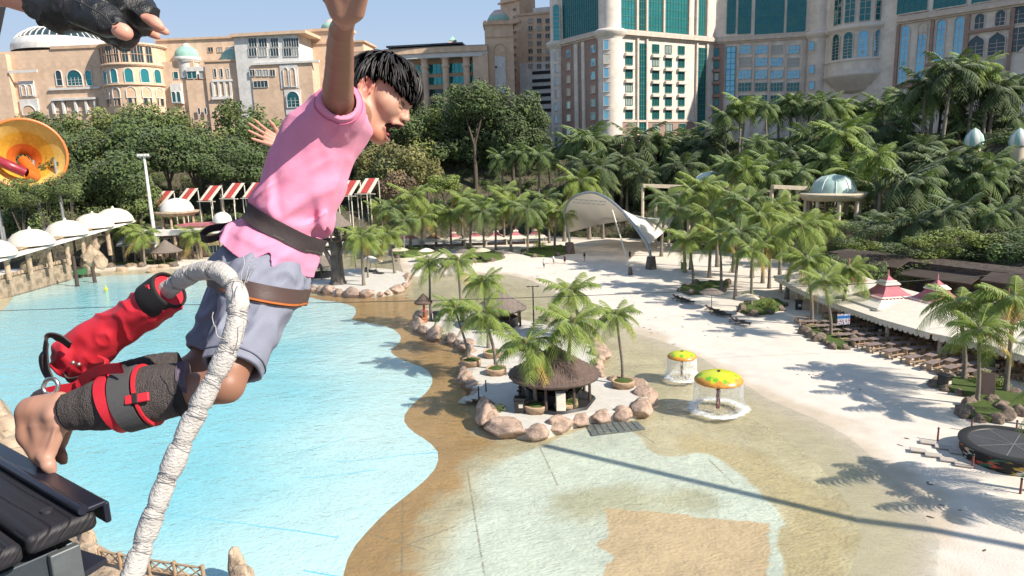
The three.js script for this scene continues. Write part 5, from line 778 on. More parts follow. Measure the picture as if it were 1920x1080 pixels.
// ---------------------------------------------------------------- planted rock beds, signs, bins
function bed(plan, label, rocks, m = P.rockB) {
  const q = planPx(plan, .2), c = [q.reduce((a, p) => a + p[0], 0) / q.length, q.reduce((a, p) => a + p[1], 0) / q.length], t = thing('rock_bed', label, 'rock bed', v3(c[0], .1, c[1]));
  obj('soil', slab(smooth2(q.map(([x, z]) => [x - c[0], z - c[1]]), 24), -.1, .45, .1), P.grass, t); const cv = new THREE.CatmullRomCurve3(q.map(([x, z]) => v3(x - c[0], 0, z - c[1])), true);
  for (let i = 0; i < rocks; i++) { const b = shared('rock', pick(boulders), m, t), s = rr(.5, .85); b.position.copy(cv.getPointAt(i / rocks)).setY(.15); b.scale.set(s * 1.2, s, s); b.rotation.y = rr(0, 6); } return t;
}
seed = 66;
bed([[1505, 618], [1530, 612], [1580, 618], [1604, 632], [1595, 645], [1570, 655], [1545, 642], [1520, 630]], 'rock bed with grass and palms beside the notice sign', 15);
bed([[1750, 722], [1780, 712], [1830, 712], [1880, 730], [1920, 750], [1925, 775], [1880, 770], [1840, 750], [1800, 738]], 'long rock bed with palms in front of the dark sign board', 17);
bed([[1808, 768], [1840, 752], [1872, 757], [1888, 782], [1850, 790], [1815, 782]], 'grassy rock mound at the right edge of the sand', 10);
bed([[1275, 545], [1310, 532], [1360, 530], [1352, 545], [1300, 552]], 'rock bed under the grove right of the stage', 9); bed([[1390, 575], [1440, 562], [1470, 572], [1440, 588], [1405, 590]], 'rock bed beside the yellow-green shrub', 9); bed([[980, 470], [1050, 462], [1062, 476], [1010, 482]], 'rock bed at the left foot of the stage canopy', 8); bed([[735, 470], [790, 462], [812, 474], [760, 482]], 'rock bed before the tent row', 8); bed([[870, 482], [925, 474], [940, 486], [890, 492]], 'rock bed beside the black loungers', 8);
for (const [x, y, r, k] of [[1437, 578, 1.5, 'beside the loungers'], [1575, 612, 1.1, 'behind the notice sign'], [1556, 606, 1.0, 'between the bed palms'], [1850, 722, 1.3, 'behind the dark sign board'], [1872, 728, 1.0, 'right of the dark sign board'], [1012, 462, 1.6, 'left of the stage canopy'], [1030, 470, 1.2, 'at the stage footing'], [1400, 560, 1.2, 'under the grove palms'], [1330, 540, 1.0, 'near the grove rocks'], [880, 470, 1.4, 'before the tent row']]) bush(G(x, y, .3), r, 'bush', 'yellow-green leafy shrub ' + k, 'leafy shrubs on the sand', 1.1);
for (const [x, y, k] of [[1497, 580, 'under the nearest tent corner'], [1646, 628, 'beside a tent column'], [1770, 728, 'before the long rock bed'], [1862, 695, 'under the right tent'], [975, 772, 'beside the left front planter'], [819, 602, 'beside the parasol hut'], [1282, 505, 'at the edge of the grove']]) { const t = thing('litter_bin', 'dark brown litter bin ' + k, 'bin', G(x, y, y < 610 && x < 1000 || x === 975 ? .44 : .15), rr(-.4, .4), 'litter bins'); obj('body', [rb(.8, 1.05, .8, .06, 0, .55, 0)], P.bin, t); obj('lid', rb(.92, .16, .92, .05, 0, 1.16, 0), P.black, t); obj('notice', bx(.34, .3, .02, .12, .62, .41), P.canvas, t); }
{ const p = G(1580, 625, .4), t = thing('notice_sign', 'small blue and white picture sign on a post in the rock bed', 'sign', p); obj('post', cy(.05, .05, 1.3, 0, 0, 0, 8), P.darkWood, t); obj('board', rb(1.5, 1.2, .06, .02, 0, 1.6, 0, .1), mat('sign print', [.5, .6, .66], { map: tex(64, 64, (u, v) => v > .7 ? [.25, .5, .8] : hash(Math.floor(u * 12), Math.floor(v * 9)) > .6 ? [.8, .35, .3] : [.9, .93, .96], true), roughness: .4 }), t); }
{ const p = G(1847, 742, .4), t = thing('sign_board', 'dark brown board leaning among rocks before the tents', 'sign', p, -.35); obj('board', rb(1.25, 1.9, .08, .03, 0, 1, 0, 0, -.2), mat('dark sign', [.10, .07, .065]), t); obj('brace', bar(v3(0, 0, -.7), v3(0, 1.4, -.1), .05), P.darkWood, t); }
// sun loungers
const loungeParts = (() => { const slats = (n, w, L) => merge([Array.from({ length: n }, (_, i) => rb(L, .03, w / n * .8, .008, 0, 0, -w / 2 + (i + .5) * w / n))]); return { seat: metreUV(slats(6, .7, 1.25).translate(.3, .34, 0)), back: metreUV(slats(6, .7, .75).translate(-.37, 0, 0).rotateZ(-.7).translate(-.3, .36, 0)), frame: metreUV(merge([[-.36, .36].map((z) => rb(1.9, .08, .05, .01, 0, .28, z))])), leg: metreUV(plain(cy(.03, .03, .28, 0, 0, 0, 6))) }; })();
seed = 21; [[1278, 568, 3, 'nearest the palm grove'], [1338, 588, 2, 'in the middle of the sand'], [1352, 594, 2, 'beside the middle pair'], [1388, 610, 2, 'farthest down the sand'], [690, 512, 2, 'on the tower island, left set'], [708, 516, 2, 'on the tower island, right set'], [905, 491, 3, 'on the far beach by the rocks'], [752, 470, 3, 'before the tent row']].forEach(([x, y, n, k]) => { for (let i = 0; i < n; i++) { const b = G(x, y, .17), t = thing('sun_lounger', `black slatted sun lounger ${k}, ${ord(i)} in its set`, 'sun lounger', b.add(v3(i * .35 + rr(-.1, .1), .02, i * 1.0 - n * .5)), -.5 + rr(-.1, .1), 'black sun loungers'); for (const q of ['seat', 'back', 'frame']) shared(q === 'back' ? 'backrest' : q, loungeParts[q], P.bin, t); for (const [lx, lz] of [[-.8, .3], [.8, .3], [-.8, -.3], [.8, -.3]]) { const l = shared('leg', loungeParts.leg, P.bin, t); l.position.set(lx, 0, lz); } } });
[[1334, 566, 'thatched beach parasol beside the black loungers', 1.6, P.thatchG], [1400, 578, 'pale beach parasol by the rock bed', 1.5, P.cream], [750, 476, 'peach beach parasol before the tent row', 1.9, P.cream], [870, 480, 'grey beach parasol on the far beach', 1.7, P.thatchG], [695, 494, 'white beach parasol on the inlet sand, left one', 1.3, P.canvas], [706, 500, 'white beach parasol on the inlet sand, right one', 1.3, P.canvas], [800, 478, 'white parasol between the tent row palms', 1.6, P.canvas], [904, 478, 'straw parasol beside the rocks of the far beach', 1.8, P.cream]].forEach(([x, y, l, r, m]) => { const t = thing('beach_parasol', l, 'parasol', G(x, y + 12, .15)); obj('pole', cy(.05, .04, 2.3, 0, 0, 0, 6), P.darkWood, t); obj('shade', lathe([[.01, 2.75], [r * .5, 2.55], [r, 2.15], [r, 2.1], [r * .5, 2.45], [.02, 2.6]].reverse(), 14), m, t); });
// round bounce ring with painted side
{
  const t = thing('bounce_ring', 'round black-topped bounce ring with a colourful painted side on the near sand', 'play ring', G(1898, 858, .15)), r = 3.0;
  obj('painted_side', lathe([[r, 0], [r * 1.01, .5], [r, .85]], 48), mat('painted side', [.3, .22, .14], { map: tex(256, 64, (u, v) => { const n = fbm(u * 26, v * 7, 3, 0, 9), h = hash(Math.floor(u * 40 + n * 3), Math.floor(v * 4 + n * 3), 2); return h > .85 ? [.7, .3, .2] : h > .72 ? [.65, .55, .25] : h > .6 ? [.2, .4, .3] : h > .5 ? [.7, .7, .65] : [.08, .08, .07]; }, true), roughness: .7 }), t, false);
  t.children[0].material.color.setRGB(1, 1, 1);
  obj('rim', lathe([[r * .99, .84], [r * 1.05, .9], [r * 1.04, 1.02], [r * .86, 1.06], [r * .84, .9]], 48), P.black, t); obj('bed', [cy(r * .85, r * .85, .06, 0, .88, 0, 48)], mat('grey mesh bed', [.05, .055, .065]), t); obj('seam', Array.from({ length: 4 }, (_, i) => bx(r * 1.6, .015, .04, 0, .95, 0, i * .785)), P.steel, t);
  [[1758, 826], [1821, 808], [1823, 878], [1913, 925], [1905, 812]].forEach(([x, y], i) => { const p = thing('rope_post', `short red-brown post in the sand round the bounce ring, ${ord(i)} of the circle`, 'post', G(x, y, .15), 0, 'posts round the bounce ring'); obj('post', cy(.07, .06, 1.0, 0, -.1, 0, 8), mat('red-brown post', [.22, .08, .06]), p); obj('cap', sph(.08, 0, .92, 0, 10), P.black, p); });
  const s = thing('flagstone_path', 'pale flagstones set flush in the sand beside the bounce ring', 'path', G(1770, 862, .24)); for (let i = 0; i < 8; i++) { const p = G(1722 + (i % 4) * 28 + (i > 3 ? 18 : 0), 838 + (i % 4) * 9 + (i > 3 ? -9 : 6), .24).sub(s.position); obj('stone', rb(1.0, .12, .62, .04, p.x, .0, p.z, -.45), mat('flagstone', [.52, .46, .41]), s); }
}
// near shore below the platform
{
  const bank = planPx([[-700, 1000], [-60, 880], [40, 850], [90, 935], [165, 1010], [240, 1052], [420, 1088], [470, 1110], [460, 1500], [-900, 1500]], .5); struct('near_bank', slab(bank, -.8, .45, .1), P.sandstone);
  seed = 15; [[-18, 790, 2.0, 2.4, 'upper'], [8, 812, 1.9, 2.0, 'middle'], [12, 845, 1.6, 1.4, 'lower'], [-30, 840, 2.2, 2.2, 'left'], [30, 862, 1.1, .9, 'small'], [165, 1012, .55, .9, 'behind the platform beam'], [178, 1040, .5, .7, 'beside the railing'], [446, 1066, .55, 1.4, 'standing pillar'], [455, 1085, .7, .8, 'foot of the pillar']].forEach(([x, y, s, h, k]) => boulder(G(x, y, .4), s, h, s, `pale sandstone rock on the near shore, ${k}`, 'rocks on the near shore', P.sandstone, .4));
  const t = thing('log_railing', 'tan log railing with crossed bars along the near shore', 'railing', G(300, 1085, .5)), ps = [[190, 1058], [228, 1066], [282, 1076], [330, 1084], [383, 1092]].map(([x, y]) => G(x, y, .5).sub(t.position));
  ps.forEach((p, i) => { obj('post', cy(.11, .1, 1.05, p.x, p.y - .1, p.z, 10), P.wood, t); if (!i) return; const q = ps[i - 1], u = (a, h) => a.clone().add(v3(0, h, 0)); obj('rail', bar(u(q, .8), u(p, .8), .06, 7), P.wood, t); obj('rail', bar(u(q, .2), u(p, .2), .06, 7), P.wood, t); for (let k = 0; k < 2; k++) { const a = q.clone().lerp(p, k / 2), b = q.clone().lerp(p, (k + 1) / 2); obj('cross_bar', bar(u(a, .2), u(b, .8), .04, 6), P.wood, t); obj('cross_bar', bar(u(a, .8), u(b, .2), .04, 6), P.wood, t); } });
}
{
  seed = 321; const bits = [], m4 = new THREE.Matrix4(), q = new THREE.Quaternion();
  for (let k = 0; k < 2600 && bits.length < 420; k++) { const x = rr(-10, 48), z = rr(-30, -125), d = sdPoly(SHORE, x, z), w = fbm(x * .4, z * .4, 3); if (d < .3 || d > 14 || w < .5 || rnd() > (d < 3 ? 1 : .25)) continue; bits.push(m4.clone().compose(v3(x, beachY(x, z) + .02, z), q.setFromAxisAngle(v3(0, 1, 0), rr(0, 6)), v3(rr(.05, .28), .02, rr(.02, .09)))); }
  const im = new THREE.InstancedMesh(new THREE.IcosahedronGeometry(1, 1), mat('dry seaweed', [.10, .075, .05]), bits.length); bits.forEach((b, i) => im.setMatrixAt(i, b)); im.name = 'beach_litter'; im.userData = { label: 'dark bits of dry leaves scattered on the pale sand along the waterline', category: 'debris', kind: 'stuff' }; scene.add(im);
}
// unseen boom added beyond the right edge, inferred from its shadow across the shallows
{ const t = thing('unseen_boom', 'long unseen steel boom beyond the right edge whose shadow crosses the shallow water', 'crane', v3(70, 0, -17)), k = SUN.clone().multiplyScalar(26 / SUN.y), S = (x, y) => G(x, y, -.3).add(k).sub(t.position); const a = S(1030, 832), b = S(1920, 1042), d = b.clone().sub(a); obj('boom', bar(a, a.clone().addScaledVector(d, 2.2), .32, 10), P.steel, t); const e = a.clone().addScaledVector(d, 2.2); obj('mast', bar(v3(e.x, 0, e.z), e.clone().add(v3(0, 5, 0)), .7, 12), P.steel, t); }
// ---------------------------------------------------------------- people: signed distances meshed as one surface
const J = (px, py, d) => v3((px - PW / 2) / FPX * d, -(py - PH / 2) / FPX * d, -d);      // a joint in the camera's axes
const cap = (a, b, r1, r2 = r1) => { const bax = b.x - a.x, bay = b.y - a.y, baz = b.z - a.z, l = bax * bax + bay * bay + baz * baz; return (x, y, z) => { const px = x - a.x, py = y - a.y, pz = z - a.z, t = Math.min(1, Math.max(0, (px * bax + py * bay + pz * baz) / l)); return Math.hypot(px - bax * t, py - bay * t, pz - baz * t) - (r1 + (r2 - r1) * t); }; };
const ball = (c, r) => (x, y, z) => Math.hypot(x - c.x, y - c.y, z - c.z) - r;
const elli = (c, A, B, C, ra, rb_, rc) => { const m = Math.min(ra, rb_, rc); return (x, y, z) => { const px = x - c.x, py = y - c.y, pz = z - c.z, u = (px * A.x + py * A.y + pz * A.z) / ra, v = (px * B.x + py * B.y + pz * B.z) / rb_, w = (px * C.x + py * C.y + pz * C.z) / rc, k = Math.hypot(u, v, w), g = Math.hypot(u / ra, v / rb_, w / rc); return g > 1e-9 ? k * (k - 1) / g : -m; }; };
const smin = (a, b, k) => { const h = Math.max(k - Math.abs(a - b), 0) / k; return Math.min(a, b) - h * h * k * .25; };
const join = (k, ...fs) => (x, y, z) => { let d = fs[0](x, y, z); for (let i = 1; i < fs.length; i++) d = smin(d, fs[i](x, y, z), k); return d; };
const cut = (k, f, g) => (x, y, z) => -smin(-f(x, y, z), g(x, y, z), k);
// stations along one axis with elliptic sections
function torso(c0, Tx, F, E, st) {
  return (x, y, z) => {
    const px = x - c0.x, py = y - c0.y, pz = z - c0.z, t = px * Tx.x + py * Tx.y + pz * Tx.z, tc = Math.min(st[st.length - 1][0], Math.max(st[0][0], t));
    let i = 0; while (i < st.length - 2 && tc > st[i + 1][0]) i++;
    const s = (tc - st[i][0]) / (st[i + 1][0] - st[i][0]), q = s * s * (3 - 2 * s) * .5 + s * .5, o = st[i][1] + (st[i + 1][1] - st[i][1]) * q, a = st[i][2] + (st[i + 1][2] - st[i][2]) * q, b = st[i][3] + (st[i + 1][3] - st[i][3]) * q;
    const u = px * F.x + py * F.y + pz * F.z - o, v = px * E.x + py * E.y + pz * E.z, k = Math.hypot(u / a, v / b), g = Math.hypot(u / (a * a), v / (b * b)) || 1e-6;
    const d = k < .05 ? -Math.min(a, b) : k * (k - 1) / g, e = Math.abs(t - tc); return e > 0 ? Math.hypot(Math.max(d, 0), e) : d;
  };
}
function nets(f, lo, hi, h, color) {
  const nx = Math.ceil((hi.x - lo.x) / h) + 1, ny = Math.ceil((hi.y - lo.y) / h) + 1, nz = Math.ceil((hi.z - lo.z) / h) + 1, V_ = new Float32Array(nx * ny * nz), B = 6, id = (i, j, k) => (k * ny + j) * nx + i;
  for (let k = 0; k < nz; k += B) for (let j = 0; j < ny; j += B) for (let i = 0; i < nx; i += B) {
    const c = f(lo.x + (i + B / 2) * h, lo.y + (j + B / 2) * h, lo.z + (k + B / 2) * h), far = Math.abs(c) > B * h * 1.5;
    for (let c2 = k; c2 < Math.min(nz, k + B); c2++) for (let b = j; b < Math.min(ny, j + B); b++) for (let a = i; a < Math.min(nx, i + B); a++) V_[id(a, b, c2)] = far ? c : f(lo.x + a * h, lo.y + b * h, lo.z + c2 * h);
  }
  const map = new Int32Array(nx * ny * nz).fill(-1), pos = [], idx = [];
  for (let k = 0; k < nz - 1; k++) for (let j = 0; j < ny - 1; j++) for (let i = 0; i < nx - 1; i++) {
    let m = 0; const v = []; for (let c = 0; c < 8; c++) { const q = V_[id(i + (c & 1), j + ((c >> 1) & 1), k + (c >> 2))]; v.push(q); if (q < 0) m |= 1 << c; } if (m === 0 || m === 255) continue;
    let sx = 0, sy = 0, sz = 0, n = 0; for (const [a, b] of [[0, 1], [2, 3], [4, 5], [6, 7], [0, 2], [1, 3], [4, 6], [5, 7], [0, 4], [1, 5], [2, 6], [3, 7]]) if ((v[a] < 0) !== (v[b] < 0)) { const t = v[a] / (v[a] - v[b]); sx += (a & 1) + t * ((b & 1) - (a & 1)); sy += ((a >> 1) & 1) + t * (((b >> 1) & 1) - ((a >> 1) & 1)); sz += (a >> 2) + t * ((b >> 2) - (a >> 2)); n++; }
    map[id(i, j, k)] = pos.length / 3; pos.push(lo.x + (i + sx / n) * h, lo.y + (j + sy / n) * h, lo.z + (k + sz / n) * h);
  }
  const quad = (a, b, c, d, fl) => { if (a < 0 || b < 0 || c < 0 || d < 0) return; fl ? idx.push(a, b, c, a, c, d) : idx.push(a, c, b, a, d, c); };
  for (let k = 1; k < nz - 1; k++) for (let j = 1; j < ny - 1; j++) for (let i = 1; i < nx - 1; i++) {
    const a = V_[id(i, j, k)] < 0;
    if (a !== (V_[id(i + 1, j, k)] < 0)) quad(map[id(i, j - 1, k - 1)], map[id(i, j, k - 1)], map[id(i, j, k)], map[id(i, j - 1, k)], a);
    if (a !== (V_[id(i, j + 1, k)] < 0)) quad(map[id(i - 1, j, k - 1)], map[id(i - 1, j, k)], map[id(i, j, k)], map[id(i, j, k - 1)], a);
    if (a !== (V_[id(i, j, k + 1)] < 0)) quad(map[id(i - 1, j - 1, k)], map[id(i, j - 1, k)], map[id(i, j, k)], map[id(i - 1, j, k)], a);
  }
  const g = new THREE.BufferGeometry(), nor = new Float32Array(pos.length), e = h * .6, col = color ? new Float32Array(pos.length) : null;
  for (let i = 0; i < pos.length; i += 3) { const x = pos[i], y = pos[i + 1], z = pos[i + 2], a = f(x + e, y - e, z - e), b = f(x - e, y - e, z + e), c = f(x - e, y + e, z - e), d = f(x + e, y + e, z + e), n = v3(a - b - c + d, -a - b + c + d, -a + b - c + d).normalize(); nor.set([n.x, n.y, n.z], i); if (color) col.set(color(x, y, z), i); }
  g.setAttribute('position', new THREE.Float32BufferAttribute(pos, 3)); g.setAttribute('normal', new THREE.BufferAttribute(nor, 3)); if (color) g.setAttribute('color', new THREE.BufferAttribute(col, 3)); g.setIndex(idx); return g;
}
const box3 = (pts, m) => { const b = new THREE.Box3().setFromPoints(pts).expandByScalar(m); return [b.min, b.max]; };
// fingers, thumb and palm along an axis; spread and bends in radians
function handOf(w, along, normal, size, thumbSide, bend, spread, r = .0085) {
  const A = along.clone().normalize(), N = normal.clone().addScaledVector(A, -normal.dot(A)).normalize(), Sd = A.clone().cross(N).multiplyScalar(thumbSide), fs = [], P_ = (a, s, n) => w.clone().addScaledVector(A, a * size).addScaledVector(Sd, s * size).addScaledVector(N, n * size), pts = [w];
  for (let i = 0; i < 4; i++) { const s = (i - 1.5) * .022, k = P_(.088 - .006 * Math.abs(i - 1.2), -s, 0); fs.push(cap(P_(.005, -s * .55, 0), k, .0135 * size, .0115 * size)); let p = k, an = bend * .5, dir; const len = [.040, .045, .042, .032][i], sp = (1.5 - i) * spread; for (let j = 0; j < 3; j++) { dir = A.clone().multiplyScalar(Math.cos(an)).addScaledVector(N, Math.sin(an)).addScaledVector(Sd, Math.sin(sp)).normalize(); const q = p.clone().addScaledVector(dir, len * [1, .65, .5][j] * size); fs.push(cap(p, q, r * size * [1, .92, .84][j], r * size * [.92, .84, .72][j])); p = q; pts.push(q); an += bend; } }
  const t0 = P_(.022, .026, .004), t1 = P_(.05, .055, .012), t2 = P_(.076, .07, .018), t3 = P_(.097, .078, .022); fs.push(cap(P_(.0, .01, 0), t0, .014 * size, .014 * size), cap(t0, t1, .013 * size, .0105 * size), cap(t1, t2, .0105 * size, .0095 * size), cap(t2, t3, .0095 * size, .0078 * size)); pts.push(t3);
  return [join(.006 * size, ...fs), pts];
}
const skinBump = tex(256, 256, (u, v) => .5 + .35 * (fbm(u * 40, v * 40, 3, 40) - .45));
const skin = std([1, 1, 1], { name: 'skin', vertexColors: true, roughness: .52, sheen: .15, bumpMap: rep(skinBump, 14), bumpScale: .0006 }); skin.sheenColor.setRGB(.9, .5, .4);
const cloth = (key, c, s = 40, bs = .0012, o = {}) => MT[key] ??= std(c, { name: key, map: rep(brightMottle, 1.6), bumpMap: rep(grain, s / 12), bumpScale: bs * .45, roughness: .9, sheen: .3, ...o });
const toWorld = (g, base) => metreUV(plain(g.applyMatrix4(camM).translate(-base.x, -base.y, -base.z)));
const toePx = [92, 884, 1.70], platY = V(95, 893, 1.70).y;
// ================= the jumper
{
  const base = V(...toePx); base.y = platY;
  const t = thing('person', 'shouting young man in pink shirt and grey shorts leaping off the platform, arms out', 'person', base), add = (n, g, m) => shared(n, toWorld(g, base), m, t);
  const Tx = v3(.436, .90, 0), F = v3(.90, -.436, 0), E = v3(0, 0, -1), k = 2.05 / FPX, c0 = J(505, 505, 2.05), st = (l) => l.map(([a, b, c, d]) => [a * k, b * k, c * k, d]);
  const onT = (a, f, e) => c0.clone().addScaledVector(Tx, a * k).addScaledVector(F, f * k).addScaledVector(E, e);
  // joints
  const Sn = J(636, 214, 1.93), En = J(637, 118, 1.69), Wn = J(651, 28, 1.46), Sf = J(606, 232, 2.24), Ef = J(556, 284, 2.44), Wf = J(527, 271, 2.62);
  const Hn = J(500, 520, 1.96), Kn = J(424, 722, 1.75), An = J(112, 778, 1.73), Hf = J(478, 515, 2.16), Kf = J(380, 700, 2.04), Af = J(118, 752, 1.92);
  // head frame
  const hF = v3(.87, -.47, .13).normalize(), hU = v3(.47, .88, 0).addScaledVector(hF, -v3(.47, .88, 0).dot(hF)).normalize(), hS = hF.clone().cross(hU), hO = J(691, 167, 2.10).addScaledVector(hS, -.078), h = (f, u, s) => hO.clone().addScaledVector(hF, f).addScaledVector(hU, u).addScaledVector(hS, s), el = (f, u, s, a, b, c) => elli(h(f, u, s), hF, hU, hS, a, b, c);
  const head0 = join(.03, el(.008, .045, 0, .098, .085, .076), el(-.028, .028, 0, .075, .075, .071), el(.05, -.012, 0, .054, .068, .06), ...[1, -1].flatMap((s) => [cap(h(.0, -.035, s * .058), h(.060, -.097, s * .026), .014, .016), cap(h(.07, -.012, s * .04), h(.05, -.01, s * .056), .02, .016)]), cap(h(.068, -.106, .012), h(.068, -.106, -.012), .0195), cap(h(-.01, -.058, 0), h(.045, -.09, 0), .045, .03));
  const face1 = join(.012, head0, cap(h(.094, .030, .034), h(.100, .032, 0), .011), cap(h(.094, .030, -.034), h(.100, .032, 0), .011), el(.094, -.044, 0, .022, .014, .03));
  const sock = [1, -1].map((s) => ball(h(.106, .010, s * .033), .0145));
  const face2 = (x, y, z) => { let d = face1(x, y, z); for (const s of sock) d = -smin(-d, s(x, y, z), .012); return d; };
  const nose = join(.008, cap(h(.098, .022, 0), h(.120, -.016, 0), .0075, .0105), ball(h(.113, -.021, .0115), .0085), ball(h(.113, -.021, -.0115), .0085)), eyes = [1, -1].map((s) => ball(h(.0865, .010, s * .032), .0122)), lids = [1, -1].map((s) => cap(h(.0988, .0135, s * .024), h(.092, .0115, s * .043), .0048, .0042)), lids2 = [1, -1].map((s) => cap(h(.0978, .0045, s * .024), h(.0915, .0045, s * .042), .0042));
  const cavity = el(.104, -.0695, 0, .046, .0285, .029), lipU = join(.004, cap(h(.1165, -.041, .004), h(.099, -.052, .027), .0062, .005), cap(h(.1165, -.041, -.004), h(.099, -.052, -.027), .0062, .005)), lipL = join(.004, cap(h(.097, -.0995, .006), h(.084, -.077, .029), .0072, .005), cap(h(.097, -.0995, -.006), h(.084, -.077, -.029), .0072, .005));
  const nostr = [1, -1].map((s) => cap(h(.117, -.030, s * .007), h(.108, -.016, s * .006), .0042));
  const ear = (s) => { const c = h(-.008, .002, s * .079), a = hF.clone().multiplyScalar(.95).addScaledVector(hS, -s * .28).normalize(), n = hS.clone().multiplyScalar(s).addScaledVector(a, -hS.dot(a) * s).normalize(), P_ = (q, r) => c.clone().addScaledVector(a, Math.cos(q) * r * .62 - .12 * r).addScaledVector(hU, Math.sin(q) * r).addScaledVector(n, .006), R_ = []; for (let i = 0; i < 9; i++) R_.push(cap(P_(-.9 + i * .62, .030), P_(-.9 + (i + 1) * .62, .030), .0046)); const disc = elli(c, a, hU, n, .019, .031, .0065), con = elli(c.clone().addScaledVector(n, .008), a, hU, n, .0095, .015, .008); return join(.005, cut(.004, disc, con), ...R_, ball(c.clone().addScaledVector(hU, -.03).addScaledVector(a, .004), .0078)); };
  const ears = [ear(1), ear(-1)];
  const neck = cap(J(654, 222, 2.08), h(-.018, -.045, 0), .054, .052), adam = cap(J(676, 234, 2.12), h(.03, -.085, 0), .03, .02);
  const headF = (x, y, z) => { let d = smin(face2(x, y, z), nose(x, y, z), .012); d = smin(d, lipU(x, y, z), .006); d = smin(d, lipL(x, y, z), .008); d = -smin(-d, cavity(x, y, z), .004); for (const e of nostr) d = -smin(-d, e(x, y, z), .003); for (const e of eyes) d = Math.min(d, e(x, y, z)); for (const e of [...lids, ...lids2]) d = smin(d, e(x, y, z), .003); for (const e of ears) d = smin(d, e(x, y, z), .006); d = smin(d, neck(x, y, z), .025); return smin(d, adam(x, y, z), .02); };
  const tone = [.27, .13, .083], mixc = (a, b, w) => a.map((c, i) => c + (b[i] - c) * clamp(w, 0, 1));
  const skinC = (x, y, z) => mixc(tone, [.19, .085, .052], (fbm3(x * 14, y * 14, z * 14, 3) - .4) * 1.6);
  const headC = (x, y, z) => { let c = mixc([.45, .25, .175], [.36, .17, .115], (fbm3(x * 30, y * 30, z * 30, 2) - .35) * 1.3); { const q = v3(x, y, z).sub(hO); c = mixc(c, [.46, .185, .105], smoothstep(-q.dot(hU), .05, .11) * .8); } const e0 = eyes[0](x, y, z), e1 = eyes[1](x, y, z); c = mixc(c, [.55, .22, .16], 1 - smoothstep(Math.min(ears[0](x, y, z), ears[1](x, y, z)), 0, .004)); if (Math.min(lipU(x, y, z), lipL(x, y, z)) < .0012) c = [.40, .165, .13]; if (cavity(x, y, z) < .0012) c = [.05, .012, .01]; if (Math.min(e0, e1) < .0006) { const q = v3(x, y, z).sub(hO), s = Math.abs(q.dot(hS)) - .032, u = q.dot(hU) - .0085; c = Math.hypot(s + .002, u) < .006 ? [.012, .008, .006] : [.35, .30, .28]; } if (lids[0](x, y, z) < .0012 || lids[1](x, y, z) < .0012) c = mixc(c, [.07, .04, .035], .85); for (const e of nostr) if (e(x, y, z) < .001) c = [.12, .05, .04]; return c; };  // redness below the jaw paints in the tone of its shade
  // near arm and hand
  const mid = (a, b, s) => a.clone().lerp(b, s), chain = [[636, 214, 1.93, 31], [633, 190, 1.88, 30], [634, 165, 1.81, 28.5], [636, 138, 1.745, 27], [637, 112, 1.68, 26], [638, 85, 1.61, 25], [640, 58, 1.54, 22.6], [645, 40, 1.495, 20.2], [651, 26, 1.455, 19.6]].map(([x, y, d, r]) => [J(x, y, d), r / FPX * d]), armN = join(.004, ...chain.slice(1).map(([p, r], i) => cap(chain[i][0], p, chain[i][1], r)));
  const [handN, hp] = handOf(Wn, v3(.05, .75, .6), v3(-.15, .65, -.75), 1, 1, -.12, .16), armF = join(.03, cap(Sf, Ef, .046, .037), cap(Ef, mid(Ef, Wf, .4), .037, .036), cap(mid(Ef, Wf, .4), Wf, .035, .025)), [handF, hq] = handOf(Wf, v3(-.74, .36, .57), v3(.3, .3, 1), .74, 1, .08, .15);
  // legs and feet
  const legN = join(.022, cap(Hn, Kn, .078, .042), cap(Kn, mid(Kn, An, .3), .04, .05), cap(mid(Kn, An, .3), mid(Kn, An, .62), .05, .042), cap(mid(Kn, An, .62), An, .042, .039), ball(J(422, 722, 1.74), .034)), legF = join(.04, cap(Hf, Kf, .082, .054), cap(Kf, mid(Kf, Af, .35), .052, .054), cap(mid(Kf, Af, .35), Af, .052, .036));
  const foot = (A0, dx, dy, d) => { const Q = (x, y, o = 0) => J(x + dx, y + dy, d + o), fs = [cap(A0, Q(70, 770, .005), .037, .031), cap(Q(112, 752, .01), Q(58, 764, .015), .024, .027), cap(Q(54, 776, .012), Q(58, 815, .01), .031, .029), cap(Q(58, 815, .01), Q(74, 852, -.01), .029, .023), cap(Q(108, 786, -.005), Q(92, 846, -.02), .028, .018), cap(Q(84, 800), Q(82, 850, -.012), .034, .022), ball(Q(98, 778, -.03), .015)]; for (let i = 0; i < 5; i++) { const a = Q(84 - i * 5, 858 - i, -.03 + i * .022), b = Q(91 - i * 5, 872 - i, -.04 + i * .022), c = Q(97 - i * 5, 883 - i, -.035 + i * .022); fs.push(cap(a, b, i ? .0115 : .0155, i ? .0095 : .0135), cap(b, c, i ? .0095 : .0138, i ? .0075 : .011)); } for (let i = 0; i < 4; i++) fs.push(cap(Q(104 - i * 9, 800, -.038 + i * .006), Q(88 - i * 4, 858, -.035 + i * .02), .0026, .0022)); return join(.014, ...fs); };
  const footN = foot(An, 0, 0, 1.73), footF = foot(Af, 22, -18, 1.9);
  const core = torso(c0, Tx, F, E, st([[-40, 0, 66, .13], [34, -4, 52, .115], [80, -3, 46, .10], [130, -1, 48, .115], [200, -6, 52, .13], [270, -10, 48, .135], [318, -3, 34, .11], [345, 6, 26, .055]]));
  const bodyF = join(.04, core, cap(onT(300, 0, -.06), Sn, .06, .05), cap(onT(300, 0, .06), Sf, .06, .05), armN, armF, legN, legF, neck), body2 = join(.012, bodyF, footF);
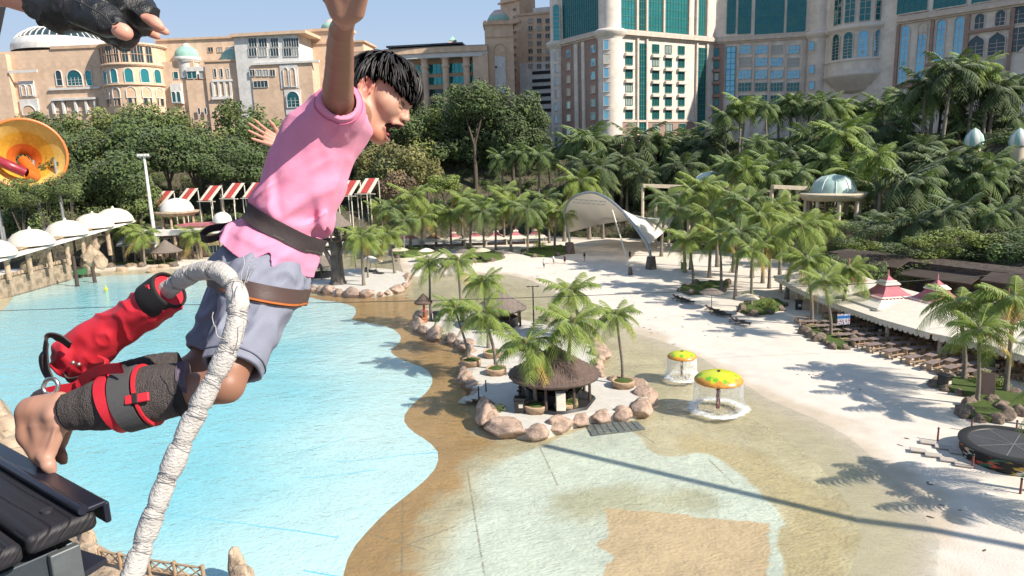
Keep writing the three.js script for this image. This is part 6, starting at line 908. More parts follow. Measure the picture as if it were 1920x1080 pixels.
  const gs = [nets(body2, ...box3([Hn, Hf, Kn, Kf, An, Af, Sn, Sf, En, Wn, Ef, Wf, J(30, 890, 1.8), J(680, 200, 1.9)], .09), .0085, skinC), nets(headF, ...box3([h(.13, 0, .09), h(-.11, .13, -.09), h(0, -.15, 0), h(.05, -.12, .06)], .02), .0029, headC), nets(join(.014, handN, cap(J(636, 22, 1.445), J(627, -12, 1.42), .0205, .018), cap(J(667, 20, 1.445), J(677, -10, 1.42), .0195, .016), cap(J(650, 6, 1.44), J(652, -30, 1.41), .02), cap(chain[7][0], Wn, chain[7][1], .0222)), ...box3(hp, .03), .0035, (x, y, z) => mixc(skinC(x, y, z), [.48, .25, .18], .6)), nets(join(.008, handF, cap(mid(Ef, Wf, .85), Wf, .0265, .025)), ...box3(hq, .03), .0035, (x, y, z) => mixc(skinC(x, y, z), [.50, .26, .19], .7)), nets(join(.015, footN, cap(mid(Kn, An, .85), An, .04, .039)), ...box3([J(20, 740, 1.73), J(125, 895, 1.62), An, J(60, 800, 1.86)], .05), .004, (x, y, z) => mixc(mixc([.54, .33, .26], [.46, .23, .175], (fbm3(x * 26, y * 26, z * 26, 3) - .38) * 1.3), [.36, .18, .12], smoothstep(-x, 1.03 * .9, 1.3)))];  // sole side of the near foot is painted darker for its shade
  add('body', mergeGeometries(gs.map(plain)), skin);
  // teeth, tongue, brows
  add('tongue', nets(elli(h(.070, -.086, 0), hF, hU, hS, .026, .008, .016), ...box3([h(.1, -.08, .02), h(.05, -.08, -.02)], .015), .0025), std([.42, .10, .09], { name: 'tongue', roughness: .3 }));
  const hairM = std([.024, .021, .021], { name: 'black hair', roughness: .5, specularIntensity: .7 });
  add('eyebrow', merge([1, -1].map((s) => nets(join(.004, cap(h(.107, .028, s * .014), h(.104, .034, s * .032), .0036), cap(h(.104, .034, s * .032), h(.092, .03, s * .047), .0034, .0018)), ...box3([h(.11, .03, s * .01), h(.09, .03, s * .05)], .012), .0018))), hairM);
  // hair: a cap plus locks
  const hc = join(.03, el(.012, .05, 0, .108, .09, .086), el(-.03, .028, 0, .086, .086, .082)), hl = (f, s) => (f > .015 ? .052 - .011 * smoothstep(f, .05, .11) : f > -.012 ? .034 : lerp(-.052, .02, smoothstep(f, -.05, -.012)));
  const hair = (x, y, z) => { const q = v3(x, y, z).sub(hO), f = q.dot(hF), u = q.dot(hU), s = q.dot(hS); const n = .0035 * Math.sin(f * 210 + s * 160 + 9 * fbm3(f * 20, u * 20, s * 20, 2)) ; return Math.max(hc(x, y, z) + n, hl(f, s) - u + .004 * Math.sin(f * 160), -(head0(x, y, z) - .001)); };
  seed = 5; const lock = [], P3 = v3(0, 0, 0);
  const cap3 = nets(hair, ...box3([h(.13, .1, .1), h(-.13, .15, -.1), h(0, -.06, 0)], .02), .0033);
  for (let i = 0; i < 1900; i++) {
    const a = rr(0, 6.283), b = rr(.05, 1.45); let p = h(.0 + Math.cos(a) * Math.sin(b) * .1, .05 + Math.cos(b) * .085, Math.sin(a) * Math.sin(b) * .085), pts = [], fw = Math.cos(a);
    const lift = rr(-.001, .011), tw = rr(-.9, .9), L = Math.round(rr(9, 17)), dn = v3(0, 0, 0);
    for (let s = 0; s < L; s++) {
      const e = .002, gx = hc(p.x + e, p.y, p.z) - hc(p.x - e, p.y, p.z), gy = hc(p.x, p.y + e, p.z) - hc(p.x, p.y - e, p.z), gz = hc(p.x, p.y, p.z + e) - hc(p.x, p.y, p.z - e), n = v3(gx, gy, gz).normalize(), dd = hc(p.x, p.y, p.z); p = p.clone().addScaledVector(n, lift * (1 - s / L * .5) - dd);
      const q = p.clone().sub(hO), f = q.dot(hF), u = q.dot(hU); if (u < hl(f, 0) - rr(.004, .02)) break; pts.push([p, n]);
      dn.copy(hU).multiplyScalar(-1).addScaledVector(hF, .55 + .5 * fw).addScaledVector(hS, .25 * Math.sin(i)); const d = dn.clone().addScaledVector(n, -dn.dot(n)).normalize(); p = p.clone().addScaledVector(d, .0085);
    }
    if (pts.length < 3) continue; const w = rr(.0012, .0042), pos = [], ix = [], nn = [];
    pts.forEach(([q, n], s) => { const tn = (pts[Math.min(s + 1, pts.length - 1)][0]).clone().sub(pts[Math.max(0, s - 1)][0]).normalize(), sd = tn.clone().cross(n).multiplyScalar(w * (1 - .8 * (s / pts.length) ** 2)); for (const z of [1, -1]) { const c = q.clone().addScaledVector(sd, z); pos.push(c.x, c.y, c.z); const m = n.clone().addScaledVector(sd.clone().normalize(), z * .7 + tw * .6).normalize(); nn.push(m.x, m.y, m.z); } if (s) { const o = s * 2; ix.push(o - 2, o - 1, o, o - 1, o + 1, o); } });
    const g = new THREE.BufferGeometry(); g.setAttribute('position', new THREE.Float32BufferAttribute(pos, 3)); g.setAttribute('normal', new THREE.Float32BufferAttribute(nn, 3)); g.setIndex(ix); lock.push(plain(g));
  }
  for (let i = 0; i < 640; i++) {
    const a = rr(0, 6.283), b = rr(.1, 1.5), fw = Math.cos(a), sw = rr(-.9, .9); let p = h(-.005 + Math.cos(a) * Math.sin(b) * .1, .05 + Math.cos(b) * .085, Math.sin(a) * Math.sin(b) * .085), pts = [], nn0 = [];
    const L = Math.round(rr(7, 12)), over = fw > .2 ? rr(.0, .015) : rr(0, .014), w = rr(.0022, .0052), up = rr(.002, .012), kick = rnd() < .35 ? rr(.004, .014) : 0;
    for (let s = 0; s < L; s++) { const e = .002, n = v3(hc(p.x + e, p.y, p.z) - hc(p.x - e, p.y, p.z), hc(p.x, p.y + e, p.z) - hc(p.x, p.y - e, p.z), hc(p.x, p.y, p.z + e) - hc(p.x, p.y, p.z - e)).normalize(), dd = hc(p.x, p.y, p.z); p = p.clone().addScaledVector(n, up * Math.sin(s / L * 2.6) + kick * (s / L) ** 2 - dd + .001); const q = p.clone().sub(hO); if (q.dot(hU) < hl(q.dot(hF), 0) - over) break; pts.push(p); nn0.push(n); const dn = hU.clone().multiplyScalar(-1).addScaledVector(hF, .5 + .55 * fw).addScaledVector(hS, sw * .6), d = dn.addScaledVector(n, -dn.dot(n)).normalize(); p = p.clone().addScaledVector(d, .010); }
    if (pts.length < 4) continue; const pos = [], ix = [], N = pts.length;
    pts.forEach((q, s) => { const tn = pts[Math.min(s + 1, N - 1)].clone().sub(pts[Math.max(0, s - 1)]).normalize(), sd = tn.clone().cross(nn0[s]).normalize(), k = w * Math.min(1, .45 + s * .3) * (1 - .93 * (s / (N - 1)) ** 1.8); for (const [x, y] of [[-1, -.35], [-.5, .28], [0, .5], [.5, .28], [1, -.35]]) { const c = q.clone().addScaledVector(sd, x * k).addScaledVector(nn0[s], y * k * .8); pos.push(c.x, c.y, c.z); } if (s) for (let c = 0; c < 4; c++) { const o = s * 5 + c; ix.push(o - 5, o - 4, o, o - 4, o + 1, o); } });
    const g = new THREE.BufferGeometry(); g.setAttribute('position', new THREE.Float32BufferAttribute(pos, 3)); g.setIndex(ix); g.computeVertexNormals(); lock.push(plain(g));
  }
  add('hair', mergeGeometries([plain(cap3), ...lock]), hairM);
  // shirt
  const shirt0 = join(.045, torso(c0, Tx, F, E, st([[8, -11, 94, .188], [40, -9, 83, .170], [66, -4, 70, .142], [80, -3, 64, .134], [95, -5, 63, .142], [130, -6, 65, .156], [200, -13, 68, .166], [270, -15, 62, .168], [318, -3, 46, .135], [340, 5, 34, .07]])), cap(onT(298, -2, -.07), Sn.clone().lerp(En, .02), .066, .058), cap(onT(298, -2, .07), Sf, .066, .058));
  const slvN = cap(Sn, mid(Sn, En, .42), .060, .054), slvF = cap(Sf, mid(Sf, Ef, .40), .060, .055);
  const fold = (x, y, z) => { const px = x - c0.x, py = y - c0.y, pz = z - c0.z, a = (px * Tx.x + py * Tx.y) / k, f = (px * F.x + py * F.y) / k, w = Math.max(0, 1 - Math.abs(a - 100) / 70), r = 1 - (2 * vn3((f + a * .55) * .028 + 3, pz * 7, a * .006 + 7) - 1) ** 2, s = 1 - (2 * vn3((f - a * .5) * .045 + 9, pz * 10, a * .014) - 1) ** 2; const l = 1 - (2 * vn3((f - (a - 90) * .42) * .019 + 5.3, pz * 3.5 + 2, a * .0035) - 1) ** 2; return (1 - .85 * Math.exp(-(((a - 81) / 16) ** 2))) * (.022 * (l * l * l - .62) + .022 * (r * r * r - .62) * (.5 + w) + .016 * (s * s * s - .62) * (.3 + w * 1.2)) + .004 * (fbm3(px * 22, py * 22, pz * 22, 2) - .4); };
  const shirtO = (x, y, z) => smin(smin(shirt0(x, y, z) - fold(x, y, z), slvN(x, y, z) - .4 * fold(x, y, z), .04), slvF(x, y, z), .04);
  const sleevePl = (a, b, s) => { const d = b.clone().sub(a).normalize(), o = a.clone().lerp(b, s); return (x, y, z) => (x - o.x) * d.x + (y - o.y) * d.y + (z - o.z) * d.z; }, cN = sleevePl(Sn, En, .30), cF = sleevePl(Sf, Ef, .34), nearN = cap(Sn, En, .11, .11), nearF = cap(Sf.clone().lerp(Ef, .3), Ef, .1, .1), nb = J(668, 214, 2.08), nd = v3(.93, .36, .05).normalize();
  const hem = (x, y, z) => { const px = x - c0.x, py = y - c0.y, pz = z - c0.z, a = (px * Tx.x + py * Tx.y) / k, f = (px * F.x + py * F.y) / k; return (16 + 30 * Math.max(0, 1 - Math.abs(f - 20) / 22) * (pz > 0 ? 1 : .3) - 7 * Math.cos(f / 34) - a) * k; };
  const shirtF = (x, y, z) => { const o = shirtO(x, y, z), hm = hem(x, y, z), oN = nearN(x, y, z) < 0 ? cN(x, y, z) : -1, oF = nearF(x, y, z) < 0 ? cF(x, y, z) : -1; let d = Math.max(o, -Math.max(o + .012, -.045 - Math.max(hm, oN, oF))); if (nearN(x, y, z) < 0) d = Math.max(d, cN(x, y, z)); if (nearF(x, y, z) < 0) d = Math.max(d, cF(x, y, z)); d = Math.max(d, hem(x, y, z)); return Math.max(d, -(cap2(x, y, z))); }, cap2 = cap(nb.clone().addScaledVector(nd, -.012), h(-.015, -.03, 0), .051, .06);
  const pinkM = cloth('pink cotton shirt', [.78, .275, .43]); pinkM.sheenColor.setRGB(1, .6, .7);
  add('shirt', nets(shirtF, ...box3([Sn, mid(Sn, En, .5), Sf, mid(Sf, Ef, .45), onT(0, -95, -.18), onT(0, 95, .18), onT(345, 40, 0), onT(200, -85, 0)], .05), .0042), pinkM);
  { const cpts = []; for (let i = 0; i < 26; i++) { const a = i / 26 * 6.283, s1 = v3(0, 0, 1).addScaledVector(nd, -nd.z).normalize(), s2 = nd.clone().cross(s1); cpts.push(nb.clone().addScaledVector(nd, .002).addScaledVector(s1, Math.cos(a) * .056).addScaledVector(s2, Math.sin(a) * .056)); } const g = tube(cpts, .0075, 8, 60, true); add('collar', g, pinkM); }
  // a band that hugs a surface
  const band = (sdf, c, axis, w, th, o0 = .002, prof = () => 0, rows = 6, N = 72, R0 = .32) => {
    const n = axis.clone().normalize(), s1 = (Math.abs(n.z) > .9 ? v3(1, 0, 0) : v3(0, 0, 1)).addScaledVector(n, -n.dot(Math.abs(n.z) > .9 ? v3(1, 0, 0) : v3(0, 0, 1))).normalize(), s2 = n.clone().cross(s1), rad = []; 
    for (let j = 0; j < rows; j++) { rad.push([]); for (let i = 0; i < N; i++) { const a = i / N * 6.283185, d = s1.clone().multiplyScalar(Math.cos(a)).addScaledVector(s2, Math.sin(a)), q = c.clone().addScaledVector(n, (j / (rows - 1) - .5) * w); let r = R0; for (let s = 0; s < 60; s++) { const p = q.clone().addScaledVector(d, r), v = sdf(p.x, p.y, p.z); if (v < .0008 || r < .01) break; r -= Math.max(.001, v * .8); } rad[j].push(Math.max(r, .02)); } }
    const sm = rad[0].map((_, i) => { let m = 0; for (let j = 0; j < rows; j++) m = Math.max(m, rad[j][i]); return m; }), pos = [], ix = [], ring = 2 * rows, at = (i, q) => (i % N) * ring + q;
    for (let i = 0; i < N; i++) { const a = i / N * 6.283185, d = s1.clone().multiplyScalar(Math.cos(a)).addScaledVector(s2, Math.sin(a)), base_ = (sm[(i + N - 1) % N] + sm[i] * 2 + sm[(i + 1) % N]) / 4; for (const [side, list] of [[1, [...Array(rows).keys()]], [0, [...Array(rows).keys()].reverse()]]) for (const j of list) { const r = lerp(base_, rad[j][i], .3) + o0 + (side ? th + prof(a, j / (rows - 1)) : -.004), p = c.clone().addScaledVector(n, (j / (rows - 1) - .5) * w).addScaledVector(d, r); pos.push(p.x, p.y, p.z); } for (let q = 0; q < ring; q++) { const q2 = (q + 1) % ring; ix.push(at(i, q), at(i, q2), at(i + 1, q), at(i, q2), at(i + 1, q2), at(i + 1, q)); } }
    const g = new THREE.BufferGeometry(); g.setAttribute('position', new THREE.Float32BufferAttribute(pos, 3)); g.setIndex(ix); const t2 = toCreasedNormals(g, .7); return t2;
  };
  const web = cloth('dark webbing', [.045, .032, .034], 60, .002, { roughness: .75 }), leather = cloth('brown leather strap', [.085, .05, .045], 20, .0006, { roughness: .5 }), orange = mat('orange piping', [.62, .17, .03]), blackM = cloth('black neoprene', [.016, .015, .017], 60, .001, { roughness: .8 }), knit = MT.knit ??= std([.085, .072, .07], { name: 'dark ribbed wrap', roughness: .97, map: rep(mottle, 9), bumpMap: rep(tex(256, 256, (u, v) => .6 * fbm(u * 60, v * 12, 3, 12) + .6 * hash(Math.floor(u * 128), Math.floor(v * 128))), 5), bumpScale: .005 }), redM = cloth('red nylon', [.62, .022, .04], 30, .0008, { roughness: .55 });
  const bn = v3(119, -67, 0).cross(v3(0, 0, 1)).normalize().multiplyScalar(-1), wAx = v3(.487, .873, .0).normalize();
  const wb_ = add('harness_belt', band(shirtO, onT(81, -3, 0), wAx, .047, .003), web);
  const ribbon = (pts, w, up, th = .0025) => { const c = new THREE.CatmullRomCurve3(pts), n = 40, pos = [], ix = []; for (let i = 0; i <= n; i++) { const p = c.getPoint(i / n), tn = c.getTangent(i / n), s = typeof up === 'function' ? up(i / n) : up.clone(); s.addScaledVector(tn, -s.dot(tn)).normalize(); const nn = tn.clone().cross(s).multiplyScalar(th / 2); for (const [a, b] of [[1, 1], [-1, 1], [-1, -1], [1, -1]]) { const q = p.clone().addScaledVector(s, a * w / 2).addScaledVector(nn, b); pos.push(q.x, q.y, q.z); } if (i < n) for (let q = 0; q < 4; q++) { const a = i * 4 + q, b = i * 4 + (q + 1) % 4; ix.push(a, b, a + 4, b, b + 4, a + 4); } } const g = new THREE.BufferGeometry(); g.setAttribute('position', new THREE.Float32BufferAttribute(pos, 3)); g.setIndex(ix); return toCreasedNormals(g, .6); };
  add('strap_tail', ribbon([J(486, 402, 2.02), J(455, 424, 1.98), J(420, 440, 1.96), J(388, 449, 1.95), J(377, 444, 1.96), J(392, 430, 1.99), J(425, 424, 2.02), J(462, 412, 2.04)], .03, v3(.25, .55, .8)), web);
  // shorts
  const pel = torso(c0, Tx, F, E, st([[-62, -2, 66, .15], [-30, -8, 88, .172], [0, -6, 85, .168], [34, -4, 68, .145], [60, -3, 54, .125]])), sN = cap(Hn, mid(Hn, Kn, .9), .1, .07), sF = cap(Hf, mid(Hf, Kf, .92), .105, .08);
  const sfold = (x, y, z) => { const r = 1 - (2 * vn3(x * 13 + y * 9, y * 8 - x * 8, z * 9 + 4) - 1) ** 2, q = 1 - (2 * vn3(x * 26 - y * 12 + 7, y * 18, z * 18) - 1) ** 2; return .017 * (r * r - .68) + .010 * (q * q - .7); };
  const shO = (x, y, z) => join3(x, y, z) - sfold(x, y, z), join3 = join(.05, pel, sN, sF), hN = sleevePl(Hn, Kn, .86), hF2 = sleevePl(Hf, Kf, .84), zN = cap(mid(Hn, Kn, .6), Kn, .125), zF = cap(mid(Hf, Kf, .6), Kf, .12);
  add('shorts', nets((x, y, z) => { const o = shO(x, y, z), q1 = zN(x, y, z) < 0 ? hN(x, y, z) : -1, q2 = zF(x, y, z) < 0 ? hF2(x, y, z) : -1; let d = Math.max(o, -Math.max(o + .012, -.05 - Math.max(q1, q2))); if (zN(x, y, z) < 0 && zN(x, y, z) < zF(x, y, z)) d = Math.max(d, hN(x, y, z)); if (zF(x, y, z) < 0 && zF(x, y, z) <= zN(x, y, z)) d = Math.max(d, hF2(x, y, z)); const a = ((x - c0.x) * Tx.x + (y - c0.y) * Tx.y) / k; return Math.max(d, (a - 50) * k); }, ...box3([Hn, Kn, Hf, Kf, onT(60, -90, -.18), onT(60, 90, .18), onT(-60, 90, 0)], .11), .0045), cloth('grey-blue cotton shorts', [.225, .24, .31]));
  const hb = add('hip_strap', band(shO, onT(-34, 4, 0), v3(.235, .97, 0), .05, .004), leather); const pipe = band(shO, onT(-34, 4, 0).addScaledVector(v3(.235, .97, 0).normalize(), -.017), v3(.235, .97, 0), .0045, .010); shared('piping', toWorld(pipe, base), orange, hb);
  { const q = J(558, 541, 1.78); for (let i = 0; i < 30; i++) { const v = shO(q.x, q.y, q.z); if (v < .006) break; q.z -= v * .8; } const g = new RoundedBoxGeometry(.05, .07, .014, 3, .006).rotateZ(-.35).rotateY(.5).translate(q.x, q.y, q.z + .002); add('strap_buckle', g, blackM); }
  // stitched hems and belt lines
  { const sh1 = (x, y, z) => smin(pel(x, y, z), sN(x, y, z), .05) - sfold(x, y, z), st = cloth('dark stitch', [.12, .13, .18]), ax = Kn.clone().sub(Hn); add('hem_stitch', band(sh1, mid(Hn, Kn, .80), ax, .003, .0012, .0015, () => 0, 3), st); const pk = cloth('deep pink stitch', [.55, .13, .25]); add('sleeve_stitch', band((x, y, z) => shirtO(x, y, z), mid(Sn, En, .235), En.clone().sub(Sn), .003, .0012, .0012, () => 0, 3, 72, .1), pk); const th = cloth('belt thread', [.13, .10, .10]); for (const o of [-.017, .017]) shared('stitching', toWorld(band(shirtO, onT(81, -3, 0).addScaledVector(wAx, o), wAx, .0028, .0045, .002, () => 0, 3), base), th, wb_); }
  // leg wraps
  const wrap = (a, b, rs, n = 60) => loft([a, a.clone().lerp(b, .33), a.clone().lerp(b, .66), b], (s, q) => { const i = Math.min(rs.length - 2, Math.floor(s * (rs.length - 1))), u = s * (rs.length - 1) - i; return lerp(rs[i], rs[i + 1], u * u * (3 - 2 * u)) * (1 + .02 * Math.sin(q * 3 + s * 5)) + .0025 * (vn(s * 40, q * 6) - .5); }, n, 48);
  const wa0 = J(126, 772, 1.725), wa1 = J(346, 727, 1.745), rs = [.046, .054, .064, .069, .071, .0725, .07, .064], wN = add('leg_wrap', wrap(wa0, wa1, rs), knit);
  const wS = (x, y, z) => { const d = wa1.clone().sub(wa0), L = d.length(), q = v3(x, y, z).sub(wa0), s = clamp(q.dot(d) / (L * L), 0, 1), i = Math.min(rs.length - 2, Math.floor(s * (rs.length - 1))); return q.addScaledVector(d, -s).length() - lerp(rs[i], rs[i + 1], s * (rs.length - 1) - i); };
  const wd = wa1.clone().sub(wa0).normalize(), tilt = (a, b) => wd.clone().add(v3(0, a, b)).normalize();
  shared('red_band', toWorld(band(wS, wa0.clone().lerp(wa1, .43), tilt(.22, 0), .028, .004, .002), base), redM, wN); shared('velcro_strap', toWorld(band(wS, wa0.clone().lerp(wa1, .575), tilt(.1, 0), .052, .006, .002), base), cloth('grey velcro', [.075, .075, .078], 60, .001), wN); shared('edge_piping', toWorld(band(wS, wa0.clone().lerp(wa1, .70), tilt(.1, 0), .006, .006, .002), base), redM, wN);
  { const p = J(257, 747, 1.66); for (let i = 0; i < 30; i++) { const v = wS(p.x, p.y, p.z); if (v < .012) break; p.z -= v * .8; } shared('buckle', toWorld(new RoundedBoxGeometry(.058, .022, .008, 2, .003).rotateZ(.18).rotateX(-.25).translate(p.x, p.y, p.z), base), redM, wN); shared('buckle_bar', toWorld(new RoundedBoxGeometry(.014, .026, .012, 2, .003).rotateZ(.18).rotateX(-.25).translate(p.x - .004, p.y, p.z), base), blackM, wN); }
  add('inner_cuff', wrap(J(330, 735, 1.745), J(352, 728, 1.75), [.066, .068, .064]), blackM); add('thin_liner', wrap(J(340, 720, 1.745), J(356, 717, 1.75), [.056, .056]), cloth('purple-grey liner', [.14, .11, .15]));
  add('leg_wrap', wrap(J(150, 742, 1.88), J(340, 702, 1.95), rs), knit);
}
// ================= bungee cord with its red sleeve
{
  const base = V(318, 545, 1.75), t = thing('bungee_cord', 'thick white wrapped bungee cord with red fabric sleeve hanging from the jumper', 'bungee cord', base), add = (n, g, m, p = t) => shared(n, toWorld(g, base), m, p);
  const path = [J(285, 566, 1.79), J(318, 541, 1.76), J(345, 521, 1.72), J(378, 508, 1.68), J(410, 510, 1.65), J(436, 532, 1.62), J(446, 570, 1.6), J(438, 625, 1.58), J(415, 682, 1.57), J(386, 738, 1.56), J(352, 806, 1.55), J(322, 876, 1.54), J(293, 950, 1.53), J(266, 1025, 1.52), J(240, 1110, 1.5), J(215, 1250, 1.48)];
  const cv = new THREE.CatmullRomCurve3(path), L = cv.getLength(), tie = (s) => { const q = ((s % .078) + .078) % .078 - .039; return Math.exp(-((q / .009) ** 2)); };
  const wool = MT.wool ??= std([.56, .53, .505], { name: 'white cord wrapping', roughness: .95, map: rep(tex(256, 256, (u, v) => .8 + .3 * (fbm(u * 10, v * 40, 4, 10) - .45)), 2, 6), bumpMap: rep(tex(256, 256, (u, v) => fbm(u * 14, v * 70, 4, 14)), 2, 5), bumpScale: .003 });
  const rad = (q, a) => { const s = q * L; return .0235 + .0012 * Math.sin(s * 50) - .0045 * tie(s + .006 * Math.sin(a + s * 20)) + .0036 * (vn(s * 42, a * 1.6 + 9) - .5) + .001 * (vn(s * 200, a * 5) - .5); };
  const g = loft(path, rad, 420, 30); g.applyMatrix4(camM).translate(-base.x, -base.y, -base.z); shared('cord', g, wool, t);
  // string binding and loose threads
  const fr = cv.computeFrenetFrames(400, false), strings = []; seed = 19;
  for (let s0 = .04; s0 < L - .05; s0 += .078) for (let q = 0; q < 3; q++) { const pts = []; for (let i = 0; i <= 14; i++) { const a = i / 14 * 6.9 + q, s = clamp((s0 + (i / 14 - .5) * .03 * (q - 1.2) + rr(-.001, .001)) / L, 0, 1), p = cv.getPointAt(s), k = Math.round(s * 400); pts.push(p.addScaledVector(fr.normals[k], Math.cos(a) * (rad(s, a) + .0012)).addScaledVector(fr.binormals[k], Math.sin(a) * (rad(s, a) + .0012))); } strings.push(tube(pts, .0009, 4, 28)); }
  const b = add('binding_string', merge([strings]), mat('grey string', [.42, .40, .39])); b.userData.kind = 'stuff';
  for (const l of [[[455, 540], [462, 520], [466, 500], [476, 482]], [[455, 545], [452, 515], [458, 495], [456, 480]], [[462, 530], [470, 510], [480, 495]], [[402, 612], [398, 594], [400, 585]], [[446, 655], [456, 630], [458, 600]], [[404, 610], [408, 630], [422, 636]], [[358, 508], [360, 498], [361, 489]]]) add('loose_thread', tube(l.map(([x, y]) => J(x, y, 1.55)), .0011, 5, 16), wool);
  const redM = MT['red nylon'], blackM = MT['black neoprene'], web = MT['dark webbing'];
  const sp = [J(316, 548, 1.77), J(285, 572, 1.79), J(240, 600, 1.81), J(195, 630, 1.83), J(155, 660, 1.84), J(118, 690, 1.84)];
  const sl = loft(sp, (q, a) => { const ca = Math.cos(a) * 1.6, sa = Math.sin(a) * 1.6, w = 1 - (2 * vn3(q * 6 + ca, sa + 3, q * 2) - 1) ** 2, w2 = (1 - Math.abs(2 * vn3(q * 9 - ca * .9, sa * .8 + q * 3, 7.5) - 1)) ** 2; return (.044 + .012 * smoothstep(q, .4, .75) - .022 * smoothstep(q, .88, 1)) * (Math.abs(Math.sin(a + .8)) * .12 + .93) + .010 * (w - .6) + .009 * (w2 - .3); }, 110, 64); add('sleeve', sl, redM);
  add('cuff', (() => { const a = J(283, 566, 1.785), c = J(326, 538, 1.765), d = c.clone().sub(a).normalize(), pr = [[.042, 0], [.0495, .002], [.051, .03], [.052, .062], [.05, .07], [.045, .068], [.042, .03], [.042, .005]]; return lathe(pr, 48).applyQuaternion(new THREE.Quaternion().setFromUnitVectors(v3(0, 1, 0), d)).translate(a.x, a.y, a.z); })(), blackM);
  // web straps, ring and red tapes at the lower end
  const rib = (pts, w, up, m, n) => { const c = new THREE.CatmullRomCurve3(pts), N = 36, pos = [], ix = []; for (let i = 0; i <= N; i++) { const p = c.getPoint(i / N), tn = c.getTangent(i / N), s = up.clone().addScaledVector(tn, -up.dot(tn)).normalize(), q = tn.clone().cross(s).multiplyScalar(.002); for (const [x, y] of [[1, 1], [-1, 1], [-1, -1], [1, -1]]) { const v = p.clone().addScaledVector(s, x * w / 2).addScaledVector(q, y); pos.push(v.x, v.y, v.z); } if (i < N) for (let e = 0; e < 4; e++) { const a = i * 4 + e, b2 = i * 4 + (e + 1) % 4; ix.push(a, b2, a + 4, b2, b2 + 4, a + 4); } } const g2 = new THREE.BufferGeometry(); g2.setAttribute('position', new THREE.Float32BufferAttribute(pos, 3)); g2.setIndex(ix); add(n, toCreasedNormals(g2, .7), m); };
  rib([J(132, 648, 1.75), J(112, 634, 1.745), J(92, 632, 1.745), J(86, 650, 1.75), J(88, 690, 1.76), J(96, 712, 1.76)], .03, v3(.7, .45, .6), web, 'web_strap'); rib([J(88, 655, 1.76), J(78, 668, 1.76), J(80, 692, 1.77), J(92, 714, 1.77)], .02, v3(.8, .1, .6), web, 'web_strap');
  rib([J(86, 738, 1.80), J(110, 732, 1.80), J(140, 727, 1.80), J(165, 712, 1.79), J(205, 694, 1.75)], .03, v3(.1, 1, .2), redM, 'red_tape'); rib([J(150, 716, 1.78), J(172, 700, 1.74), J(200, 692, 1.70), J(228, 690, 1.66)], .026, v3(0, 1, .3), redM, 'red_tape'); rib([J(120, 700, 1.8), J(128, 712, 1.8), J(150, 710, 1.8), J(170, 700, 1.8)], .02, v3(.2, .6, .6), web, 'web_strap'); rib([J(178, 694, 1.76), J(196, 688, 1.755), J(200, 676, 1.755), J(188, 668, 1.76)], .02, v3(.2, .2, 1), redM, 'red_tape');
  add('carabiner', tube([J(84, 718, 1.76), J(81, 728, 1.76), J(88, 738, 1.76), J(104, 736, 1.75), J(109, 722, 1.75), J(103, 712, 1.75), J(90, 711, 1.755)], .0055, 8, 50, true), std([.5, .52, .52], { name: 'carabiner steel', metalness: .9, roughness: .3 }));
  for (const [x, y] of [[137, 680], [148, 683]]) { const p = J(x, y, 1.77); add('snap', new THREE.SphereGeometry(.0055, 12, 8).translate(p.x, p.y, p.z), std([.4, .38, .36], { name: 'snap metal', metalness: .8, roughness: .35 })); }
}
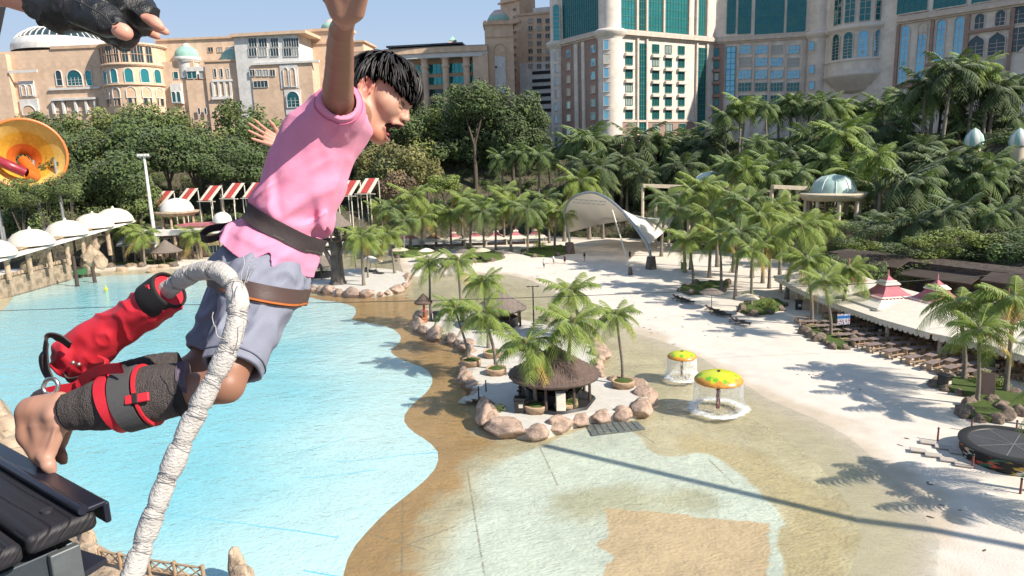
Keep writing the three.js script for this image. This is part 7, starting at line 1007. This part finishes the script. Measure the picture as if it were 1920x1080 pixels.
// ================= wooden jump platform
{
  const C = G(190, 953, platY), e = G(0, 846, platY).sub(C).setY(0).normalize(), n = v3(-e.z, 0, e.x); if (n.dot(G(60, 1000, platY).sub(C)) < 0) n.negate();
  const t = thing('jump_platform', 'dark wet timber jump platform with black metal edge strip, bottom left', 'platform', C), ang = Math.atan2(-e.z, e.x), w = .148, pl = (l, wd, h, a, b, y, r = .012) => rb(l, h, wd, r, 0, 0, 0, ang).translate(e.x * a + n.x * b, y, e.z * a + n.z * b);
  const wood = MT.plank ??= std([.017, .016, .021], { name: 'dark wet timber', roughness: .6, map: rep(tex(512, 256, (u, v) => .75 + .5 * (fbm(u * 3, v * 40, 4, 0) - .45) - .35 * (Math.abs(((v * 9 + .35 * fbm(u * 5, v * 3, 3)) % 1) - .5) < .035 ? 1 : 0)), .8, 2.6), bumpMap: rep(tex(512, 256, (u, v) => .6 + .5 * (fbm(u * 4, v * 60, 4) - .45) - .5 * (Math.abs(((v * 9 + .35 * fbm(u * 5, v * 3, 3)) % 1) - .5) < .03 ? 1 : 0)), .8, 2.6), bumpScale: .006 });
  const setUV = (g) => { g = plain(g); const p = g.attributes.position, uv = g.attributes.uv; for (let i = 0; i < p.count; i++) { uv.setXY(i, p.getX(i) * e.x + p.getZ(i) * e.z, (p.getX(i) * n.x + p.getZ(i) * n.z) + p.getY(i)); } return g; };
  for (let i = 0; i < 9; i++) { const m = shared('plank', setUV(pl(2.6, w - .009, .045, 1.3 - .012 * (i % 3), w * (i + .5) + .004, -.0225, .016)), wood, t); m.rotation.y = 0; shared('bolt', metreUV(plain(cy(.013, .012, .006, e.x * .09 + n.x * w * (i + .5), 0, e.z * .09 + n.z * w * (i + .5), 14))), MT.bolt ??= std([.05, .05, .06], { name: 'bolt steel', metalness: .6, roughness: .5 }), m); }
  const blk = std([.018, .02, .034], { name: 'black edge strip', roughness: .28, metalness: .2 });
  obj('edge_strip', [pl(2.62, .052, .012, 1.31, .012, .008, .005), pl(2.62, .014, .05, 1.31, -.012, -.016, .005)], blk, t); obj('edge_bead', bar(v3(n.x * .036, .012, n.z * .036), v3(e.x * 2.6 + n.x * .036, .012, e.z * 2.6 + n.z * .036), .011, 12), blk, t);
  const st = std([.06, .075, .09], { name: 'weathered steel', metalness: .35, roughness: .55, map: rep(mottle, 2.2) });  // box and angle colours are darkened in place of a cast shadow
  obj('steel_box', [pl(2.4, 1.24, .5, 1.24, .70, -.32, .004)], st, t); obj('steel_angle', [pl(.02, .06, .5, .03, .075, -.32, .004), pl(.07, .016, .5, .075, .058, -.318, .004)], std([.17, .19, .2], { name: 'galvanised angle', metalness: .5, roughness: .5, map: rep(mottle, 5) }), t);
  obj('bracket_plate', slab([[0, 0], [e.x * .02 - n.x * .07, e.z * .02 - n.z * .07], [e.x * .3 - n.x * .015, e.z * .3 - n.z * .015], [e.x * .32, e.z * .32]].map(([x, z]) => [x + n.x * .06 + e.x * .02, z + n.z * .06 + e.z * .02]), -.155, -.14), blk, t);
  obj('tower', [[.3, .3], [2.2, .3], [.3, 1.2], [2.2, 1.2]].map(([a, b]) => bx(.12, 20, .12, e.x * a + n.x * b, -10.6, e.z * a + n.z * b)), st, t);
}
// ================= the crew member at the upper left
{
  const base = V(-560, 300, 1.25); base.y = platY; const t = thing('person', 'crew member reaching in at upper left with a black fingerless leather glove', 'person', base), add = (n, g, m) => shared(n, toWorld(g, base), m, t);
  const W = J(88, 2, 1.16), El = J(-150, -95, 1.2), Sh = J(-430, -200, 1.22), palm0 = J(165, 10, 1.15), palm1 = J(225, 22, 1.15);
  const fing = (l, d, r0, r1) => l.slice(1).map((q, i) => cap(J(...l[i], d), J(...q, d), lerp(r0, r1, i / (l.length - 1)), lerp(r0, r1, (i + 1) / (l.length - 1))));
  const f1 = fing([[268, 30], [289, 41], [302, 51]], 1.12, .0078, .0062), f2 = fing([[270, 38], [294, 49], [311, 60]], 1.155, .0078, .006), f3 = fing([[262, 48], [282, 59], [295, 68]], 1.185, .0078, .006), f4 = fing([[222, 60], [236, 78], [245, 87]], 1.2, .0088, .007), th = fing([[222, 54], [230, 59], [237, 63]], 1.08, .011, .009);
  const arm = join(.03, cap(Sh, El, .055, .045), cap(El, J(-30, -45, 1.18), .045, .042), cap(J(-30, -45, 1.18), W, .04, .029)), hand = join(.012, cap(W, palm0, .028, .03), cap(palm0, palm1, .03, .026), ...f1, ...f2, ...f3, ...f4, ...th);
  const tone = (x, y, z) => { const q = fbm3(x * 30, y * 30, z * 30, 3); return [.42 + .16 * q, .20 + .1 * q, .14 + .07 * q]; };
  // standing body beyond the frame
  const up = v3(0, Math.cos(R(11)), -Math.sin(R(11))), X = v3(1, 0, 0), Zc = X.clone().cross(up), B0 = base.clone().applyMatrix4(camM.clone().invert()), P_ = (x, y, z) => B0.clone().addScaledVector(X, x).addScaledVector(up, y).addScaledVector(Zc, z);
  const bodyS = join(.06, arm, cap(P_(0, 1.48, 0), P_(.02, 1.6, 0), .05, .05), elli(P_(.03, 1.66, 0), X, up, Zc, .095, .12, .078), cap(P_(-.02, 1.4, .19), P_(.0, 1.1, .24), .045, .036), cap(P_(0, 1.1, .24), P_(.08, .88, .22), .036, .028), cap(P_(.0, .06, .1), P_(.16, .03, .1), .04, .035), cap(P_(.0, .06, -.1), P_(.16, .03, -.1), .04, .035));
  add('body', mergeGeometries([plain(nets(bodyS, ...box3([P_(-.15, 0, -.3), P_(.2, 1.8, .3), Sh, El, W], .08), .016, tone)), plain(nets(join(.012, hand, cap(J(-30, -45, 1.18), W, .04, .029)), ...box3([J(-40, -80, 1.25), J(330, 100, 1.03)], .02), .0034, (x, y, z) => { const c = tone(x, y, z); return [c[0] * 1.25, c[1] * 1.15, c[2] * 1.2]; }))]), skin);
  add('shirt', nets(join(.08, cap(P_(0, 1.0, .08), P_(0, 1.36, .13), .13, .11), cap(P_(0, 1.0, -.08), P_(0, 1.36, -.13), .13, .11), cap(P_(0, 1.42, -.1), Sh, .075, .066), cap(Sh, Sh.clone().lerp(El, .4), .066, .06), cap(P_(-.02, 1.4, .19), P_(-.01, 1.22, .22), .065, .055)), ...box3([P_(-.2, .8, -.3), P_(.2, 1.5, .3), Sh, El], .1), .016), cloth('black crew shirt', [.02, .02, .024]));
  add('trousers', nets(join(.05, cap(P_(0, .95, .08), P_(.02, .5, .1), .11, .08), cap(P_(.02, .5, .1), P_(0, .1, .1), .08, .06), cap(P_(0, .95, -.08), P_(.02, .5, -.1), .11, .08), cap(P_(.02, .5, -.1), P_(0, .1, -.1), .08, .06)), ...box3([P_(-.1, 0, -.2), P_(.1, 1.05, .2)], .1), .016), cloth('dark crew trousers', [.03, .032, .04]));
  add('hair', nets(cut(.01, elli(P_(.02, 1.69, 0), X, up, Zc, .105, .11, .086), cap(P_(.14, 1.58, .1), P_(.14, 1.58, -.1), .11)), ...box3([P_(-.1, 1.5, -.1), P_(.15, 1.85, .1)], .03), .008), mat('dark hair', [.015, .013, .013], { roughness: .5 }));
  // leather glove
  const gl = join(.016, cap(J(84, 4, 1.16), J(120, 16, 1.155), .034, .036), cap(J(120, 16, 1.155), J(175, 8, 1.15), .038, .04), cap(J(175, 8, 1.15), J(240, 6, 1.14), .04, .034), cap(J(240, 6, 1.14), J(270, 26, 1.135), .032, .024), cap(J(245, 22, 1.16), J(264, 44, 1.17), .028, .02), cap(J(200, 40, 1.17), J(232, 62, 1.17), .032, .024), cap(J(212, 52, 1.19), J(232, 80, 1.195), .024, .014), cap(J(150, 16, 1.1), J(200, 38, 1.09), .026, .021), cap(J(200, 38, 1.09), J(228, 58, 1.085), .019, .0145));
  const crease = (x, y, z) => { const q = 1 - Math.abs(2 * vn3(x * 45 + y * 20, y * 45 - x * 15, z * 30) - 1); return .0045 * (q * q - .4) + .002 * (fbm3(x * 120, y * 120, z * 120, 2) - .4); };
  add('glove', nets((x, y, z) => { const o = gl(x, y, z) - crease(x, y, z); return o; }, ...box3([J(70, -50, 1.22), J(300, 105, 1.02)], .02), .003), std([.012, .012, .013], { name: 'black leather', roughness: .42, bumpMap: rep(grain, 9), bumpScale: .0012 }));
  add('glove_seam', merge([tube([J(140, 0, 1.06), J(165, 12, 1.052), J(195, 30, 1.055), J(212, 46, 1.062), J(222, 42, 1.062)], .0014, 5, 40), tube([J(118, 10, 1.1), J(150, 30, 1.09), J(180, 40, 1.08)], .0012, 5, 30)]), mat('glove thread', [.03, .03, .032]));
  add('pull_tab', tube([J(92, 30, 1.15), J(78, 30, 1.15), J(72, 38, 1.15), J(76, 45, 1.15), J(84, 40, 1.15), J(92, 33, 1.15)], .0042, 8, 36), MT['black neoprene']);
}
// ================= small people on the far sand
{
  const figure = (px, py, label, shirtC, shortC, pose, turn) => {
    const p = G(px, py, .13), t = thing('person', label, 'person', p, turn, 'people on the stage sand'), X = (x, y, z) => v3(x, y, z), s = pose;
    const legs = [[.09, .1 * s], [-.09, -.16 * s]], body = join(.05, ...legs.flatMap(([z, d]) => [cap(X(0, .88, z), X(d * .7, .48, z), .085, .06), cap(X(d * .7, .48, z), X(d - .04, .06, z), .055, .04), cap(X(d - .04, .05, z), X(d + .12, .04, z), .038, .03)]), cap(X(0, .95, 0), X(.02, 1.32, 0), .13, .14), cap(X(.02, 1.36, .17), X(-.05 * s, 1.1, .24), .05, .04), cap(X(-.05 * s, 1.1, .24), X(.1 * s, .88, .24), .038, .03), cap(X(.02, 1.36, -.17), X(.08 * s, 1.1, -.24), .05, .04), cap(X(.08 * s, 1.1, -.24), X(.2 * s, .92, -.22), .038, .03), cap(X(.02, 1.4, 0), X(.03, 1.52, 0), .05), elli(X(.04, 1.6, 0), v3(1, 0, 0), v3(0, 1, 0), v3(0, 0, 1), .09, .12, .078));
    const add = (n, g, m) => shared(n, metreUV(plain(g)), m, t), bb = [v3(-.35, -.02, -.4), v3(.4, 1.8, .4)];
    add('body', nets(body, ...bb, .028, () => [.45, .26, .18]), skin); add('shirt', nets(join(.06, cap(X(0, .95, 0), X(.02, 1.33, 0), .16, .165), cap(X(.02, 1.36, .15), X(-.02, 1.18, .22), .075, .06), cap(X(.02, 1.36, -.15), X(.05, 1.18, -.22), .075, .06)), ...bb, .028), mat('shirt ' + shirtC, shirtC)); add('shorts', nets(join(.05, ...legs.map(([z, d]) => cap(X(0, .92, z), X(d * .7, .5, z), .115, .1))), ...bb, .028), mat('shorts ' + shortC, shortC)); add('hair', nets(elli(X(.02, 1.66, 0), v3(1, 0, 0), v3(0, 1, 0), v3(0, 0, 1), .105, .09, .09), ...bb, .028), MT['dark hair']);
  };
  figure(1020, 503, 'person in white top and dark shorts on the sand left of the stage', [.7, .68, .66], [.05, .05, .06], .6, 2); figure(1038, 495, 'person in white shirt walking behind the first one on the stage sand', [.72, .7, .68], [.12, .1, .12], 1, 2.6); figure(1059, 494, 'person in dark red clothes at the edge of the canopy shadow', [.12, .05, .06], [.03, .03, .03], .4, 1); figure(1096, 489, 'person in black top and pale trousers standing under the canopy', [.03, .03, .035], [.3, .33, .36], .3, 2); figure(1181, 486, 'person in black walking under the canopy near the mast', [.025, .025, .03], [.03, .03, .035], 1, 1.2);
}
renderer.render(scene, camera);
